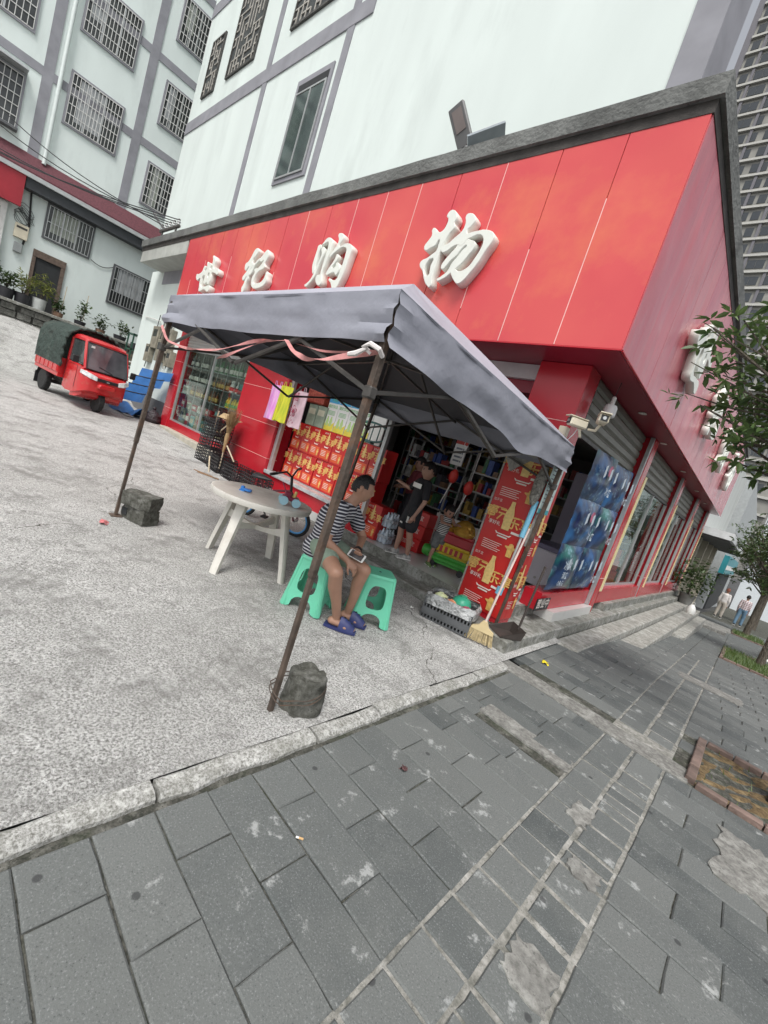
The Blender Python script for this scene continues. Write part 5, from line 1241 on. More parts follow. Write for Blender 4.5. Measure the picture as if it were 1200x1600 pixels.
for r_ in range(3):
    for c_ in range(2):
        y0 = 5.30+.92*c_; z0 = 1.74-.60*r_
        t = thing('drinks_poster', f'wrinkled blue drinks poster in the side window, {pls[r_]} row, {"nearer the doorway" if c_ == 0 else "nearer the red post"}', 'poster', (-1.755, y0, z0), R(90), 'blue drinks posters')
        obj('poster_sheet', MB().grid(lambda u, v: (.93*u, -.010-.075*math.sin(math.pi*u)*math.sin(math.pi*v)**.7-.02*abs(noise.noise(Vector((u*4+c_*3, v*4+r_, 1)))), .615*v+(.05*(u-.5) if r_ == 0 else 0)), 18, 14), bms[(r_+c_) % 3], t, smooth=True, fix=False)
        mb = MB()
        for q in range(3): poly(mb, [(.18+.25*q, -.12+.0*q) for _ in range(0)] or [(.2+.24*q, .30), (.27+.24*q, .34), (.25+.24*q, .47), (.18+.24*q, .44)], -.118)
        if r_ == 2 and c_ == 0: place(mb, text_mb('ORG', .10, .012), .2, .12, -.10); place(mb, text_mb('冰饮', .13, .012), .2, .36, -.119); place(mb, text_mb('清爽', .10, .01), .22, .23, -.115)
        else: place(mb, text_mb('冰爽', .12, .01), .62, .17, -.11)
        obj('white_print', mb, icew, t, fix=False)
        if r_ < 2 and c_ == 0:
            mb = MB(); mb.lathe([(.0, 0), (.07, .0), (.07, .004), (0, .005)], 14, M=eul(R(90), 0, 0, (.42, -.112, .42))); obj('rose_badge', mb, rose, t)
t = thing('small_sign', 'black and white printed sign strip below the blue posters', 'sign', (-1.70, 5.28, .30), R(90)); obj('strip', MB().box(-.2, .22, -.012, 0, 0, .15), black, t); mb = MB(); place(mb, text_mb('营业中', .13, .01), .01, .08, -.0135); obj('white_lettering', mb, wprint, t)
t = thing('mirror_sheet', 'crumpled silvery sheet above the blue posters in the side window', 'sheet', (-1.80, 6.35, 2.02), R(90)); obj('foil', MB().grid(lambda u, v: (.5*u, -.02-noise.noise(Vector((u*4, v*4, 8)))*.04, .28*v), 10, 8), mat('foil', (.4, .45, .38), .25, .4, 7, metal=.3), t)
# stickers on the side bays
for i, y in enumerate(POSTS[:2]):
    t = thing('white_sticker', ['white poster hung beside the nearest red side post', 'white poster hung beside the second red side post'][i], 'poster', (-1.77, y+.40, 1.15), R(90)); obj('paper', MB().box(0, .42, -.006, 0, .1, .72), whitep, t); mb = MB(); quad(mb, .03, .39, .15, .35, -.0075); obj('print', mb, redp, t)
# hanging decorations inside side windows: red goods
for i, (y, z) in enumerate(((9.0, .55), (12.2, .55), (15.4, .55))):
    t = thing('red_gift_stack', f'stack of red gift boxes behind the side window, {ordn[i]} bay past the blue posters', 'boxes', (-2.05, y, z-.03), R(90), 'red gift stacks')
    for k_ in range(3): obj('gift_box', MB().box(-.6+.1*k_, .6-.12*k_, -.1, .1, .22*k_, .22*k_+.21), redp, t, bevel=.004)
# ================================================================== people
def capsule(mb, p0, r0, p1, r1, lat=None, k=1., n=14, c0=True, c1=True):
    p0 = Vector(p0); p1 = Vector(p1); d = (p1-p0); L_ = d.length; d = d/L_ if L_ > 1e-6 else Vector((0, 0, 1))
    if lat is None: u = d.orthogonal().normalized()
    else: u = Vector(lat); u = (u-d*u.dot(d)).normalized()
    w_ = d.cross(u); rings = []
    def ring(c, r): return [c+u*math.cos(2*math.pi*i/n)*r*k+w_*math.sin(2*math.pi*i/n)*r for i in range(n)]
    for a in (80, 55, 28): rings.append(ring(p0-d*r0*math.sin(R(a)), r0*math.cos(R(a))))
    for t in (0, .33, .66, 1): rings.append(ring(p0.lerp(p1, t), r0+(r1-r0)*t))
    for a in (28, 55, 80): rings.append(ring(p1+d*r1*math.sin(R(a)), r1*math.cos(R(a))))
    mb.loft(rings)
def fuse(name, mb, vox, m, parent, smooth_it=6):
    off = OFF.get(parent.name)
    me = mesh_of('tmp', mb, off=off); o = bpy.data.objects.new('tmp', me); C.objects.link(o)
    rm = o.modifiers.new('r', 'REMESH'); rm.mode = 'VOXEL'; rm.voxel_size = vox; rm.use_smooth_shade = True
    sm = o.modifiers.new('s', 'SMOOTH'); sm.iterations = smooth_it; sm.factor = .5
    dg = bpy.context.evaluated_depsgraph_get(); out = bpy.data.meshes.new_from_object(o.evaluated_get(dg)); out.name = name
    bpy.data.objects.remove(o); bpy.data.meshes.remove(me)
    return put(name, out, m, parent, smooth=False)
def head_mb(mb, c, face, up=(0, 0, 1), s=1., hair=False, hairline=.02, adult=True):
    c = Vector(c); f = Vector(face).normalized(); upv = Vector(up); upv = (upv-f*upv.dot(f)).normalized(); rt_ = f.cross(upv)
    nu, nv = 28, 20; rings = []
    for j in range(nv+1):
        th = math.pi*(j+.35)/(nv+.7); row = []
        for i in range(nu):
            ph = 2*math.pi*i/nu
            x = math.sin(th)*math.sin(ph); y = math.sin(th)*math.cos(ph); z = -math.cos(th)
            X = x*.076; Y = y*.094; Z = z*.115
            if z < -.1: X *= 1-.30*(-z-.1); Y *= (1-.18*(-z-.1)) if y > 0 else (1-.42*(-z-.1))
            if y > .3 and not hair:
                fx = x/.35; 
                nose = math.exp(-(fx/.32)**2)*math.exp(-((z+.12)/.17)**2); Y += .022*nose*(1 if adult else .6)
                eye = math.exp(-((abs(x)-.36)/.16)**2)*math.exp(-((z-.08)/.11)**2); Y -= .010*eye
                brow = math.exp(-((z-.24)/.09)**2)*math.exp(-(x/.6)**2); Y += .005*brow
                lip = math.exp(-(x/.28)**2)*math.exp(-((z+.46)/.08)**2); Y += .008*lip
                chin = math.exp(-(x/.3)**2)*math.exp(-((z+.78)/.16)**2); Y += .010*chin
            if hair:
                g = 1.075+.02*noise.noise(Vector((x*6, y*6, z*6))); X *= g; Y *= g; Z *= g
            row.append(c+(rt_*X+f*Y+upv*Z)*s)
        rings.append(row)
    if hair:
        # keep only the scalp: cut below a hairline that is high in front, low behind
        n = nu; vs = [p for r in rings for p in r]; b0 = len(mb.v); keep = []
        for j in range(len(rings)-1):
            for i in range(nu):
                q = [j*n+i, j*n+(i+1) % n, (j+1)*n+(i+1) % n, (j+1)*n+i]
                cc = sum((vs[t] for t in q), Vector())/4-c; yy = cc.dot(f)/s; zz = cc.dot(upv)/s
                if zz > (hairline+.030 if yy > .045 else hairline-.012 if yy > .0 else hairline-.03 if yy > -.045 else hairline-.07): keep.append(tuple(q))
        mb.add(vs, keep+[tuple(range((len(rings)-1)*n, len(rings)*n))])
        rh = random.Random(12)
        for q in keep:
            for _ in range(5):
                a_ = [rh.random() for _ in range(4)]; sm_ = sum(a_); p = sum((vs[t]*w for t, w in zip(q, a_)), Vector())/sm_
                o_ = (p-c).normalized(); dn = (upv*-.5+Vector((rh.gauss(0, .4), rh.gauss(0, .4), rh.gauss(0, .3)))+o_*.75).normalized(); sd_ = dn.cross(o_); sd_ = sd_.normalized()*.0016*s if sd_.length > 1e-4 else Vector((.0016*s, 0, 0))
                mb.add([p-sd_, p+sd_, p+dn*rh.uniform(.008, .017)*s], [(0, 1, 2)])
    else:
        mb.loft(rings)
        for sx in (-1, 1):
            e = c+(rt_*sx*.078+f*-.008+upv*.0)*s
            capsule(mb, e-upv*.014*s, .010*s, e+upv*.020*s, .015*s, lat=f, k=1.2, n=8)
def hand(mb, wrist, d, palm_n, s=1., curl=.5, thumb=1):
    # d: direction of the fingers, palm_n: out of the palm
    w0 = Vector(wrist); d = Vector(d).normalized(); pn = Vector(palm_n); pn = (pn-d*pn.dot(d)).normalized(); lat = d.cross(pn)
    pc = w0+d*.085*s
    capsule(mb, w0+d*.01*s, .026*s, pc-d*.012*s, .030*s, lat=lat, k=1.3, n=12)
    for i, (o_, L_) in enumerate(((-.031, .068), (-.011, .078), (.010, .073), (.029, .057))):
        b0 = pc+lat*o_*s-d*.006*s; a1 = curl*.6; a2 = curl*1.5; a3 = curl*2.2
        q1 = b0+(d*math.cos(a1)+pn*math.sin(a1))*L_*.42*s; q2 = q1+(d*math.cos(a2)+pn*math.sin(a2))*L_*.34*s; q3 = q2+(d*math.cos(a3)+pn*math.sin(a3))*L_*.24*s
        capsule(mb, b0, .0095*s, q1, .009*s, n=8); capsule(mb, q1, .009*s, q2, .0083*s, n=8); capsule(mb, q2, .0083*s, q3, .0075*s, n=8)
    t0 = w0+d*.03*s+lat*-.030*thumb*s; t1 = t0+(d*.6-lat*.75*thumb+pn*.25).normalized()*.040*s; t2 = t1+(d*.85-lat*.25*thumb+pn*.35).normalized()*.034*s
    capsule(mb, t0, .013*s, t1, .011*s, n=8); capsule(mb, t1, .011*s, t2, .009*s, n=8)
skin_a = mat('skin_tan', (.36, .20, .135), .5, .10, 8, .03, 60); skin_b = mat('skin_child', (.36, .205, .15), .5, .08, 8)
hair_m = mat('black_hair', (.012, .010, .010), .5, .3, 40, .3, 90)
def stripe_mat(name, a, b_, freq, dist=.6, axis='Z', thr=.5):
    m = bpy.data.materials.new(name); m.use_nodes = True; nt = m.node_tree; N = nt.nodes; L = nt.links; b = N['Principled BSDF']; b.inputs['Roughness'].default_value = .85
    tc = N.new('ShaderNodeTexCoord'); wv = N.new('ShaderNodeTexWave'); wv.bands_direction = axis; wv.inputs['Scale'].default_value = freq; wv.inputs['Distortion'].default_value = dist; wv.inputs['Detail'].default_value = 1; wv.inputs['Detail Scale'].default_value = 1.2
    L.new(tc.outputs['Object'], wv.inputs[0]); r = N.new('ShaderNodeMapRange'); r.inputs[1].default_value = thr; r.inputs[2].default_value = thr+.12; L.new(wv.outputs['Fac'], r.inputs[0])
    x = N.new('ShaderNodeMix'); x.data_type = 'RGBA'; x.inputs[6].default_value = (*a, 1); x.inputs[7].default_value = (*b_, 1); L.new(r.outputs[0], x.inputs[0]); L.new(x.outputs[2], b.inputs['Base Color']); return m
# ---- seated man
V = Vector
man = thing('person', 'seated man in striped shirt looking away, holding a phone', 'person', (-2.63, 2.45, .05), world=True)
f_ = V((.83, .55, 0)).normalized(); rt = V((.55, -.83, 0)).normalized(); up_ = V((0, 0, 1))
Hc = V((-2.645, 2.445, .615)); hR = Hc+rt*.085; hL = Hc-rt*.085
kR = V((-2.215, 2.255, .535)); kL = V((-2.27, 2.62, .535)); aR = V((-2.265, 2.465, .125)); aL = V((-2.335, 2.66, .125))
ch = V((-2.66, 2.46, .86)); nb_ = V((-2.585, 2.51, 1.03)); hd = V((-2.52, 2.565, 1.165))
sR = nb_+rt*.185-up_*.055; sL = nb_-rt*.185-up_*.055
eR = V((-2.455, 2.27, .71)); wR = V((-2.315, 2.44, .60)); eL = V((-2.56, 2.79, .73)); wL = V((-2.42, 2.63, .655))
mb = MB()
capsule(mb, hR, .085, kR, .058); capsule(mb, hL, .085, kL, .058)
def calf(k, a):
    m_ = k.lerp(a, .30)-f_*.012; capsule(mb, k, .055, m_, .056); capsule(mb, m_, .056, k.lerp(a, .62), .043); capsule(mb, k.lerp(a, .62), .043, a, .034)
calf(kR, aR); calf(kL, aL)
for a, tdir in ((aR, V((.80, .60, 0))), (aL, V((.86, .5, 0)))):
    tdir.normalize(); capsule(mb, a-up_*.035-tdir*.03, .034, a-up_*.048+tdir*.09, .026, lat=tdir.cross(up_), k=1.25); capsule(mb, a-up_*.048+tdir*.09, .025, a-up_*.056+tdir*.165, .014, lat=tdir.cross(up_), k=2.2)
capsule(mb, Hc-up_*.03, .10, ch, .10, lat=rt, k=1.35); capsule(mb, ch, .10, nb_-up_*.07, .085, lat=rt, k=1.5); capsule(mb, nb_-up_*.05, .055, hd-up_*.06-f_*.01, .050)
for s_, e_, w_ in ((sR, eR, wR), (sL, eL, wL)):
    capsule(mb, s_, .056, e_, .040); capsule(mb, e_, .040, w_, .027, )
head_mb(mb, hd, (.74, .66, -.10), (0.05, .03, 1))
hand(mb, wR, (.55, .55, -.55), (-.3, .2, -.6), 1., .55, 1); hand(mb, wL, (.55, -.60, -.20), (.2, .2, .8), 1., .75, -1)
fuse('body', mb, .0065, skin_a, man, 5)
m_stripe = stripe_mat('striped_cloth', (.022, .022, .035), (.52, .52, .55), 11.5, 1.6, 'Z', .62)
mb = MB(); capsule(mb, Hc+up_*.0, .125, ch, .122, lat=rt, k=1.36, n=20); capsule(mb, ch, .122, nb_-up_*.085, .098, lat=rt, k=1.5, n=20)
capsule(mb, nb_-up_*.08+rt*.1, .075, sR, .066); capsule(mb, nb_-up_*.08-rt*.1, .075, sL, .066)
capsule(mb, sR, .068, sR.lerp(eR, .62), .066); capsule(mb, sL, .068, sL.lerp(eL, .62), .066)
capsule(mb, Hc-f_*.03-up_*.02, .13, Hc-f_*.05-up_*.045, .125, lat=rt, k=1.2, n=18)
fuse('shirt', mb, .009, m_stripe, man, 6)
m_short = mat('sage_shorts', (.20, .26, .20), .9, .12, 9, .2, 20)
mb = MB(); capsule(mb, Hc-up_*.02, .118, Hc+up_*.03, .12, lat=rt, k=1.35); capsule(mb, hR, .100, hR.lerp(kR, .52), .090); capsule(mb, hL, .100, hL.lerp(kL, .55), .090); fuse('shorts', mb, .010, m_short, man, 4)
mb = MB(); head_mb(mb, hd, (.74, .66, -.10), (.05, .03, 1), hair=True, hairline=.035); obj('hair', mb, hair_m, man, smooth=True, fix=False)
m_clog = mat('navy_rubber', (.03, .04, .14), .5, .15, 8)
for a, tdir in ((aR, V((.80, .60, 0))), (aL, V((.86, .5, 0)))):
    tdir.normalize(); ltt = tdir.cross(up_); z0 = gz(a.x)+.002
    def ft(s): return (a+tdir*(-.085+.275*s)).to_2d()
    mb = MB(); rings = []
    for s in [i/9 for i in range(10)]:
        c = a+tdir*(-.08+.27*s); w_ = (.034+.018*math.sin(math.pi*min(1, s*.8+.12)))*(1 if s < .85 else .8)
        rings.append([V((c.x, c.y, z0))+ltt*w_*sx+up_*h_ for sx, h_ in ((-1, 0), (1, 0), (1.05, .02), (-1.05, .02))])
    cl = obj('clog', MB().loft(rings), m_clog, man, smooth=True)
    rings = []
    for s in [.45+.06*i for i in range(9)]:
        c = a+tdir*(-.08+.27*s); hgt = .085*(1-((s-.45)/.56)**2)+.012; w_ = .050*(1 if s < .85 else .82)
        rings.append([V((c.x, c.y, z0+.018))+ltt*w_*math.cos(math.pi*i/7)+up_*hgt*math.sin(math.pi*i/7)*.95 for i in range(8)])
    obj('clog_upper', MB().loft(rings), m_clog, cl, smooth=True)
    for i in range(3):
        s = .56+.12*i; c = a+tdir*(-.08+.27*s); obj('vent_hole', MB().lathe([(.0, 0), (.010, 0), (.010, .002), (0, .003)], 8, o=(c.x, c.y, z0+.020+.085*(1-((s-.45)/.56)**2)+.008)), black, cl)
obj('wristband', MB().lathe([(.034, -.012), (.037, -.012), (.037, .012), (.034, .012)], 14, M=Matrix.Translation(wL) @ (wL-eL).to_track_quat('Z', 'Y').to_matrix().to_4x4()), black, man, smooth=True)
ph = thing('phone', 'white-edged smartphone in the seated man\'s hand', 'phone', (-2.335, 2.545, .640))
Mq = Matrix.Identity(4)
ph.rotation_euler = (R(48), R(8), R(28))
obj('case', MB().box(-.074, .074, -.037, .037, -.005, .004), whitep, ph, bevel=.004, segs=2); obj('screen', MB().box(-.058, .058, -.032, .032, .0042, .005), mat('phone_screen', (.10, .09, .09), .1, .6, 20), ph)
# ---- generic standing figure
def stand(label, loc, rz, Ht, top_m, bot_m, skin, arms, headdir=(0, -1, 0), sleeves=.5, shortlen=.5, lean=(0, 0), shoe_m=None, vox=.009, hairline=.03, tank=False, legs_long=False, stance=.09, hair_col=None, step=0., group=None, child=True):
    t = thing('person', label, 'person', loc, rz, group)
    s = Ht/1.28; hs_ = (1.0 if child else .95)
    hip = .50*Ht; sh = .80*Ht; hc = V((lean[0]*1.1, lean[1]*1.1, Ht-.112*max(.86, s**.35)))
    P = V((lean[0]*.2, lean[1]*.2, hip+.03*s)); chs = V((lean[0]*.8, lean[1]*.8, sh-.05*s)); L_ = V((1, 0, 0))
    mb = MB(); leg = {}
    for sx in (-1, 1):
        h_ = P+V((sx*.068*s, 0, -.02*s)); k_ = V((sx*stance*s, -.015*s+sx*step*.5, .27*Ht)); a_ = V((sx*(stance+.005)*s, sx*step+.02*s, .055*s)); leg[sx] = (h_, k_, a_)
        capsule(mb, h_, .068*s, k_, .045*s); capsule(mb, k_, .043*s, k_.lerp(a_, .35)+V((0, .012*s, 0)), .042*s); capsule(mb, k_.lerp(a_, .35)+V((0, .012*s, 0)), .042*s, a_, .027*s)
        capsule(mb, a_+V((0, .015, -.025))*s, .026*s, a_+V((0, -.11, -.035))*s, .020*s, lat=L_, k=1.4)
    capsule(mb, P, .082*s, P.lerp(chs, .5), .078*s, lat=L_, k=1.25); capsule(mb, P.lerp(chs, .5), .078*s, chs, .083*s, lat=L_, k=1.3); capsule(mb, chs+V((0, 0, .05*s)), .040*s, hc-V((0, 0, .05)), .036*s)
    arm = {}
    for sx in (-1, 1):
        S = chs+V((sx*.125*s, 0, .035*s)); e_ = V(arms[sx][0])*s; w_ = V(arms[sx][1])*s; arm[sx] = (S, S+e_, S+w_)
        capsule(mb, S, .038*s, S+e_, .030*s); capsule(mb, S+e_, .030*s, S+w_, .021*s); dd = (w_-e_).normalized(); hand(mb, S+w_, dd, V((-sx, 0, -.2)) if abs(dd.z) > .6 else V((0, 0, -1)), .78*s**.6, .35, -sx)
    head_mb(mb, hc, headdir, s=max(.86, s**.35), adult=not child)
    fuse('body', mb, vox, skin, t, 4)
    mb = MB(); capsule(mb, P+V((0, 0, .02*s)), .098*s, chs, .098*s, lat=L_, k=1.28); 
    for sx in (-1, 1):
        if not tank: capsule(mb, chs+V((sx*.06*s, 0, .03*s)), .055*s, arm[sx][0], .050*s); capsule(mb, arm[sx][0], .052*s, arm[sx][0].lerp(arm[sx][1], sleeves*1.5 if sleeves < .67 else 1), .048*s)
        if sleeves > .9: capsule(mb, arm[sx][1], .046*s, arm[sx][2], .036*s)
    fuse('top', mb, vox, top_m, t, 4)
    mb = MB(); capsule(mb, P-V((0, 0, .01*s)), .095*s, P+V((0, 0, .03*s)), .095*s, lat=L_, k=1.26)
    for sx in (-1, 1):
        h_, k_, a_ = leg[sx]
        if legs_long: capsule(mb, h_, .083*s, k_, .062*s); capsule(mb, k_, .062*s, a_, .048*s)
        else: capsule(mb, h_, .085*s, h_.lerp(k_, shortlen*1.2), .082*s)
    fuse('trousers' if legs_long else 'shorts', mb, vox, bot_m, t, 4)
    mb = MB(); head_mb(mb, hc, headdir, s=max(.86, s**.35), hair=True, hairline=hairline); obj('hair', mb, hair_col or hair_m, t, smooth=True, fix=False)
    fd = V(headdir).normalized(); rt2 = fd.cross(V((0, 0, 1))).normalized(); u2 = rt2.cross(fd); hs2 = max(.86, s**.35)
    for sx in (-1, 1):
        obj('eye', MB().lathe([(0, 0), (.011, 0), (.009, .004), (0, .005)], 8, M=Matrix.Translation(hc+(rt2*sx*.030+fd*.083+u2*.010)*hs2) @ fd.to_track_quat('Z', 'Y').to_matrix().to_4x4()), black, t)
        obj('eyebrow', MB().cyl(hc+(rt2*sx*.016+fd*.090+u2*.026)*hs2, hc+(rt2*sx*.046+fd*.080+u2*.027)*hs2, .0035*hs2, n=6), hair_m, t)
    obj('mouth', MB().cyl(hc+(rt2*-.018+fd*.090-u2*.052)*hs2, hc+(rt2*.018+fd*.090-u2*.052)*hs2, .0045*hs2, n=6), mat('lip', (.28, .10, .09), .5), t)
    for sx in (-1, 1):
        a_ = leg[sx][2]; rings = []
        for q, (y, w_, h_) in enumerate(((.055, .028, .075), (.03, .036, .085), (-.03, .036, .075), (-.08, .042, .055), (-.125, .036, .045), (-.145, .02, .03))):
            rings.append([V((a_.x+w_*s*math.cos(math.pi*i/7)*1.05, a_.y+y*s, h_*s*math.sin(math.pi*i/7)**.7)) for i in range(8)])
        sh_ = obj('shoe', MB().loft(rings), shoe_m or black, t, smooth=True)
        obj('sole', MB().box(a_.x-.043*s, a_.x+.043*s, a_.y-.14*s, a_.y+.058*s, -.0, .014*s), whitep, sh_, bevel=.004)
    return t, chs, s, P
m_blk_cloth = mat('black_cloth', (.016, .016, .02), .85, .2, 8)
bt, chs, s_, P_ = stand('boy in black T-shirt with white chest stripe standing at the shop step', (-3.38, 4.46, .283), R(-28), 1.30, m_blk_cloth, mat('black_shorts', (.018, .018, .022), .8, .2, 8), skin_b,
    {-1: ((-.14, -.05, -.13), (-.27, -.13, -.10)), 1: ((.06, .0, -.22), (.05, -.07, -.42))}, (-.15, -1, -.1), .5, .62, (.09, -.01), mat('trainer_black', (.05, .05, .05), .5, .5, 25, col2=(.5, .5, .48)), step=.05)
obj('chest_stripe', MB().grid(lambda u, v: (chs.x-.132+.264*u, chs.y-.088-.038*math.sin(math.pi*u), chs.z-.045+.06*v), 12, 1), whitep, bt, smooth=True)
for q in range(3): obj('shorts_mark', MB().box(.105+.012*q, .112+.012*q, -.10, -.085, P_.z-.20, P_.z-.12), whitep, bt)
obj('shorts_badge', MB().box(-.05, .02, -.112, -.104, P_.z-.24, P_.z-.222), whitep, bt)
stand('toddler in striped vest reaching towards the ride-on toy', (-3.08, 4.80, .283), R(62), .86, stripe_mat('toddler_stripes', (.02, .02, .025), (.6, .6, .58), 14, .2, 'Z', .5), mat('camo_shorts', (.13, .14, .14), .9, .5, 18), skin_b,
    {-1: ((-.02, -.13, -.09), (.02, -.27, -.08)), 1: ((.02, -.13, -.08), (-.01, -.27, -.05))}, (.05, -1, -.35), .4, .6, (0, -.02), mat('green_shoe', (.14, .22, .08), .6, .3, 20), .007, .02, tank=True, stance=.07, step=.03)
stand('person in maroon top standing in the shop behind the boy', (-4.40, 5.6, .283), R(-35), 1.36, mat('maroon_cloth', (.16, .03, .04), .85, .2), mat('dark_trousers', (.03, .03, .04), .85, .2), skin_b,
    {-1: ((-.05, -.05, -.2), (.02, -.2, -.25)), 1: ((.05, -.05, -.2), (-.02, -.2, -.25))}, (.1, -1, -.2), .6, .5, legs_long=True, vox=.010, hairline=.02)
plaid = bpy.data.materials.new('plaid_cloth'); plaid.use_nodes = True
_N = plaid.node_tree.nodes; _L = plaid.node_tree.links; _tc = _N.new('ShaderNodeTexCoord'); _br = _N.new('ShaderNodeTexBrick'); _mp = _N.new('ShaderNodeMapping'); _mp.inputs['Rotation'].default_value = (R(90), 0, 0); _L.new(_tc.outputs['Object'], _mp.inputs[0]); _L.new(_mp.outputs[0], _br.inputs[0])
_br.offset = 0; _br.inputs['Scale'].default_value = 6; _br.inputs['Mortar Size'].default_value = .05; _br.inputs['Color1'].default_value = (.34, .22, .22, 1); _br.inputs['Color2'].default_value = (.26, .18, .2, 1); _br.inputs['Mortar'].default_value = (.7, .68, .68, 1); _br.inputs['Brick Width'].default_value = .5; _br.inputs['Row Height'].default_value = .5; _L.new(_br.outputs[0], _N['Principled BSDF'].inputs['Base Color'])
down = {-1: ((-.04, .02, -.24), (-.03, -.03, -.45)), 1: ((.04, .02, -.24), (.03, -.03, -.45))}
stand('distant pedestrian in white and maroon checked shirt and jeans', (.10, 28.2, pz(28.2)), R(180), 1.62, plaid, mat('jeans', (.11, .19, .27), .85, .15), skin_a, down, (0, -1, -.1), .97, legs_long=True, vox=.014, child=False, step=.08)
stand('distant pedestrian in white top and beige trousers with reddish hair', (-.75, 29.0, pz(29.0)), R(170), 1.62, mat('white_cloth', (.6, .57, .55), .85, .2, 6), mat('beige_cloth', (.42, .38, .33), .85, .1), skin_a, down, (.2, -1, -.1), .97, legs_long=True, vox=.014, child=False, hair_col=mat('red_hair', (.22, .07, .04), .5, .3, 30))
# ================================================================== red cargo three-wheeler
tri = thing('cargo_tricycle', 'red three-wheeled cargo vehicle with dark green canvas cover', 'three-wheeler', (-12.55, 2.58, gz(-12.6)+.0), R(10))
tri.rotation_euler = (0, R(2.06), R(10)); tri.scale = (.90, .90, .90)
rp = mat('tri_red', (.52, .018, .022), .25, .06, 2, spec=.6, coat=.6, dirt_or_sheen=(.30, .14, .09), dscale=3.5, damt=.45); canvas = mat('green_canvas', (.032, .050, .042), .8, .3, 3, .5, 7, dirt_or_sheen=(.10, .10, .08), dscale=2.5, damt=.4); rub = mat('tyre_rubber', (.02, .02, .02), .85, .3, 20, .2, 40)
# local +x = forwards. cab front at x=1.35, cargo tail x=-1.55 ; widths in y
def ring_yz(x, pts): return [V((x, y, z)) for y, z in pts]
def cab_ring(x, hw, zb, zt, r=.10, hw2=None):
    hw2 = hw2 or hw; out = []
    P = [(-hw, zb), (-hw, zb+(zt-zb)*.5), (-hw2, zt-r), (-hw2+r*.35, zt-r*.35), (-hw2+r, zt), (0, zt+.015), (hw2-r, zt), (hw2-r*.35, zt-r*.35), (hw2, zt-r), (hw, zb+(zt-zb)*.5), (hw, zb)]
    return ring_yz(x, P)
# lower cab body with bulging nose
obj('cab_body', MB().loft([cab_ring(.28, .50, .34, 1.02, .05), cab_ring(.55, .52, .30, 1.02, .05), cab_ring(.95, .53, .33, 1.02, .05), cab_ring(1.20, .52, .40, .98, .06), cab_ring(1.34, .46, .46, .92, .07), cab_ring(1.40, .36, .50, .84, .08)]), rp, tri, smooth=True)
obj('chin', MB().loft([cab_ring(.80, .50, .22, .50, .04), cab_ring(1.1, .50, .26, .52, .04), cab_ring(1.26, .44, .36, .56, .05)]), rp, tri, smooth=True)
obj('wheel_arch', MB().add([V((1.12+r_*math.cos(R(a)), y_, .27+r_*math.sin(R(a)))) for y_, r_ in ((-.17, .30), (-.16, .335), (.16, .335), (.17, .30)) for a in range(35, 150, 12)], [(q*10+i, q*10+i+1, q*10+11+i, q*10+10+i) for q in range(3) for i in range(9)]), rp, tri, smooth=True)
obj('nose_hood', MB().loft([cab_ring(1.10, .26, .58, .72, .05), cab_ring(1.36, .24, .60, .74, .05), cab_ring(1.47, .17, .62, .70, .04)]), rp, tri, smooth=True)
# roof and pillars
obj('roof', MB().loft([cab_ring(.24, .48, 1.56, 1.66, .05), cab_ring(.6, .50, 1.58, 1.71, .06), cab_ring(.92, .48, 1.58, 1.68, .05), cab_ring(1.0, .44, 1.57, 1.63, .03)]), rp, tri, smooth=True)
for sy in (-1, 1):
    obj('front_pillar', MB().tube([(1.24, sy*.475, .97), (1.12, sy*.475, 1.28), (.97, sy*.455, 1.60)], .035, 8), rp, tri, smooth=True)
    obj('rear_pillar', MB().tube([(.30, sy*.485, 1.0), (.30, sy*.475, 1.58)], .035, 8), rp, tri, smooth=True)
    obj('side_window', MB().add([(.34, sy*.482, 1.03), (1.18, sy*.482, 1.03), (.97, sy*.468, 1.56), (.34, sy*.472, 1.56)], [(0, 1, 2, 3)]), mat('tri_glass_side', (.06, .07, .07), .08, .4, 2, spec=.7), tri)
    obj('door_seam', MB().tube([(.36, sy*.532, .45), (.36, sy*.525, .98), (.98, sy*.532, .98), (1.0, sy*.534, .45)], .004, 5), black, tri)
    obj('mirror', MB().cbox((1.12, sy*.66, 1.12), (.05, .13, .17)), black, tri, bevel=.015); obj('mirror_arm', MB().cyl((1.15, sy*.48, 1.05), (1.12, sy*.62, 1.10), .010, n=6), black, tri)
    obj('headlight', MB().loft([[V((x_, sy*(y_), z_+dz)) for dz in (0,)] and [V((1.375, sy*.25, .775)), V((1.375, sy*.25, .845)), V((1.30, sy*.25, .845)), V((1.30, sy*.25, .775))], [V((1.352, sy*.38, .790)), V((1.345, sy*.38, .885)), V((1.26, sy*.38, .885)), V((1.26, sy*.38, .79))], [V((1.285, sy*.49, .835)), V((1.27, sy*.49, .915)), V((1.2, sy*.49, .915)), V((1.2, sy*.49, .835))]]) if False else MB().loft([[V((1.44, sy*.24, .765)), V((1.415, sy*.24, .865)), V((1.30, sy*.25, .855)), V((1.30, sy*.25, .765))], [V((1.415, sy*.38, .785)), V((1.385, sy*.38, .905)), V((1.25, sy*.38, .895)), V((1.25, sy*.38, .785))], [V((1.31, sy*.535, .84)), V((1.28, sy*.535, .935)), V((1.15, sy*.525, .93)), V((1.15, sy*.525, .84))]]), mat('headlight_clear', (.62, .65, .65), .12, .3, 14, spec=.8), tri, bevel=.006)
ws = MB().grid(lambda u, v: (1.275-.265*v+.035*math.sin(math.pi*u), -.455+.02*v+(.91-.04*v)*u, 1.0+.575*v), 10, 6)
obj('windscreen', ws, mat('tri_windscreen', (.10, .11, .12), .06, .6, 2.2, spec=.9, col2=(.03, .03, .035)), tri, smooth=True)
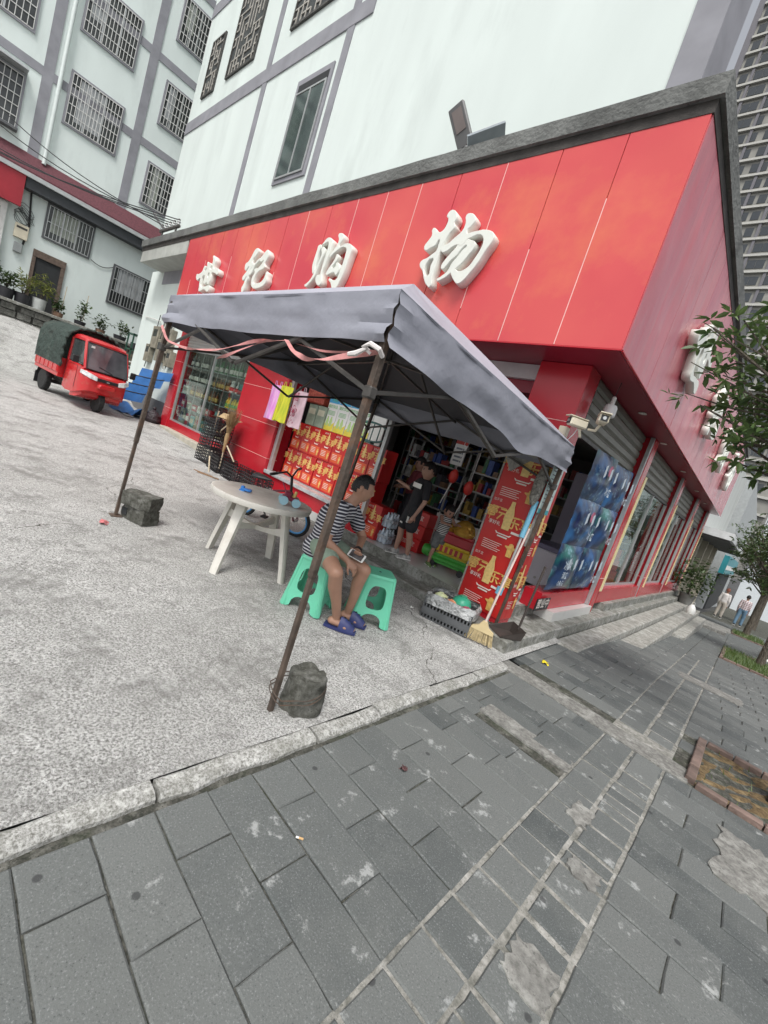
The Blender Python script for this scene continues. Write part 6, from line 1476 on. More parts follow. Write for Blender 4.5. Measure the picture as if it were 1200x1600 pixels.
obj('windscreen_seal', MB().tube([(1.29, -.46, .99), (1.295, 0, .985), (1.29, .46, .99), (1.02, .44, 1.585), (1.02, -.44, 1.585)], .014, 6, True), black, tri)
obj('grille', MB().box(1.345, 1.425, -.24, .24, .77, .85), black, tri, bevel=.008); obj('badge', MB().box(1.426, 1.432, -.03, .03, .79, .815), alum, tri)
obj('wiper', MB().tube([(1.30, .10, 1.02), (1.27, -.2, 1.10)], .008, 5), black, tri); obj('wiper_arm', MB().tube([(1.31, .1, 1.0), (1.29, -.04, 1.06)], .008, 5), black, tri)
obj('sticker', MB().box(1.075, 1.08, -.38, -.30, 1.48, 1.53, ), whitep, tri)
obj('seat', MB().cbox((.55, 0, .85), (.35, .8, .4)), mat('seat_dark', (.03, .03, .035), .8), tri, bevel=.04)
# front fork and wheels
def wheel(x, y, r, w_):
    wh = obj('wheel', MB().lathe([(r*.62, -w_/2), (r*.9, -w_/2), (r*.985, -w_*.36), (r, -w_*.15), (r, w_*.15), (r*.985, w_*.36), (r*.9, w_/2), (r*.62, w_/2)], 28, M=eul(R(90), 0, 0, (x, y, r))), rub, tri, smooth=True)
    obj('rim', MB().lathe([(.04, -w_*.3), (r*.6, -w_*.42), (r*.63, -w_*.2), (r*.63, w_*.2), (r*.6, w_*.42), (.04, w_*.3)], 24, M=eul(R(90), 0, 0, (x, y, r))), alum, wh, smooth=True)
    for i in range(18):
        a = 2*math.pi*i/18; obj('tread_block', MB().cbox((0, 0, 0), (.035, w_*.8, .012), M=Matrix.Translation((x+math.cos(a)*(r+.001), y, r+math.sin(a)*(r+.001))) @ Matrix.Rotation(-a+math.pi/2, 4, 'Y')), rub, wh)
wheel(1.12, 0, .265, .13)
for sy in (-1, 1):
    obj('fork_leg', MB().cyl((1.12, sy*.10, .265), (1.0, sy*.10, .72), .028, n=8), dark_metal, tri, smooth=True)
    wheel(-.72, sy*.52, .28, .14)
    obj('mudguard', MB().add([(V((-.72+.36*math.cos(R(a)), sy*.62-.18*q*sy, .28+.36*math.sin(R(a))))) for q in (0, 1) for a in (20, 50, 80, 110, 140, 165)], [(i, i+1, 7+i, 6+i) for i in range(5)]), black, tri, smooth=True)
    obj('mud_flap', MB().box(-1.12, -1.10, sy*.53-.09, sy*.53+.09, .12, .42), black, tri)
obj('chassis', MB().box(-1.2, .9, -.32, .32, .33, .42), dark_metal, tri); obj('rear_axle', MB().cyl((-.72, -.5, .28), (-.72, .5, .28), .05, n=8), dark_metal, tri); obj('engine_box', MB().cbox((.1, 0, .36), (.5, .5, .22)), dark_metal, tri, bevel=.02)
# cargo box and canvas hood on hoops
obj('cargo_bed', MB().box(-1.27, .22, -.62, .62, .52, .62), rp, tri, bevel=.01)
for sy in (-1, 1):
    sd_ = obj('side_board', MB().box(-1.27, .20, sy*.62-.015, sy*.62+.015, .62, .92), rp, tri, bevel=.006)
    for i in range(6): obj('board_rib', MB().box(-1.22+.27*i, -1.18+.27*i, sy*.637-.008, sy*.637+.008, .63, .91), rp, sd_)
obj('tail_board', MB().box(-1.29, -1.27, -.62, .62, .62, .92), rp, tri); obj('head_board', MB().box(.20, .225, -.62, .62, .62, 1.0), rp, tri)
def hoop(x, dz=0, g=0):
    pts = [(-.645-g, .80), (-.65-g, 1.15), (-.64-g, 1.48), (-.58-g*.7, 1.66), (-.42, 1.79+dz+g), (-.2, 1.845+dz+g), (0, 1.86+dz+g), (.2, 1.845+dz+g), (.42, 1.79+dz+g), (.58+g*.7, 1.66), (.64+g, 1.48), (.65+g, 1.15), (.645+g, .80)]
    return [V((x, y, z)) for y, z in pts]
hr = []
for i in range(17):
    x = -1.32+(1.67)*i/16; hr.append(hoop(x, -.018*abs(math.sin(i*math.pi/4)), .006*math.sin(i*2.3)))
mb = MB()
n = 13; mb.add([p for r in hr for p in r], [(i*n+j, i*n+j+1, (i+1)*n+j+1, (i+1)*n+j) for i in range(16) for j in range(12)])
obj('canvas_hood', mb, canvas, tri, smooth=True)
obj('canvas_back', MB().add(hoop(-1.32), [tuple(range(13))]), canvas, tri); obj('canvas_front', MB().add(hoop(.20, -.02), [tuple(range(13))]), canvas, tri)
fr = []
for i in range(61):
    t_ = i/60; h0 = hoop(.36, .0, .012); k_ = t_*12; a = h0[int(min(11, k_))].lerp(h0[int(min(11, k_))+1], k_-int(min(11, k_))); fr.append(a+V((.02*math.sin(i*1.7), 0, .008*math.sin(i*1.7))))
obj('gathered_edge', MB().tube(fr, [.032+.012*math.sin(i*1.9) for i in range(61)], 8), canvas, tri, smooth=True)
# ------------------------------------------------------------------ blue folded tarpaulin sheets beside the white wall
bt_m = mat('blue_board', (.045, .16, .42), .45, .15, 4, .05)
t = thing('blue_screen', 'folded blue plastic screen leaning against the white wall beyond the pole', 'screen', (-12.75, 4.0, gz(-12.7)), R(14))
for i in range(4):
    z0 = .30+.24*i; obj('panel', MB().grid(lambda u, v: (-.62+.12*i*.5+(1.05+.10*i)*u, -.25+.10*i*.9+.16*math.sin(u*math.pi)+.05*v, z0+.235*v+.10*u), 10, 2), bt_m, t, smooth=True)
    if i < 3: obj('fold_strip', MB().tube([(-.62+.12*i*.5+(1.05+.10*i)*q/6, -.255+.10*i*.9+.16*math.sin(q/6*math.pi)+.05, z0+.238+.10*q/6) for q in range(7)], .010, 5), dark_metal, t)
obj('crumpled_base', MB().grid(lambda u, v: (-.75+1.3*u, -.5+.6*v, .03+.24*math.sin(math.pi*v)*abs(math.sin(u*4+.6))+.06*noise.noise(V((u*4, v*4, 0)))), 16, 10), bt_m, t, smooth=True)
t = thing('rubbish_bag', 'dark refuse bag at the foot of the white wall beside the blue screen', 'bag', (-12.25, 4.18, gz(-12.2))); obj('bag_body', MB().lathe([(.0, 0), (.17, .0), (.22, .08), (.2, .2), (.1, .28), (.03, .33), (0, .34)], 14), mat('dark_bag', (.04, .03, .035), .4, .4, 6, .4, 12), t, smooth=True); obj('bag_knot', MB().lathe([(.03, .33), (.05, .37), (.02, .4)], 8), MATS['dark_bag'], t)
t = thing('white_scrap', 'scrap of white plastic sheet on the ground by the blue screen', 'litter', (-12.3, 3.62, gz(-12.3)+.003)); obj('scrap', MB().grid(lambda u, v: (-.22+.44*u, -.08+.16*v, .02+.03*noise.noise(V((u*5, v*5, 2)))), 8, 5), whitep, t); obj('scrap_fold', MB().grid(lambda u, v: (-.1+.2*u, .02+.06*v, .03+.03*math.sin(u*5)), 6, 3), whitep, t)
# ================================================================== trees
bark = mat('bark', (.10, .085, .065), .9, .35, 14, .5, 30, stretch=(1, 1, .3))
def leaf_mat(name, a, b_):
    m = bpy.data.materials.new(name); m.use_nodes = True; nt = m.node_tree; N = nt.nodes; L = nt.links; b = N['Principled BSDF']; b.inputs['Roughness'].default_value = .42
    g = N.new('ShaderNodeNewGeometry'); n = N.new('ShaderNodeTexNoise'); n.inputs['Scale'].default_value = 7; n.inputs['Detail'].default_value = 6; L.new(g.outputs['Position'], n.inputs[0])
    r = N.new('ShaderNodeMapRange'); r.inputs[1].default_value = .35; r.inputs[2].default_value = .68; L.new(n.outputs[0], r.inputs[0])
    x = N.new('ShaderNodeMix'); x.data_type = 'RGBA'; x.inputs[6].default_value = (*a, 1); x.inputs[7].default_value = (*b_, 1); L.new(r.outputs[0], x.inputs[0]); L.new(x.outputs[2], b.inputs['Base Color'])
    tr = N.new('ShaderNodeBsdfTranslucent'); L.new(x.outputs[2], tr.inputs[0]); ms = N.new('ShaderNodeMixShader'); ms.inputs[0].default_value = .25; L.new(b.outputs[0], ms.inputs[1]); L.new(tr.outputs[0], ms.inputs[2]); L.new(ms.outputs[0], N['Material Output'].inputs[0]); return m
leaf1 = leaf_mat('leaf_dark', (.05, .10, .03), (.14, .21, .065)); leaf2 = leaf_mat('leaf_mid', (.03, .065, .018), (.085, .13, .035)); leaf_y = leaf_mat('leaf_yellow', (.10, .15, .03), (.30, .30, .08))
def leaf(mb, p, d, n_, L_, w_, rr):
    d = d.normalized(); sd = d.cross(n_); sd = sd.normalized() if sd.length > 1e-4 else d.orthogonal(); up2 = sd.cross(d); dr = up2*-.22*L_
    mb.add([p, p+d*L_*.35+sd*w_+up2*.1*w_, p+d*L_*.7+sd*w_*.75+dr*.4, p+d*L_+dr, p+d*L_*.7-sd*w_*.75+dr*.4, p+d*L_*.35-sd*w_+up2*.1*w_], [(0, 1, 2, 3), (0, 3, 4, 5)])
def make_tree(label, loc, trunk_h, crown_c, crown_r, nb, nl, L_, seed, lm, lean=(0, 0), group='street trees', trunk_r=.075):
    rr = random.Random(seed); t = thing('street_tree', label, 'tree', loc, 0, group)
    tm = MB(); lf = MB()
    top = V((lean[0], lean[1], trunk_h))
    pts = [V((0, 0, -.03)), V((lean[0]*.2, lean[1]*.2, trunk_h*.3)), V((lean[0]*.6, lean[1]*.6, trunk_h*.7)), top, top+V((lean[0]*.3, lean[1]*.3, .5))]
    tm.tube(pts, [trunk_r*1.25, trunk_r, trunk_r*.85, trunk_r*.7, trunk_r*.45], 9)
    cc = V(crown_c); cr = V(crown_r)
    for i in range(nb):
        # limb from trunk to a point in the crown shell
        while True:
            q = V((rr.uniform(-1, 1), rr.uniform(-1, 1), rr.uniform(-1, 1)))
            if .25 < q.length < 1: break
        e = cc+V((q.x*cr.x, q.y*cr.y, q.z*cr.z)); s0 = top+V((0, 0, rr.uniform(-.35, .4))); mid = s0.lerp(e, .5)+V((0, 0, rr.uniform(.0, .25)))
        if i % 2 == 0: tm.tube([s0, mid, e], [trunk_r*.35, trunk_r*.2, .006], 5)
        else: tm.tube([mid.lerp(s0, .3), mid.lerp(e, .5)+V((rr.uniform(-.1, .1), rr.uniform(-.1, .1), 0)), e], [.012, .008, .004], 4)
        # sprays of leaves along the outer half
        for k_ in range(nl):
            u = rr.uniform(.35, 1.08); p = mid.lerp(e, u) if u < 1 else e; p = p+V((rr.gauss(0, .10), rr.gauss(0, .10), rr.gauss(0, .08)))
            for w in range(rr.choice((3, 4, 5))):
                d = V((rr.gauss(0, 1), rr.gauss(0, 1), rr.gauss(-.1, .6))); n_ = V((rr.gauss(0, .5), rr.gauss(0, .5), 1)); l2 = L_*rr.uniform(.6, 1.2); leaf(lf, p, d, n_, l2, l2*.2, rr)
    obj('trunk', tm, bark, t, smooth=True); obj('crown', lf, lm, t, fix=False)
    return t
make_tree('nearest street tree whose glossy leaves overhang the shop sign', (.66, 4.40, -.02), 2.2, (-.88, .0, 2.98), (.95, .85, .76), 80, 9, .10, 5, leaf1, (-.15, .0))
make_tree('second street tree along the pavement, in a grassy pit', (.67, 12.9, pz(12.9)-.02), 1.7, (-.12, .2, 2.5), (1.15, 1.1, 1.0), 80, 10, .10, 6, leaf2, trunk_r=.07)
make_tree('third street tree along the pavement, beyond the grassy pit', (.42, 21.4, pz(21.4)-.02), 1.9, (-.3, .0, 3.2), (1.7, 1.6, 1.4), 75, 10, .12, 8, leaf2, trunk_r=.10)
make_tree('farthest street tree, behind the two pedestrians', (.75, 31, pz(31)-.02), 2.4, (-.1, 0, 4.3), (2.3, 2.2, 2.0), 70, 10, .17, 9, leaf2, trunk_r=.13)
# grass tufts in the second pit
rr = random.Random(3); mb = MB()
for i in range(1500):
    a, b_, c, d = PITS[1]; x = rr.uniform(a, b_-.03); y = rr.uniform(c, d); z = pz(y)-.02
    dx, dy = rr.gauss(0, .05), rr.gauss(0, .05); h_ = rr.uniform(.06, .16); mb.add([(x, y, z), (x+.012, y+.004, z), (x+dx, y+dy, z+h_)], [(0, 1, 2)])
for i in range(700):
    a, b_, c, d = PITS[2]; x = rr.uniform(a, b_); y = rr.uniform(c, d); dx, dy = rr.gauss(0, .05), rr.gauss(0, .05); mb.add([(x, y, pz(y)-.02), (x+.02, y+.004, pz(y)-.02), (x+dx, y+dy, pz(y)+rr.uniform(.06, .2))], [(0, 1, 2)])
for i in range(14):
    x = rr.uniform(.16, .5); y = rr.uniform(3.9, 4.8); mb.add([(x, y, -.02), (x+.008, y, -.02), (x+rr.gauss(0, .02), y+rr.gauss(0, .02), rr.uniform(.01, .05))], [(0, 1, 2)])
tag(obj('grass', mb, leaf_mat('grass_blade', (.05, .10, .02), (.12, .17, .04)), fix=False), 'grass growing in the tree pits', 'grass', kind='stuff')
# potted shrub at the end of the shop steps
t = thing('shrub', 'dark leafy shrub in a pot at the far end of the shop steps', 'shrub', (-1.28, 16.3, .023)); mb = MB(); rr = random.Random(14)
for i in range(520):
    th, ph_ = rr.uniform(0, 6.28), rr.uniform(-1, 1); r_ = rr.uniform(.2, .62); p = V((math.cos(th)*r_*math.sqrt(1-ph_*ph_), math.sin(th)*r_*math.sqrt(1-ph_*ph_), .85+ph_*r_*1.1)); leaf(mb, p, V((rr.gauss(0, 1), rr.gauss(0, 1), rr.gauss(.2, .5))), V((0, 0, 1)), .14, .035, rr)
obj('foliage', mb, leaf2, t, fix=False); obj('stem', MB().cyl((0, 0, .25), (0, 0, .9), .03, .015, 6), bark, t); obj('pot', MB().lathe([(.16, 0), (.22, .3), (.24, .32), (.2, .32), (.18, .28)], 16), mat('grey_pot', (.2, .2, .19), .8, .2), t, smooth=True)
t = thing('white_bag', 'small white bag on the ground beside the shrub pot', 'bag', (-.98, 15.2, -.074)); obj('bag_body', MB().lathe([(0, 0), (.1, 0), (.12, .08), (.08, .2), (.03, .26), (0, .27)], 10), whitep, t, smooth=True); obj('bag_handle', MB().tube([(-.04, 0, .24), (-.03, 0, .32), (.03, 0, .32), (.04, 0, .24)], .008, 5), whitep, t)
for i in range(2):
    t = thing('manhole_slab', ['pale concrete cover slab on the pavement past the steps, nearer one', 'pale concrete cover slab on the pavement past the steps, farther one'][i], 'slab', (-.55+.1*i, 18.0+2.0*i, pz(18.0+2*i)), .05, 'cover slabs'); obj('slab', MB().slab(-.45, .45, -.5, .5, -.02, .14-.05*i, .02), m_patch, t); obj('lifting_slot', MB().box(-.05, .05, -.02, .02, .14-.05*i, .143-.05*i), black, t)
# ================================================================== buildings farther along the street
DROP = []
nb = thing('neighbour_building', 'pale building with roller shutters and concrete canopy next along the street', 'building', (-3, 24, 0), world=True)
m_nb = stucco('neighbour_wall', (.50, .52, .50), (.25, .26, .25), .5)
obj('wall', MB().box(-8, -2.2, 17.7, 34, -1.5, 7.5), m_nb, nb); obj('canopy', MB().box(-2.2, -.9, 18.2, 34, 3.1, 3.35), mat('canopy_white', (.6, .62, .62), .7, .1), nb); obj('canopy_underside', MB().box(-2.15, -1.0, 18.3, 33.9, 3.05, 3.097), mat('underside_dark', (.12, .12, .12), .8), nb)
for i in range(5):
    y = 18.2+i*3.0
    mb = MB(); prof = []
    for k_ in range(14): z = .1+k_*.2; prof += [(0, z), (.03, z+.06), (.03, z+.14), (0, z+.19)]
    kk = len(prof); mb.add([(-2.19+p, y+.2, z) for p, z in prof]+[(-2.19+p, y+2.6, z) for p, z in prof], [(q, kk+q, kk+q+1, q+1) for q in range(kk-1)]); obj('roller_shutter', mb, mat('shutter_pale', (.40, .41, .38), .5, .15, 3), nb, fix=False)
    obj('pier', MB().box(-2.2, -1.95, y-.2, y+.18, -1, 3.05), mat('pier_cream', (.46, .42, .33), .7, .15, 3), nb)
nb.location.z = -.75
t = thing('teal_shop', 'shop with teal sign board farther down the street', 'shop', (-3, 40, 0), world=True); obj('wall', MB().box(-9, -1.8, 35, 60, -2, 9), mat('far_wall', (.38, .40, .40), .8, .1), t); obj('sign_board', MB().box(-1.8, -1.5, 35.2, 52, 2.9, 4.1), mat('teal_sign', (.03, .24, .28), .5, .2, 2), t); obj('sign_stripe', MB().box(-1.495, -1.48, 35.2, 52, 3.2, 3.5), whitep, t); obj('dark_opening', MB().box(-1.79, -1.7, 36, 51, 0, 2.8), dark_void, t)
t.location.z = -1.9
tw = thing('tower_block', 'tall weathered residential tower with rows of small dark windows beyond the shop', 'tower', (-20, 100, 0), world=True)
TY = 96; m_tw = mat('tower_wall', (.27, .265, .24), .8, .15, .5, dirt_or_sheen=(.15, .15, .14), dscale=.3, damt=.6)
TX0 = -33.6; obj('wall', MB().box(TX0, -2, TY, TY+16, 0, 122), m_tw, tw)
obj('corner_strip', MB().box(TX0-.1, TX0+1.0, TY-.2, TY, 0, 122), mat('tower_trim', (.15, .145, .16), .7, .1), tw)
twin = mesh_of('window', MB().box(-.62, .62, -.08, .02, 0, 1.5))
mw = mat('tower_window', (.035, .042, .048), .15, .5, .4, spec=.6)
nw = 0
for fl in range(3, 40):
    z = fl*2.95
    obj('floor_ledge', MB().box(TX0+1.0, -2, TY-.45, TY, z-.55, z-.15), mat('tower_ledge', (.46, .455, .42), .8, .1), tw)
    for c_ in range(16):
        x = TX0+2.1+c_*1.8+(.5 if c_ % 3 == 1 else 0)
        q = cam.matrix_world.inverted() @ V((x, TY, z+1)); u_ = 600+q.x/-q.z*669; v_ = 800-q.y/-q.z*669
        if 1130 < u_ < 1225 and -40 < v_ < 800 and nw < 295: nw += 1; put('window', twin, mw, tw, V((x, TY, z+.35))-OFF[tw.name])
for c_ in range(9): obj('pier', MB().box(TX0+3.2+c_*3.6, TX0+3.65+c_*3.6, TY-.3, TY, 0, 122), MATS['tower_trim'], tw)
# white building across the street end
t = thing('white_hall', 'long white building closing the view behind the street trees', 'building', (4, 70, 0), world=True); obj('wall', MB().box(-1, 26, 66, 80, -4, 16), mat('hall_white', (.62, .66, .68), .8, .06), t); obj('roof_edge', MB().box(-1.3, 26.3, 65.6, 80, 16, 16.6), m_tw, t)
for i in range(7): obj('window_band', MB().box(.5+3.4*i, 3.0+3.4*i, 65.9, 66, 3+0, 4.8), mw, t)
# white bollard and parked scooter at the right edge
t = thing('bollard_post', 'white painted post beside the dark scooter at the right edge', 'post', (.80, 15.0, pz(15.0))); obj('post', MB().cyl((0, 0, 0), (.0, 0, .95), .05, n=10), whitep, t, smooth=True); obj('post_foot', MB().lathe([(.12, 0), (.1, .04), (.05, .06)], 12), whitep, t, smooth=True)
sc = thing('scooter', 'dark scooter parked behind the white post at the right edge', 'scooter', (1.15, 15.8, pz(15.8)), R(80))
obj('body', MB().loft([[V((x, w_*math.cos(a), z+h_*math.sin(a))) for a in [2*math.pi*i/10 for i in range(10)]] for x, w_, z, h_ in ((-.75, .06, .62, .06), (-.45, .15, .58, .17), (-.1, .14, .42, .13), (.2, .13, .34, .09), (.45, .16, .55, .28), (.55, .08, .80, .12))]), black, sc, smooth=True)
obj('seat', MB().cbox((-.42, 0, .78), (.6, .24, .09)), black, sc, bevel=.03); obj('front_shield', MB().cbox((.5, 0, .68), (.06, .36, .5)), mat('scooter_grey', (.1, .1, .11), .3), sc, bevel=.025)
for x in (-.58, .68):
    wh = obj('wheel', MB().lathe([(.14, -.05), (.21, -.05), (.235, 0), (.21, .05), (.14, .05)], 18, M=eul(R(90), 0, 0, (x, 0, .235))), rub, sc, smooth=True); obj('rim', MB().cyl((x, -.03, .235), (x, .03, .235), .13, n=12), alum, wh)
obj('handlebar', MB().tube([(.48, -.33, 1.0), (.53, -.1, .98), (.53, .1, .98), (.48, .33, 1.0)], .016, 6), black, sc); obj('stem', MB().cyl((.68, 0, .24), (.52, 0, .98), .03, n=8), dark_metal, sc)
for sy in (-1, 1): obj('mirror', MB().lathe([(0, 0), (.05, 0), (.05, .012), (0, .014)], 10, M=eul(0, R(70), 0, (.46, sy*.3, 1.15))), black, sc)
# ================================================================== small things round the shop
def crate_mb(w_, d_, h_, nx_, nz_, th=.014):
    mb = MB(); hw, hd_ = w_/2, d_/2
    for z in [h_*j/nz_ for j in range(nz_+1)]:
        t2 = .009
        z0, z1 = max(0, z-t2), min(h_, z+t2)
        mb.box(-hw, hw, -hd_, -hd_+th, z0, z1); mb.box(-hw, hw, hd_-th, hd_, z0, z1); mb.box(-hw, -hw+th, -hd_+th, hd_-th, z0, z1); mb.box(hw-th, hw, -hd_+th, hd_-th, z0, z1)
    for i in range(nx_+1):
        x = -hw+w_*i/nx_; x0, x1 = max(-hw, x-.008), min(hw, x+.008)
        for y0 in (-hd_+.002, hd_-th+.002): mb.box(x0, x1, y0, y0+th-.004, .01, h_-.01)
    ny_ = max(2, int(nx_*d_/w_))
    for i in range(ny_+1):
        y = -hd_+d_*i/ny_; y0, y1 = max(-hd_+.003, y-.008), min(hd_-.003, y+.008)
        for x0 in (-hw+.002, hw-th+.002): mb.box(x0, x0+th-.004, y0, y1, .01, h_-.01)
    mb.box(-hw+.003, hw-.003, -hd_+.003, hd_-.003, .002, .012)
    return mb
crate_m = mesh_of('crate_lattice', crate_mb(.52, .36, .29, 8, 5), fix=False)
def crate(x, y, z, rz, lab, m=black):
    t = thing('plastic_crate', lab, 'crate', (x, y, z), rz, 'black plastic crates by the red pillar'); put('crate_lattice', crate_m, m, t); return t
g = gz(-8.2)+.004
crate(-8.28, 4.02, g, R(4), 'black plastic crate at the bottom of the tall stack by the red pillar')
crate(-8.28, 4.02, g+.291, R(2), 'black plastic crate in the middle of the tall stack by the red pillar')
crate(-8.27, 4.02, g+.582, R(5), 'black plastic crate at the top of the tall stack by the red pillar')
crate(-7.62, 3.95, g-.02, R(-6), 'single black plastic crate next to the tall stack by the red pillar')
crate(-7.02, 3.98, g-.045, R(3), 'black plastic crate in the row below the red pillar, second from the tall stack')
crate(-6.44, 4.02, g-.065, R(-3), 'black plastic crate in the row below the red pillar, farthest from the tall stack')
# millet broom and loose sticks stuck in the crates
t = thing('straw_broom', 'upturned straw broom standing in the black crates', 'broom', (-7.86, 4.04, .62)); ms = mat('broom_straw', (.30, .20, .10), .9, .4, 30, .4, 60, stretch=(1, 1, .1))
rr = random.Random(5); mb = MB()
for i in range(170):
    a = rr.uniform(0, 6.28); r_ = rr.uniform(.02, .16); mb.tube([(.015*math.cos(a), .015*math.sin(a), .25), (r_*.4*math.cos(a), r_*.4*math.sin(a), .45), (r_*math.cos(a)+.04, r_*math.sin(a), .72+rr.uniform(-.1, .12))], [.005, .004, .002], 3)
o = obj('straw_head', mb, ms, t, fix=False); o['kind'] = 'stuff'
obj('bound_neck', MB().lathe([(.022, -.05), (.035, .1), (.05, .26), (.04, .32)], 12), ms, t, smooth=True); obj('handle', MB().cyl((.03, 0, -.55), (0, 0, -.04), .014, n=8), mat('pale_stick', (.5, .42, .3), .7, .2), t, smooth=True)
stm = MATS['pale_stick']
for i, (a, b_, l_) in enumerate((((-8.4, 4.0, .95), (-8.33, 3.98, 1.28), 'white wooden stick standing in the tall crate stack'), ((-7.7, 4.0, .72), (-7.22, 3.95, .52), 'pale wooden stick poking out to the right of the straw broom'), ((-8.05, 3.95, .90), (-7.82, 4.02, 1.18), 'short white stick leaning beside the straw broom'), ((-7.75, 3.75, .45), (-7.35, 3.62, .20), 'white stick slanting down in front of the low crates'))):
    t = thing('stick', l_, 'stick', a); e = V(b_)-V(a); obj('stick_shaft', MB().cyl((0, 0, 0), e, .014, .012, 8), stm, t, smooth=True); obj('stick_end', MB().cyl(e, e*1.02, .0125, .009, 8), stm, t)
t = thing('cardboard', 'flattened tan cardboard lying on top of the tall crate stack', 'cardboard', (-8.22, 4.08, g+.875), .2); obj('sheet', MB().grid(lambda u, v: (-.28+.62*u, -.15+.3*v, .03+.03*math.sin(u*4)+.09*u*v), 8, 4), mat('card', (.36, .26, .14), .8, .2), t); obj('folded_flap', MB().grid(lambda u, v: (.0+.4*u, -.16+.1*v, .06+.10*v), 6, 2), MATS['card'], t)
for i, (x, y, rz) in enumerate(((-7.15, 3.42, .4), (-7.02, 3.45, .55))):
    t = thing('bamboo_stick', ['brown bamboo stick on the concrete near the crates, left one', 'brown bamboo stick on the concrete near the crates, right one'][i], 'stick', (x, y, gz(x)+.012), rz, 'bamboo sticks on the ground'); obj('cane', MB().cyl((-.2, 0, 0), (.2, .02, 0), .010, n=7), mat('bamboo', (.22, .13, .07), .7, .3, 20), t, smooth=True); obj('cane_node', MB().cyl((0, 0.01, 0), (.012, .0105, 0), .0125, n=7), MATS['bamboo'], t)
# ---- child's bicycle
bk = thing('bicycle', "child's bicycle with blue rims propped between the table and the shop window", 'bicycle', (-4.80, 3.30, gz(-4.8)), R(24)); bk.rotation_euler = (R(10), 0, R(24))
brd = mat('bike_maroon', (.14, .02, .035), .35, .2); blu = mat('bike_blue', (.10, .32, .62), .35, .15)
def bwheel(x, r):
    wv = obj('wheel', MB().tube([(x+r*math.cos(2*math.pi*i/36), 0, r+.0+r*math.sin(2*math.pi*i/36)) for i in range(36)], .022, 8, True), rub, bk, smooth=True)
    obj('rim', MB().lathe([(r-.045, -.012), (r-.02, -.014), (r-.02, .014), (r-.045, .012)], 36, M=eul(R(90), 0, 0, (x, 0, r))), blu, wv, smooth=True) if False else obj('rim', MB().tube([(x+(r-.030)*math.cos(2*math.pi*i/36), 0, r+(r-.030)*math.sin(2*math.pi*i/36)) for i in range(36)], .014, 6, True), blu, wv, smooth=True)
    obj('hub', MB().cyl((x, -.04, r), (x, .04, r), .02, n=8), alum, wv)
    mb = MB()
    for i in range(14): a = 2*math.pi*i/14; mb.cyl((x+.015*math.cos(a), .012*(-1)**i, r+.015*math.sin(a)), (x+(r-.03)*math.cos(a), 0, r+(r-.03)*math.sin(a)), .0015, n=4)
    tag(obj('spokes', mb, alum, wv), None, kind='stuff')
r_ = .20; bwheel(.44, r_); bwheel(-.40, r_)
def bt(n_, pts, rad, m=brd): obj(n_, MB().tube(pts, rad, 8), m, bk, smooth=True)
bt('down_tube', [(.30, 0, .50), (-.05, 0, .24)], .017); bt('top_tube', [(.29, 0, .56), (-.14, 0, .42)], .014); bt('seat_tube', [(-.05, 0, .24), (-.17, 0, .56)], .016); bt('chain_stay', [(-.05, .03, .24), (-.40, .05, r_)], .010); bt('chain_stay', [(-.05, -.03, .24), (-.40, -.05, r_)], .010); bt('seat_stay', [(-.14, .02, .46), (-.40, .05, r_)], .009); bt('seat_stay', [(-.14, -.02, .46), (-.40, -.05, r_)], .009)
bt('fork', [(.31, .0, .55), (.34, .045, .44), (.44, .05, r_)], .012); bt('fork', [(.31, 0, .55), (.34, -.045, .44), (.44, -.05, r_)], .012); bt('steerer', [(.305, 0, .48), (.265, 0, .74)], .018, black)
bt('handlebar', [(.20, -.26, .80), (.25, -.12, .82), (.265, 0, .74), (.25, .12, .82), (.20, .26, .80)], .013, black)
for sy in (-1, 1): bt('grip', [(.17, sy*.34, .79), (.20, sy*.25, .80)], .019, black)
obj('saddle', MB().loft([[V((x, w_*math.cos(a), .60+h_*math.sin(a))) for a in [2*math.pi*i/10 for i in range(10)]] for x, w_, h_ in ((-.30, .05, .02), (-.27, .09, .035), (-.18, .075, .03), (-.06, .03, .02), (-.02, .015, .012))]), black, bk, smooth=True)
obj('chainring', MB().cyl((-.05, -.055, .24), (-.05, -.045, .24), .065, n=18), dark_metal, bk); bt('crank', [(-.05, -.07, .24), (.03, -.075, .14)], .010, dark_metal); obj('pedal', MB().cbox((.04, -.11, .135), (.08, .07, .02)), black, bk)
obj('chain_guard', MB().box(-.38, .0, -.062, -.058, .22, .29), brd, bk, bevel=.01); bt('training_arm', [(-.40, -.06, r_), (-.40, -.17, .07)], .009, dark_metal); obj('training_wheel', MB().cyl((-.40, -.19, .06), (-.40, -.165, .06), .06, n=14), black, bk)
obj('mudguard', MB().tube([(.44+.235*math.cos(R(a)), 0, r_+.235*math.sin(R(a))) for a in range(60, 181, 15)], .018, 6), brd, bk, smooth=True)
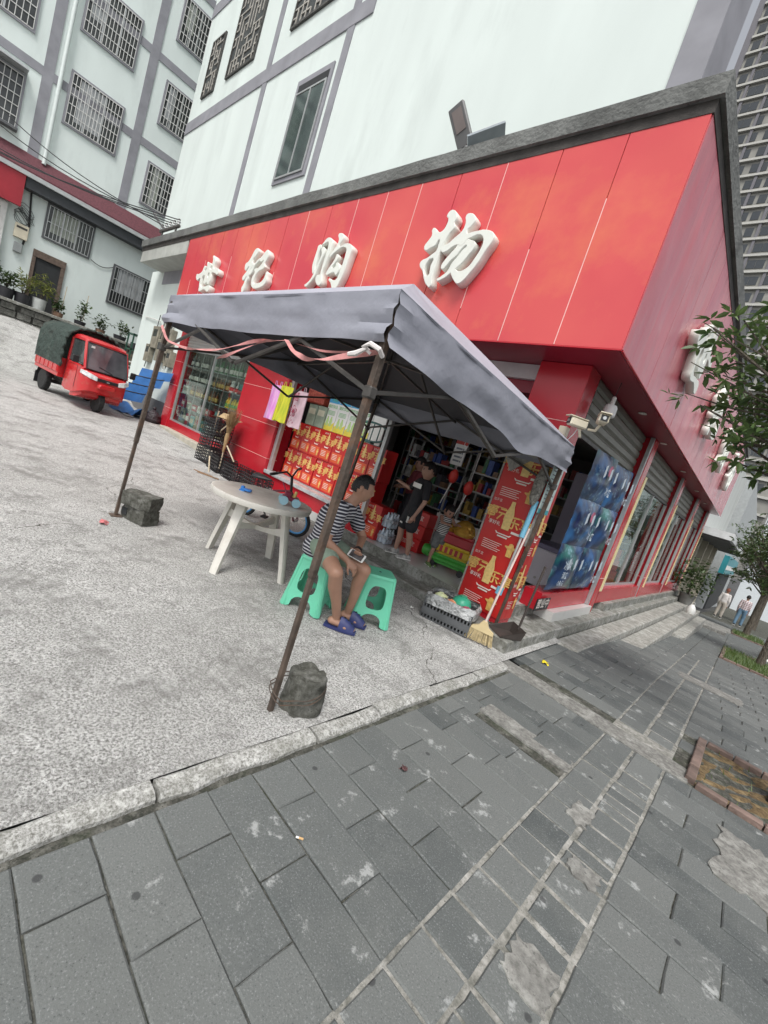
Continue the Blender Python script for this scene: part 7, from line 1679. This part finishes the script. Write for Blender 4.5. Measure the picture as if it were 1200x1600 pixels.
# ---- rubbish crate, broom, mop, dustpan at the corner column
greyc = mat('grey_crate', (.10, .105, .11), .5, .2, 8)
g = gz(-2.1)+.003
t = thing('rubbish_crate', 'grey plastic crate lined with a clear bag and full of rubbish', 'crate', (-2.11, 3.97, g), R(18)); cm2 = mesh_of('crate_lattice', crate_mb(.52, .40, .22, 14, 4), fix=False); put('crate_lattice', cm2, greyc, t)
obj('solid_band', MB().box(-.263, .263, -.203, -.199, .06, .11), greyc, t)
film = mat('bag_film', (.42, .43, .43), .2, .3, 9, .5, 14, spec=.7)
def lin(u, v):
    a = 2*math.pi*u; sx = math.copysign(abs(math.cos(a))**.35, math.cos(a)); sy = math.copysign(abs(math.sin(a))**.35, math.sin(a)); k_ = 1.05+.03*noise.noise(V((u*20, v*3, 1))); 
    z = .165+.11*v; rr_ = k_ if v < .8 else k_*(1.0-.35*(v-.8)*5*.3)
    return (sx*.265*rr_, sy*.205*rr_, z+.014*noise.noise(V((u*16, 3, v*3))))
obj('bag_liner', MB().grid(lin, 60, 8), film, t, smooth=True, fix=False)
obj('rubbish_heap', MB().grid(lambda u, v: (-.24+.48*u, -.18+.36*v, .17+.07*math.sin(math.pi*u)*math.sin(math.pi*v)+.04*noise.noise(V((u*5, v*5, 4)))), 14, 12), mat('rubbish_mix', (.30, .28, .24), .5, .6, 12, .4, 16, col2=(.08, .06, .06)), t, smooth=True)
for nm, lab, loc, rz, kind_ in (('green_bowl', 'upturned green plastic bowl on the rubbish in the grey crate', (-2.07, 4.05, g+.20), 0, 'bowl'), ('food_packet', 'pale green food packet on the left side of the rubbish crate', (-2.26, 3.93, g+.235), .5, 'pk1'), ('food_packet', 'maroon and white packet at the right end of the rubbish crate', (-1.94, 3.94, g+.225), 1., 'pk2'), ('food_packet', 'orange and white wrapper in the middle of the rubbish crate', (-2.10, 3.89, g+.235), 2., 'pk3')):
    tt = thing(nm, lab, 'bowl' if kind_ == 'bowl' else 'packet', loc, rz)
    if kind_ == 'bowl':
        obj('bowl_body', MB().lathe([(.11, 0), (.105, .04), (.085, .08), (.05, .10), (0, .105)], 20), mat('bowl_green', (.04, .36, .22), .4, .1), tt, smooth=True); obj('bowl_foot', MB().lathe([(.04, .10), (.04, .115), (.03, .115)], 14), MATS['bowl_green'], tt, smooth=True)
    else:
        cm_ = {'pk1': (.42, .46, .25), 'pk2': (.22, .03, .06), 'pk3': (.55, .2, .1)}[kind_]; ph0 = {'pk1': 1, 'pk2': 2, 'pk3': 3}[kind_]
        obj('packet_body', MB().grid(lambda u, v: (-.07+.14*u, -.05+.1*v, .035*math.sin(math.pi*u)*math.sin(math.pi*v)+.02*noise.noise(V((u*6, v*6, ph0)))), 10, 8), mat('packet_'+kind_, cm_, .3, .3, 20, col2=tuple(min(1, c*1.8+.1) for c in cm_)), tt, smooth=True); obj('packet_seal', MB().box(.068, .078, -.05, .05, .0, .006), film, tt)
t = thing('broom', 'pale straw-coloured broom with thin red and white handle leaning on the corner column', 'broom', (-1.70, 3.93, .06), R(18))
obj('handle', MB().cyl((0, 0, .17), (.05, .37, 1.18), .011, n=8), mat('broom_handle', (.60, .48, .44), .5, .1), t, smooth=True); obj('shoulder', MB().loft([[V((-w_, -.02, z)), V((w_, -.02, z)), V((w_, .02, z)), V((-w_, .02, z))] for w_, z in ((.115, .09), (.11, .115), (.05, .145), (.02, .20))]), mat('broom_cream', (.62, .50, .28), .5, .1), t, smooth=True)
mb = MB(); rr = random.Random(8)
for i in range(130): x = -.112+.224*i/129; dx = x*.28+rr.gauss(0, .004); y = rr.uniform(-.018, .018); mb.tube([(x, y, .092), (x+dx, y*1.6-.01, -.02)], [.003, .002], 3)
o = obj('bristles', mb, mat('bristle', (.45, .36, .2), .8, .3, 30), t, fix=False); o['kind'] = 'stuff'
t = thing('mop', 'blue and white mop standing against the corner column beside the broom', 'mop', (-1.755, 4.08, .15), R(20)); lbm = mat('mop_blue', (.16, .42, .58), .5, .1)
obj('shaft', MB().cyl((0, 0, .02), (.03, .23, 1.35), .013, n=8), mat('steel_shaft', (.45, .45, .45), .35, .1, metal=.4), t, smooth=True); obj('grip', MB().cyl((.021, .16, .98), (.031, .235, 1.38), .028, n=10), lbm, t, smooth=True); obj('collar', MB().cyl((.008, .06, .36), (.010, .075, .44), .035, n=10), lbm, t, smooth=True); obj('mop_head', MB().lathe([(.02, 1.34), (.05, 1.42), (.06, 1.6), (.035, 1.75), (.0, 1.78)], 12, M=eul(R(-8), 0, 0)), mat('mop_grey', (.30, .29, .26), .9, .5, 30, .6, 40), t, smooth=True); obj('foot', MB().cyl((-.002, -.002, -.0), (0, 0, .05), .02, n=8), whitep, t)
t = thing('dustpan', 'black long-handled dustpan lying on the step at the corner', 'dustpan', (-1.58, 4.24, .150), R(-35)); obj('pan', MB().add([(-.13, -.14, .004), (.13, -.14, .004), (.12, .10, .004), (-.12, .10, .004), (-.135, -.14, .02), (.135, -.14, .02), (.13, .12, .11), (-.13, .12, .11)], [(0, 1, 2, 3), (0, 3, 7, 4), (1, 5, 6, 2), (3, 2, 6, 7)]), mat('pan_brown', (.055, .045, .04), .5, .2), t); obj('pan_handle', MB().cyl((0, .11, .08), (-.02, .16, .78), .012, n=8), MATS['pan_brown'], t, smooth=True)
# ---- cameras, bulb, floodlight on the building
for i, (x, y, z, rz) in enumerate(((-1.66, 4.22, 2.36, -40), (-1.46, 4.26, 2.44, 25))):
    t = thing('security_camera', ['cream security camera with twin lenses fixed to the corner column', 'cream security camera pointing along the side of the shop'][i], 'camera', (x, y, z), R(rz), 'security cameras')
    obj('housing', MB().box(-.045, .045, -.09, .09, -.04, .04), cream, t, bevel=.012); obj('sunshield', MB().box(-.05, .05, -.115, .08, .042, .05), cream, t); obj('faceplate', MB().box(-.032, .032, -.094, -.091, -.028, .028), black, t); obj('lens', MB().cyl((0, -.1, 0), (0, -.092, 0), .016, n=12), alum, t); obj('bracket', MB().tube([(0, .04, -.04), (-.02, .08, -.10), (-.08+.0*i, .12, -.10)], .014, 6), cream, t, smooth=True)
t = thing('junction_box', 'small cream junction box with wires under the security cameras', 'box', (-1.80, 4.30, 2.27)); obj('box_body', MB().box(-.04, .04, -.03, .055, -.05, .05), cream, t, bevel=.006); obj('wire', MB().tube([(.03, -.02, -.05), (.08, -.04, -.10), (.12, -.03, -.02), (.16, -.04, .08)], .004, 5), whitep, t)
t = thing('light_bulb', 'white cylindrical bulb hanging on a wire below the side soffit', 'lamp', (-1.62, 4.82, 2.60)); obj('bulb', MB().lathe([(0, 0), (.055, .0), (.066, .012), (.066, .10), (.055, .125), (.025, .135)], 18), mat('bulb_white', (.75, .75, .75), .35, .03), t, smooth=True); obj('socket', MB().lathe([(.022, .135), (.022, .21), (.01, .22)], 12), whitep, t, smooth=True); obj('flex', MB().cyl((0, 0, .22), (.02, -.02, .365), .004, n=5), black, t)
t = thing('solar_floodlight', 'solar floodlight on a bracket standing on the shop parapet', 'floodlight', (-3.97, 4.02, 5.13)); mfl = mat('floodlight_grey', (.11, .11, .11), .5, .15)
obj('base_plate', MB().box(-.16, .12, -.05, .05, .0, .02), mfl, t); obj('mast', MB().cyl((-.05, 0, .01), (-.08, 0, .16), .03, n=10), mfl, t, smooth=True)
Mh = eul(R(18), R(-28), R(0), (-.25, -.02, .42)); obj('lamp_head', MB().cbox((0, 0, 0), (.21, .06, .50), M=Mh), mfl, t, bevel=.012); obj('led_panel', MB().cbox((0, -.034, .06), (.13, .006, .26), M=Mh), mat('led_panel', (.17, .14, .13), .3, .1), t)
Ms = eul(R(-30), R(50), R(0), (.16, .05, .19)); obj('solar_panel', MB().cbox((0, 0, 0), (.03, .30, .44), M=Ms), mat('solar_face', (.25, .28, .30), .2, .1), t); obj('panel_arm', MB().tube([(-.05, 0, .08), (.06, .02, .07), (.14, .04, .17)], .014, 6), mfl, t)
# ---- electricity meters and pipes on the white end wall
for i, (x, z, w_, h_) in enumerate(((-14.1, 2.62, .5, .62), (-13.55, 2.28, .42, .6), (-13.1, 2.55, .46, .66), (-12.75, 2.1, .32, .42), (-14.45, 2.15, .36, .5))):
    t = thing('meter_cabinet', ['wide meter box highest on the left of the white wall', 'meter box in the middle of the white wall group', 'tallest meter box on the white wall, upper right', 'smallest meter box on the white wall, next to the red pillar', 'meter box lowest on the left of the white wall'][i], 'meter box', (x, 4.47, z), 0, 'meter boxes on the end wall'); obj('cabinet', MB().box(-w_/2, w_/2, -.12, .028, -h_/2, h_/2), mat('meter_rust', (.24, .22, .17), .7, .35, 6, .15, 20), t, bevel=.01); obj('window', MB().box(-w_*.3, w_*.3, -.126, -.121, .02, h_*.35), m_inner, t)
rr = random.Random(6); t = thing('wall_wiring', 'tangle of dark wires around the meter boxes on the white wall', 'wires', (-13.6, 4.45, 2.5)); mb = MB()
for i in range(9): x = rr.uniform(-.9, .8); obj('wire', MB().tube([(x, 0, rr.uniform(.3, .9)), (x+rr.uniform(-.2, .2), -.06, rr.uniform(-.1, .4)), (x+rr.uniform(-.3, .3), -.03, rr.uniform(-.9, -.2))], .012, 5), MATS['meter_rust'] if i % 2 else black, t)
obj('conduit', MB().tube([(-2.1, 0.02, .72), (-1.2, 0.0, .66), (-.6, .0, .6)], .016, 6), whitep, t); obj('hanging_cable', MB().tube([(.7, -.02, -.6), (.2, -.05, -1.1), (-.2, -.2, -1.6)], .006, 5), whitep, t)
# ---- power insulator rack and overhead wires
t = thing('insulator_rack', 'steel bracket with insulators on the parapet where the overhead wires end', 'bracket', (-13.6, 4.0, 5.14)); obj('bar', MB().box(-.9, .5, -.03, .03, .22, .27), dark_metal, t)
for i in range(5): obj('insulator', MB().lathe([(.03, 0), (.05, .03), (.03, .06), (.05, .09), (.02, .13)], 10, o=(-.8+.3*i, 0, .27)), alum, t, smooth=True)
for x in (-.7, .3): obj('stay', MB().cyl((x, 0, 0), (x, .0, .23), .025, n=6), dark_metal, t)
obj('street_light_arm', MB().tube([(-1.4, -.1, .75), (-1.0, -.05, .48), (-.6, 0, .3)], [.04, .03, .02], 6), mfl, t)
for i, (a, e) in enumerate((((-14.4, 4.0, 5.55), (-21.0, -1.2, 9.0)), ((-14.1, 4.0, 5.55), (-21.0, -1.5, 8.4)), ((-13.8, 4.0, 5.55), (-20.8, -2.2, 7.4)), ((-13.5, 4.0, 5.55), (-20.8, -2.4, 7.2)), ((-13.2, 4.0, 5.55), (-20.8, -2.6, 7.05)))):
    t = thing('power_line', f'black overhead wire running from the parapet to the apartment block, {ordn[i]} from the top', 'cable', a, 0, 'overhead wires'); e_ = V(e)-V(a)
    obj('cable', MB().tube([e_*q/16-V((0, 0, .55*math.sin(math.pi*q/16))) for q in range(17)], .013, 5), black, t); obj('clamp', MB().cyl((0, 0, -.02), (0, 0, .02), .03, n=6), dark_metal, t)
# ---- plants in pots along the retaining wall
rr = random.Random(77); PZ = 2.465
potm = mat('pot_black', (.03, .03, .035), .5, .2); potw = mat('pot_white', (.5, .52, .5), .6, .1); pott = mat('pot_brown', (.25, .15, .10), .8, .2)
pl_lab = ['bushy green plant in a black tub at the left end of the wall', 'bushy green plant in a black tub, second along the wall', 'yellow-green spiky plant in a black tub near the doorway', 'tall plant in a pale bucket in front of the doorway', 'small leafy plant in a brown pot right of the doorway', 'thin stake-supported plant in a black pot below the barred window', 'low plant in a brown pot behind the three-wheeler', 'trailing plant in a dark pot at the right end of the wall']
for i, (y, r_, h_, pm, lm_, hh) in enumerate(((1.15, .24, .42, potm, leaf2, .55), (1.62, .24, .42, potm, leaf2, .5), (2.05, .22, .42, potm, leaf_y, .55), (2.50, .20, .46, potw, leaf_y, .75), (3.05, .15, .26, pott, leaf2, .4), (3.7, .18, .24, potm, leaf2, .6), (4.35, .16, .22, pott, leaf2, .35), (5.0, .22, .25, potm, leaf2, .4))):
    t = thing('potted_plant', pl_lab[i], 'plant', (-19.95, y, PZ-.09), 0, 'potted plants on the retaining wall'); obj('pot', MB().lathe([(r_*.8, 0), (r_, h_), (r_*1.05, h_), (r_*.92, h_-.03)], 14), pm, t, smooth=True)
    mb = MB(); st = MB()
    for k_ in range(12 if i < 4 else 7):
        a = rr.uniform(0, 6.28); q = V((math.cos(a)*r_*rr.uniform(.2, 1.1), math.sin(a)*r_*rr.uniform(.2, 1.1), h_+hh*rr.uniform(.4, 1.1))); st.tube([(0, 0, h_-.05), q*.5+V((0, 0, h_*.4)), q], [.010, .007, .004], 4)
        for w in range(16 if lm_ is leaf2 else 10): leaf(mb, q+V((rr.gauss(0, .07), rr.gauss(0, .07), rr.gauss(-.05, .09))), V((rr.gauss(0, 1), rr.gauss(0, 1), rr.gauss(.3, .6))), V((0, 0, 1)), .13 if lm_ is leaf2 else .22, .035 if lm_ is leaf2 else .018, rr)
    obj('stems', st, bark, t); obj('foliage', mb, lm_, t, fix=False)
    if i in (5, 4): obj('stake', MB().cyl((.05, .05, .1), (.05, .08, 1.2), .012, n=6), stm, t)
for i in range(3):
    t = thing('scrap_timber', f'weathered plank of scrap timber piled behind the three-wheeler, {["bottom", "middle", "top"][i]} one', 'plank', (-18.4, 4.7+.1*i, gz(-18.4)+.12+.14*i), R(80+6*i), 'scrap planks'); obj('plank', MB().slab(-.9, .8, -.1, .1, 0, .09, .01), mat('old_timber', (.14, .12, .09), .9, .3, 10, .2), t); obj('nail_strip', MB().box(-.8, -.76, -.1, .1, .09, .1), dark_metal, t)
t = thing('green_rail', 'dark green metal rail and shelf stand beside the white wall', 'stand', (-17.0, 4.75, gz(-17)), R(90)); gm = mat('rail_green', (.03, .09, .06), .5, .2)
for z in (.5, 1.0, 1.5): obj('shelf', MB().box(-.2, 1.0, -.3, .3, z, z+.04), gm, t)
for x in (-.2, .96):
    for y in (-.3, .26): obj('leg', MB().box(x, x+.04, y, y+.04, 0, 1.54), gm, t)
for k_ in range(5): obj('stored_tub', MB().lathe([(.09, 0), (.11, .2), (.1, .22)], 10, o=(-.05+.24*k_, 0, .54 if k_ % 2 else 1.04)), (potm, potw, pott, potm, MATS['meter_rust'])[k_], t, smooth=True)
# ---- litter
def bits(nm, lab, loc, m, w_, d_, ph0, cat='litter'):
    t = thing(nm, lab, cat, loc, ph0); obj('scrap', MB().grid(lambda u, v: (-w_/2+w_*u, -d_/2+d_*v, .010+.018*noise.noise(V((u*4+ph0, v*4, ph0)))+.010*math.sin(u*5)), 6, 5), m, t, smooth=True); obj('crease', MB().box(-w_*.4, w_*.4, -.002, .002, .018, .022), m, t)
bits('yellow_paper', 'bright yellow scrap of paper on the dark paving by the corner', (-1.20, 4.50, .002), mat('litter_yellow', (.75, .62, .03), .5), .07, .06, .4)
bits('red_wrapper', 'red food wrapper on the concrete beside the left pole', (-4.28, 1.28, gz(-4.28)+.004), mat('litter_red', (.50, .05, .06), .4, .3, 20, col2=(.6, .3, .3)), .07, .10, 1.2)
bits('brown_leaf', 'dry brown leaf on the concrete right of the concrete cylinder', (-1.75, 1.95, .020), mat('litter_leaf', (.24, .12, .06), .7), .05, .04, 2.2)
bits('brown_leaf', 'dry dark red leaf on the dark paving below the kerb', (-.94, 1.86, .003), mat('litter_leaf2', (.09, .04, .04), .7), .035, .03, 3.1)
bits('white_scrap', 'white paper scrap on the ground left of the rubbish crate', (-2.42, 3.72, gz(-2.4)+.003), whitep, .04, .03, .9)
t = thing('cigarette_butt', 'tan cigarette butt on the paving below the kerb', 'litter', (-.90, 1.165, .006), .7); obj('filter', MB().cyl((0, 0, 0), (.018, 0, 0), .004, n=8), mat('filter_tan', (.55, .35, .16), .8), t); obj('paper', MB().cyl((-.012, 0, 0), (0, 0, 0), .0038, n=8), whitep, t)

for o in bpy.data.objects:
    if o.parent is not None and any(k_ in o.name for k_ in ('lettering', 'white_print', '_print', 'text_lines', 'grey_lines', 'printed')): o['kind'] = 'stuff'
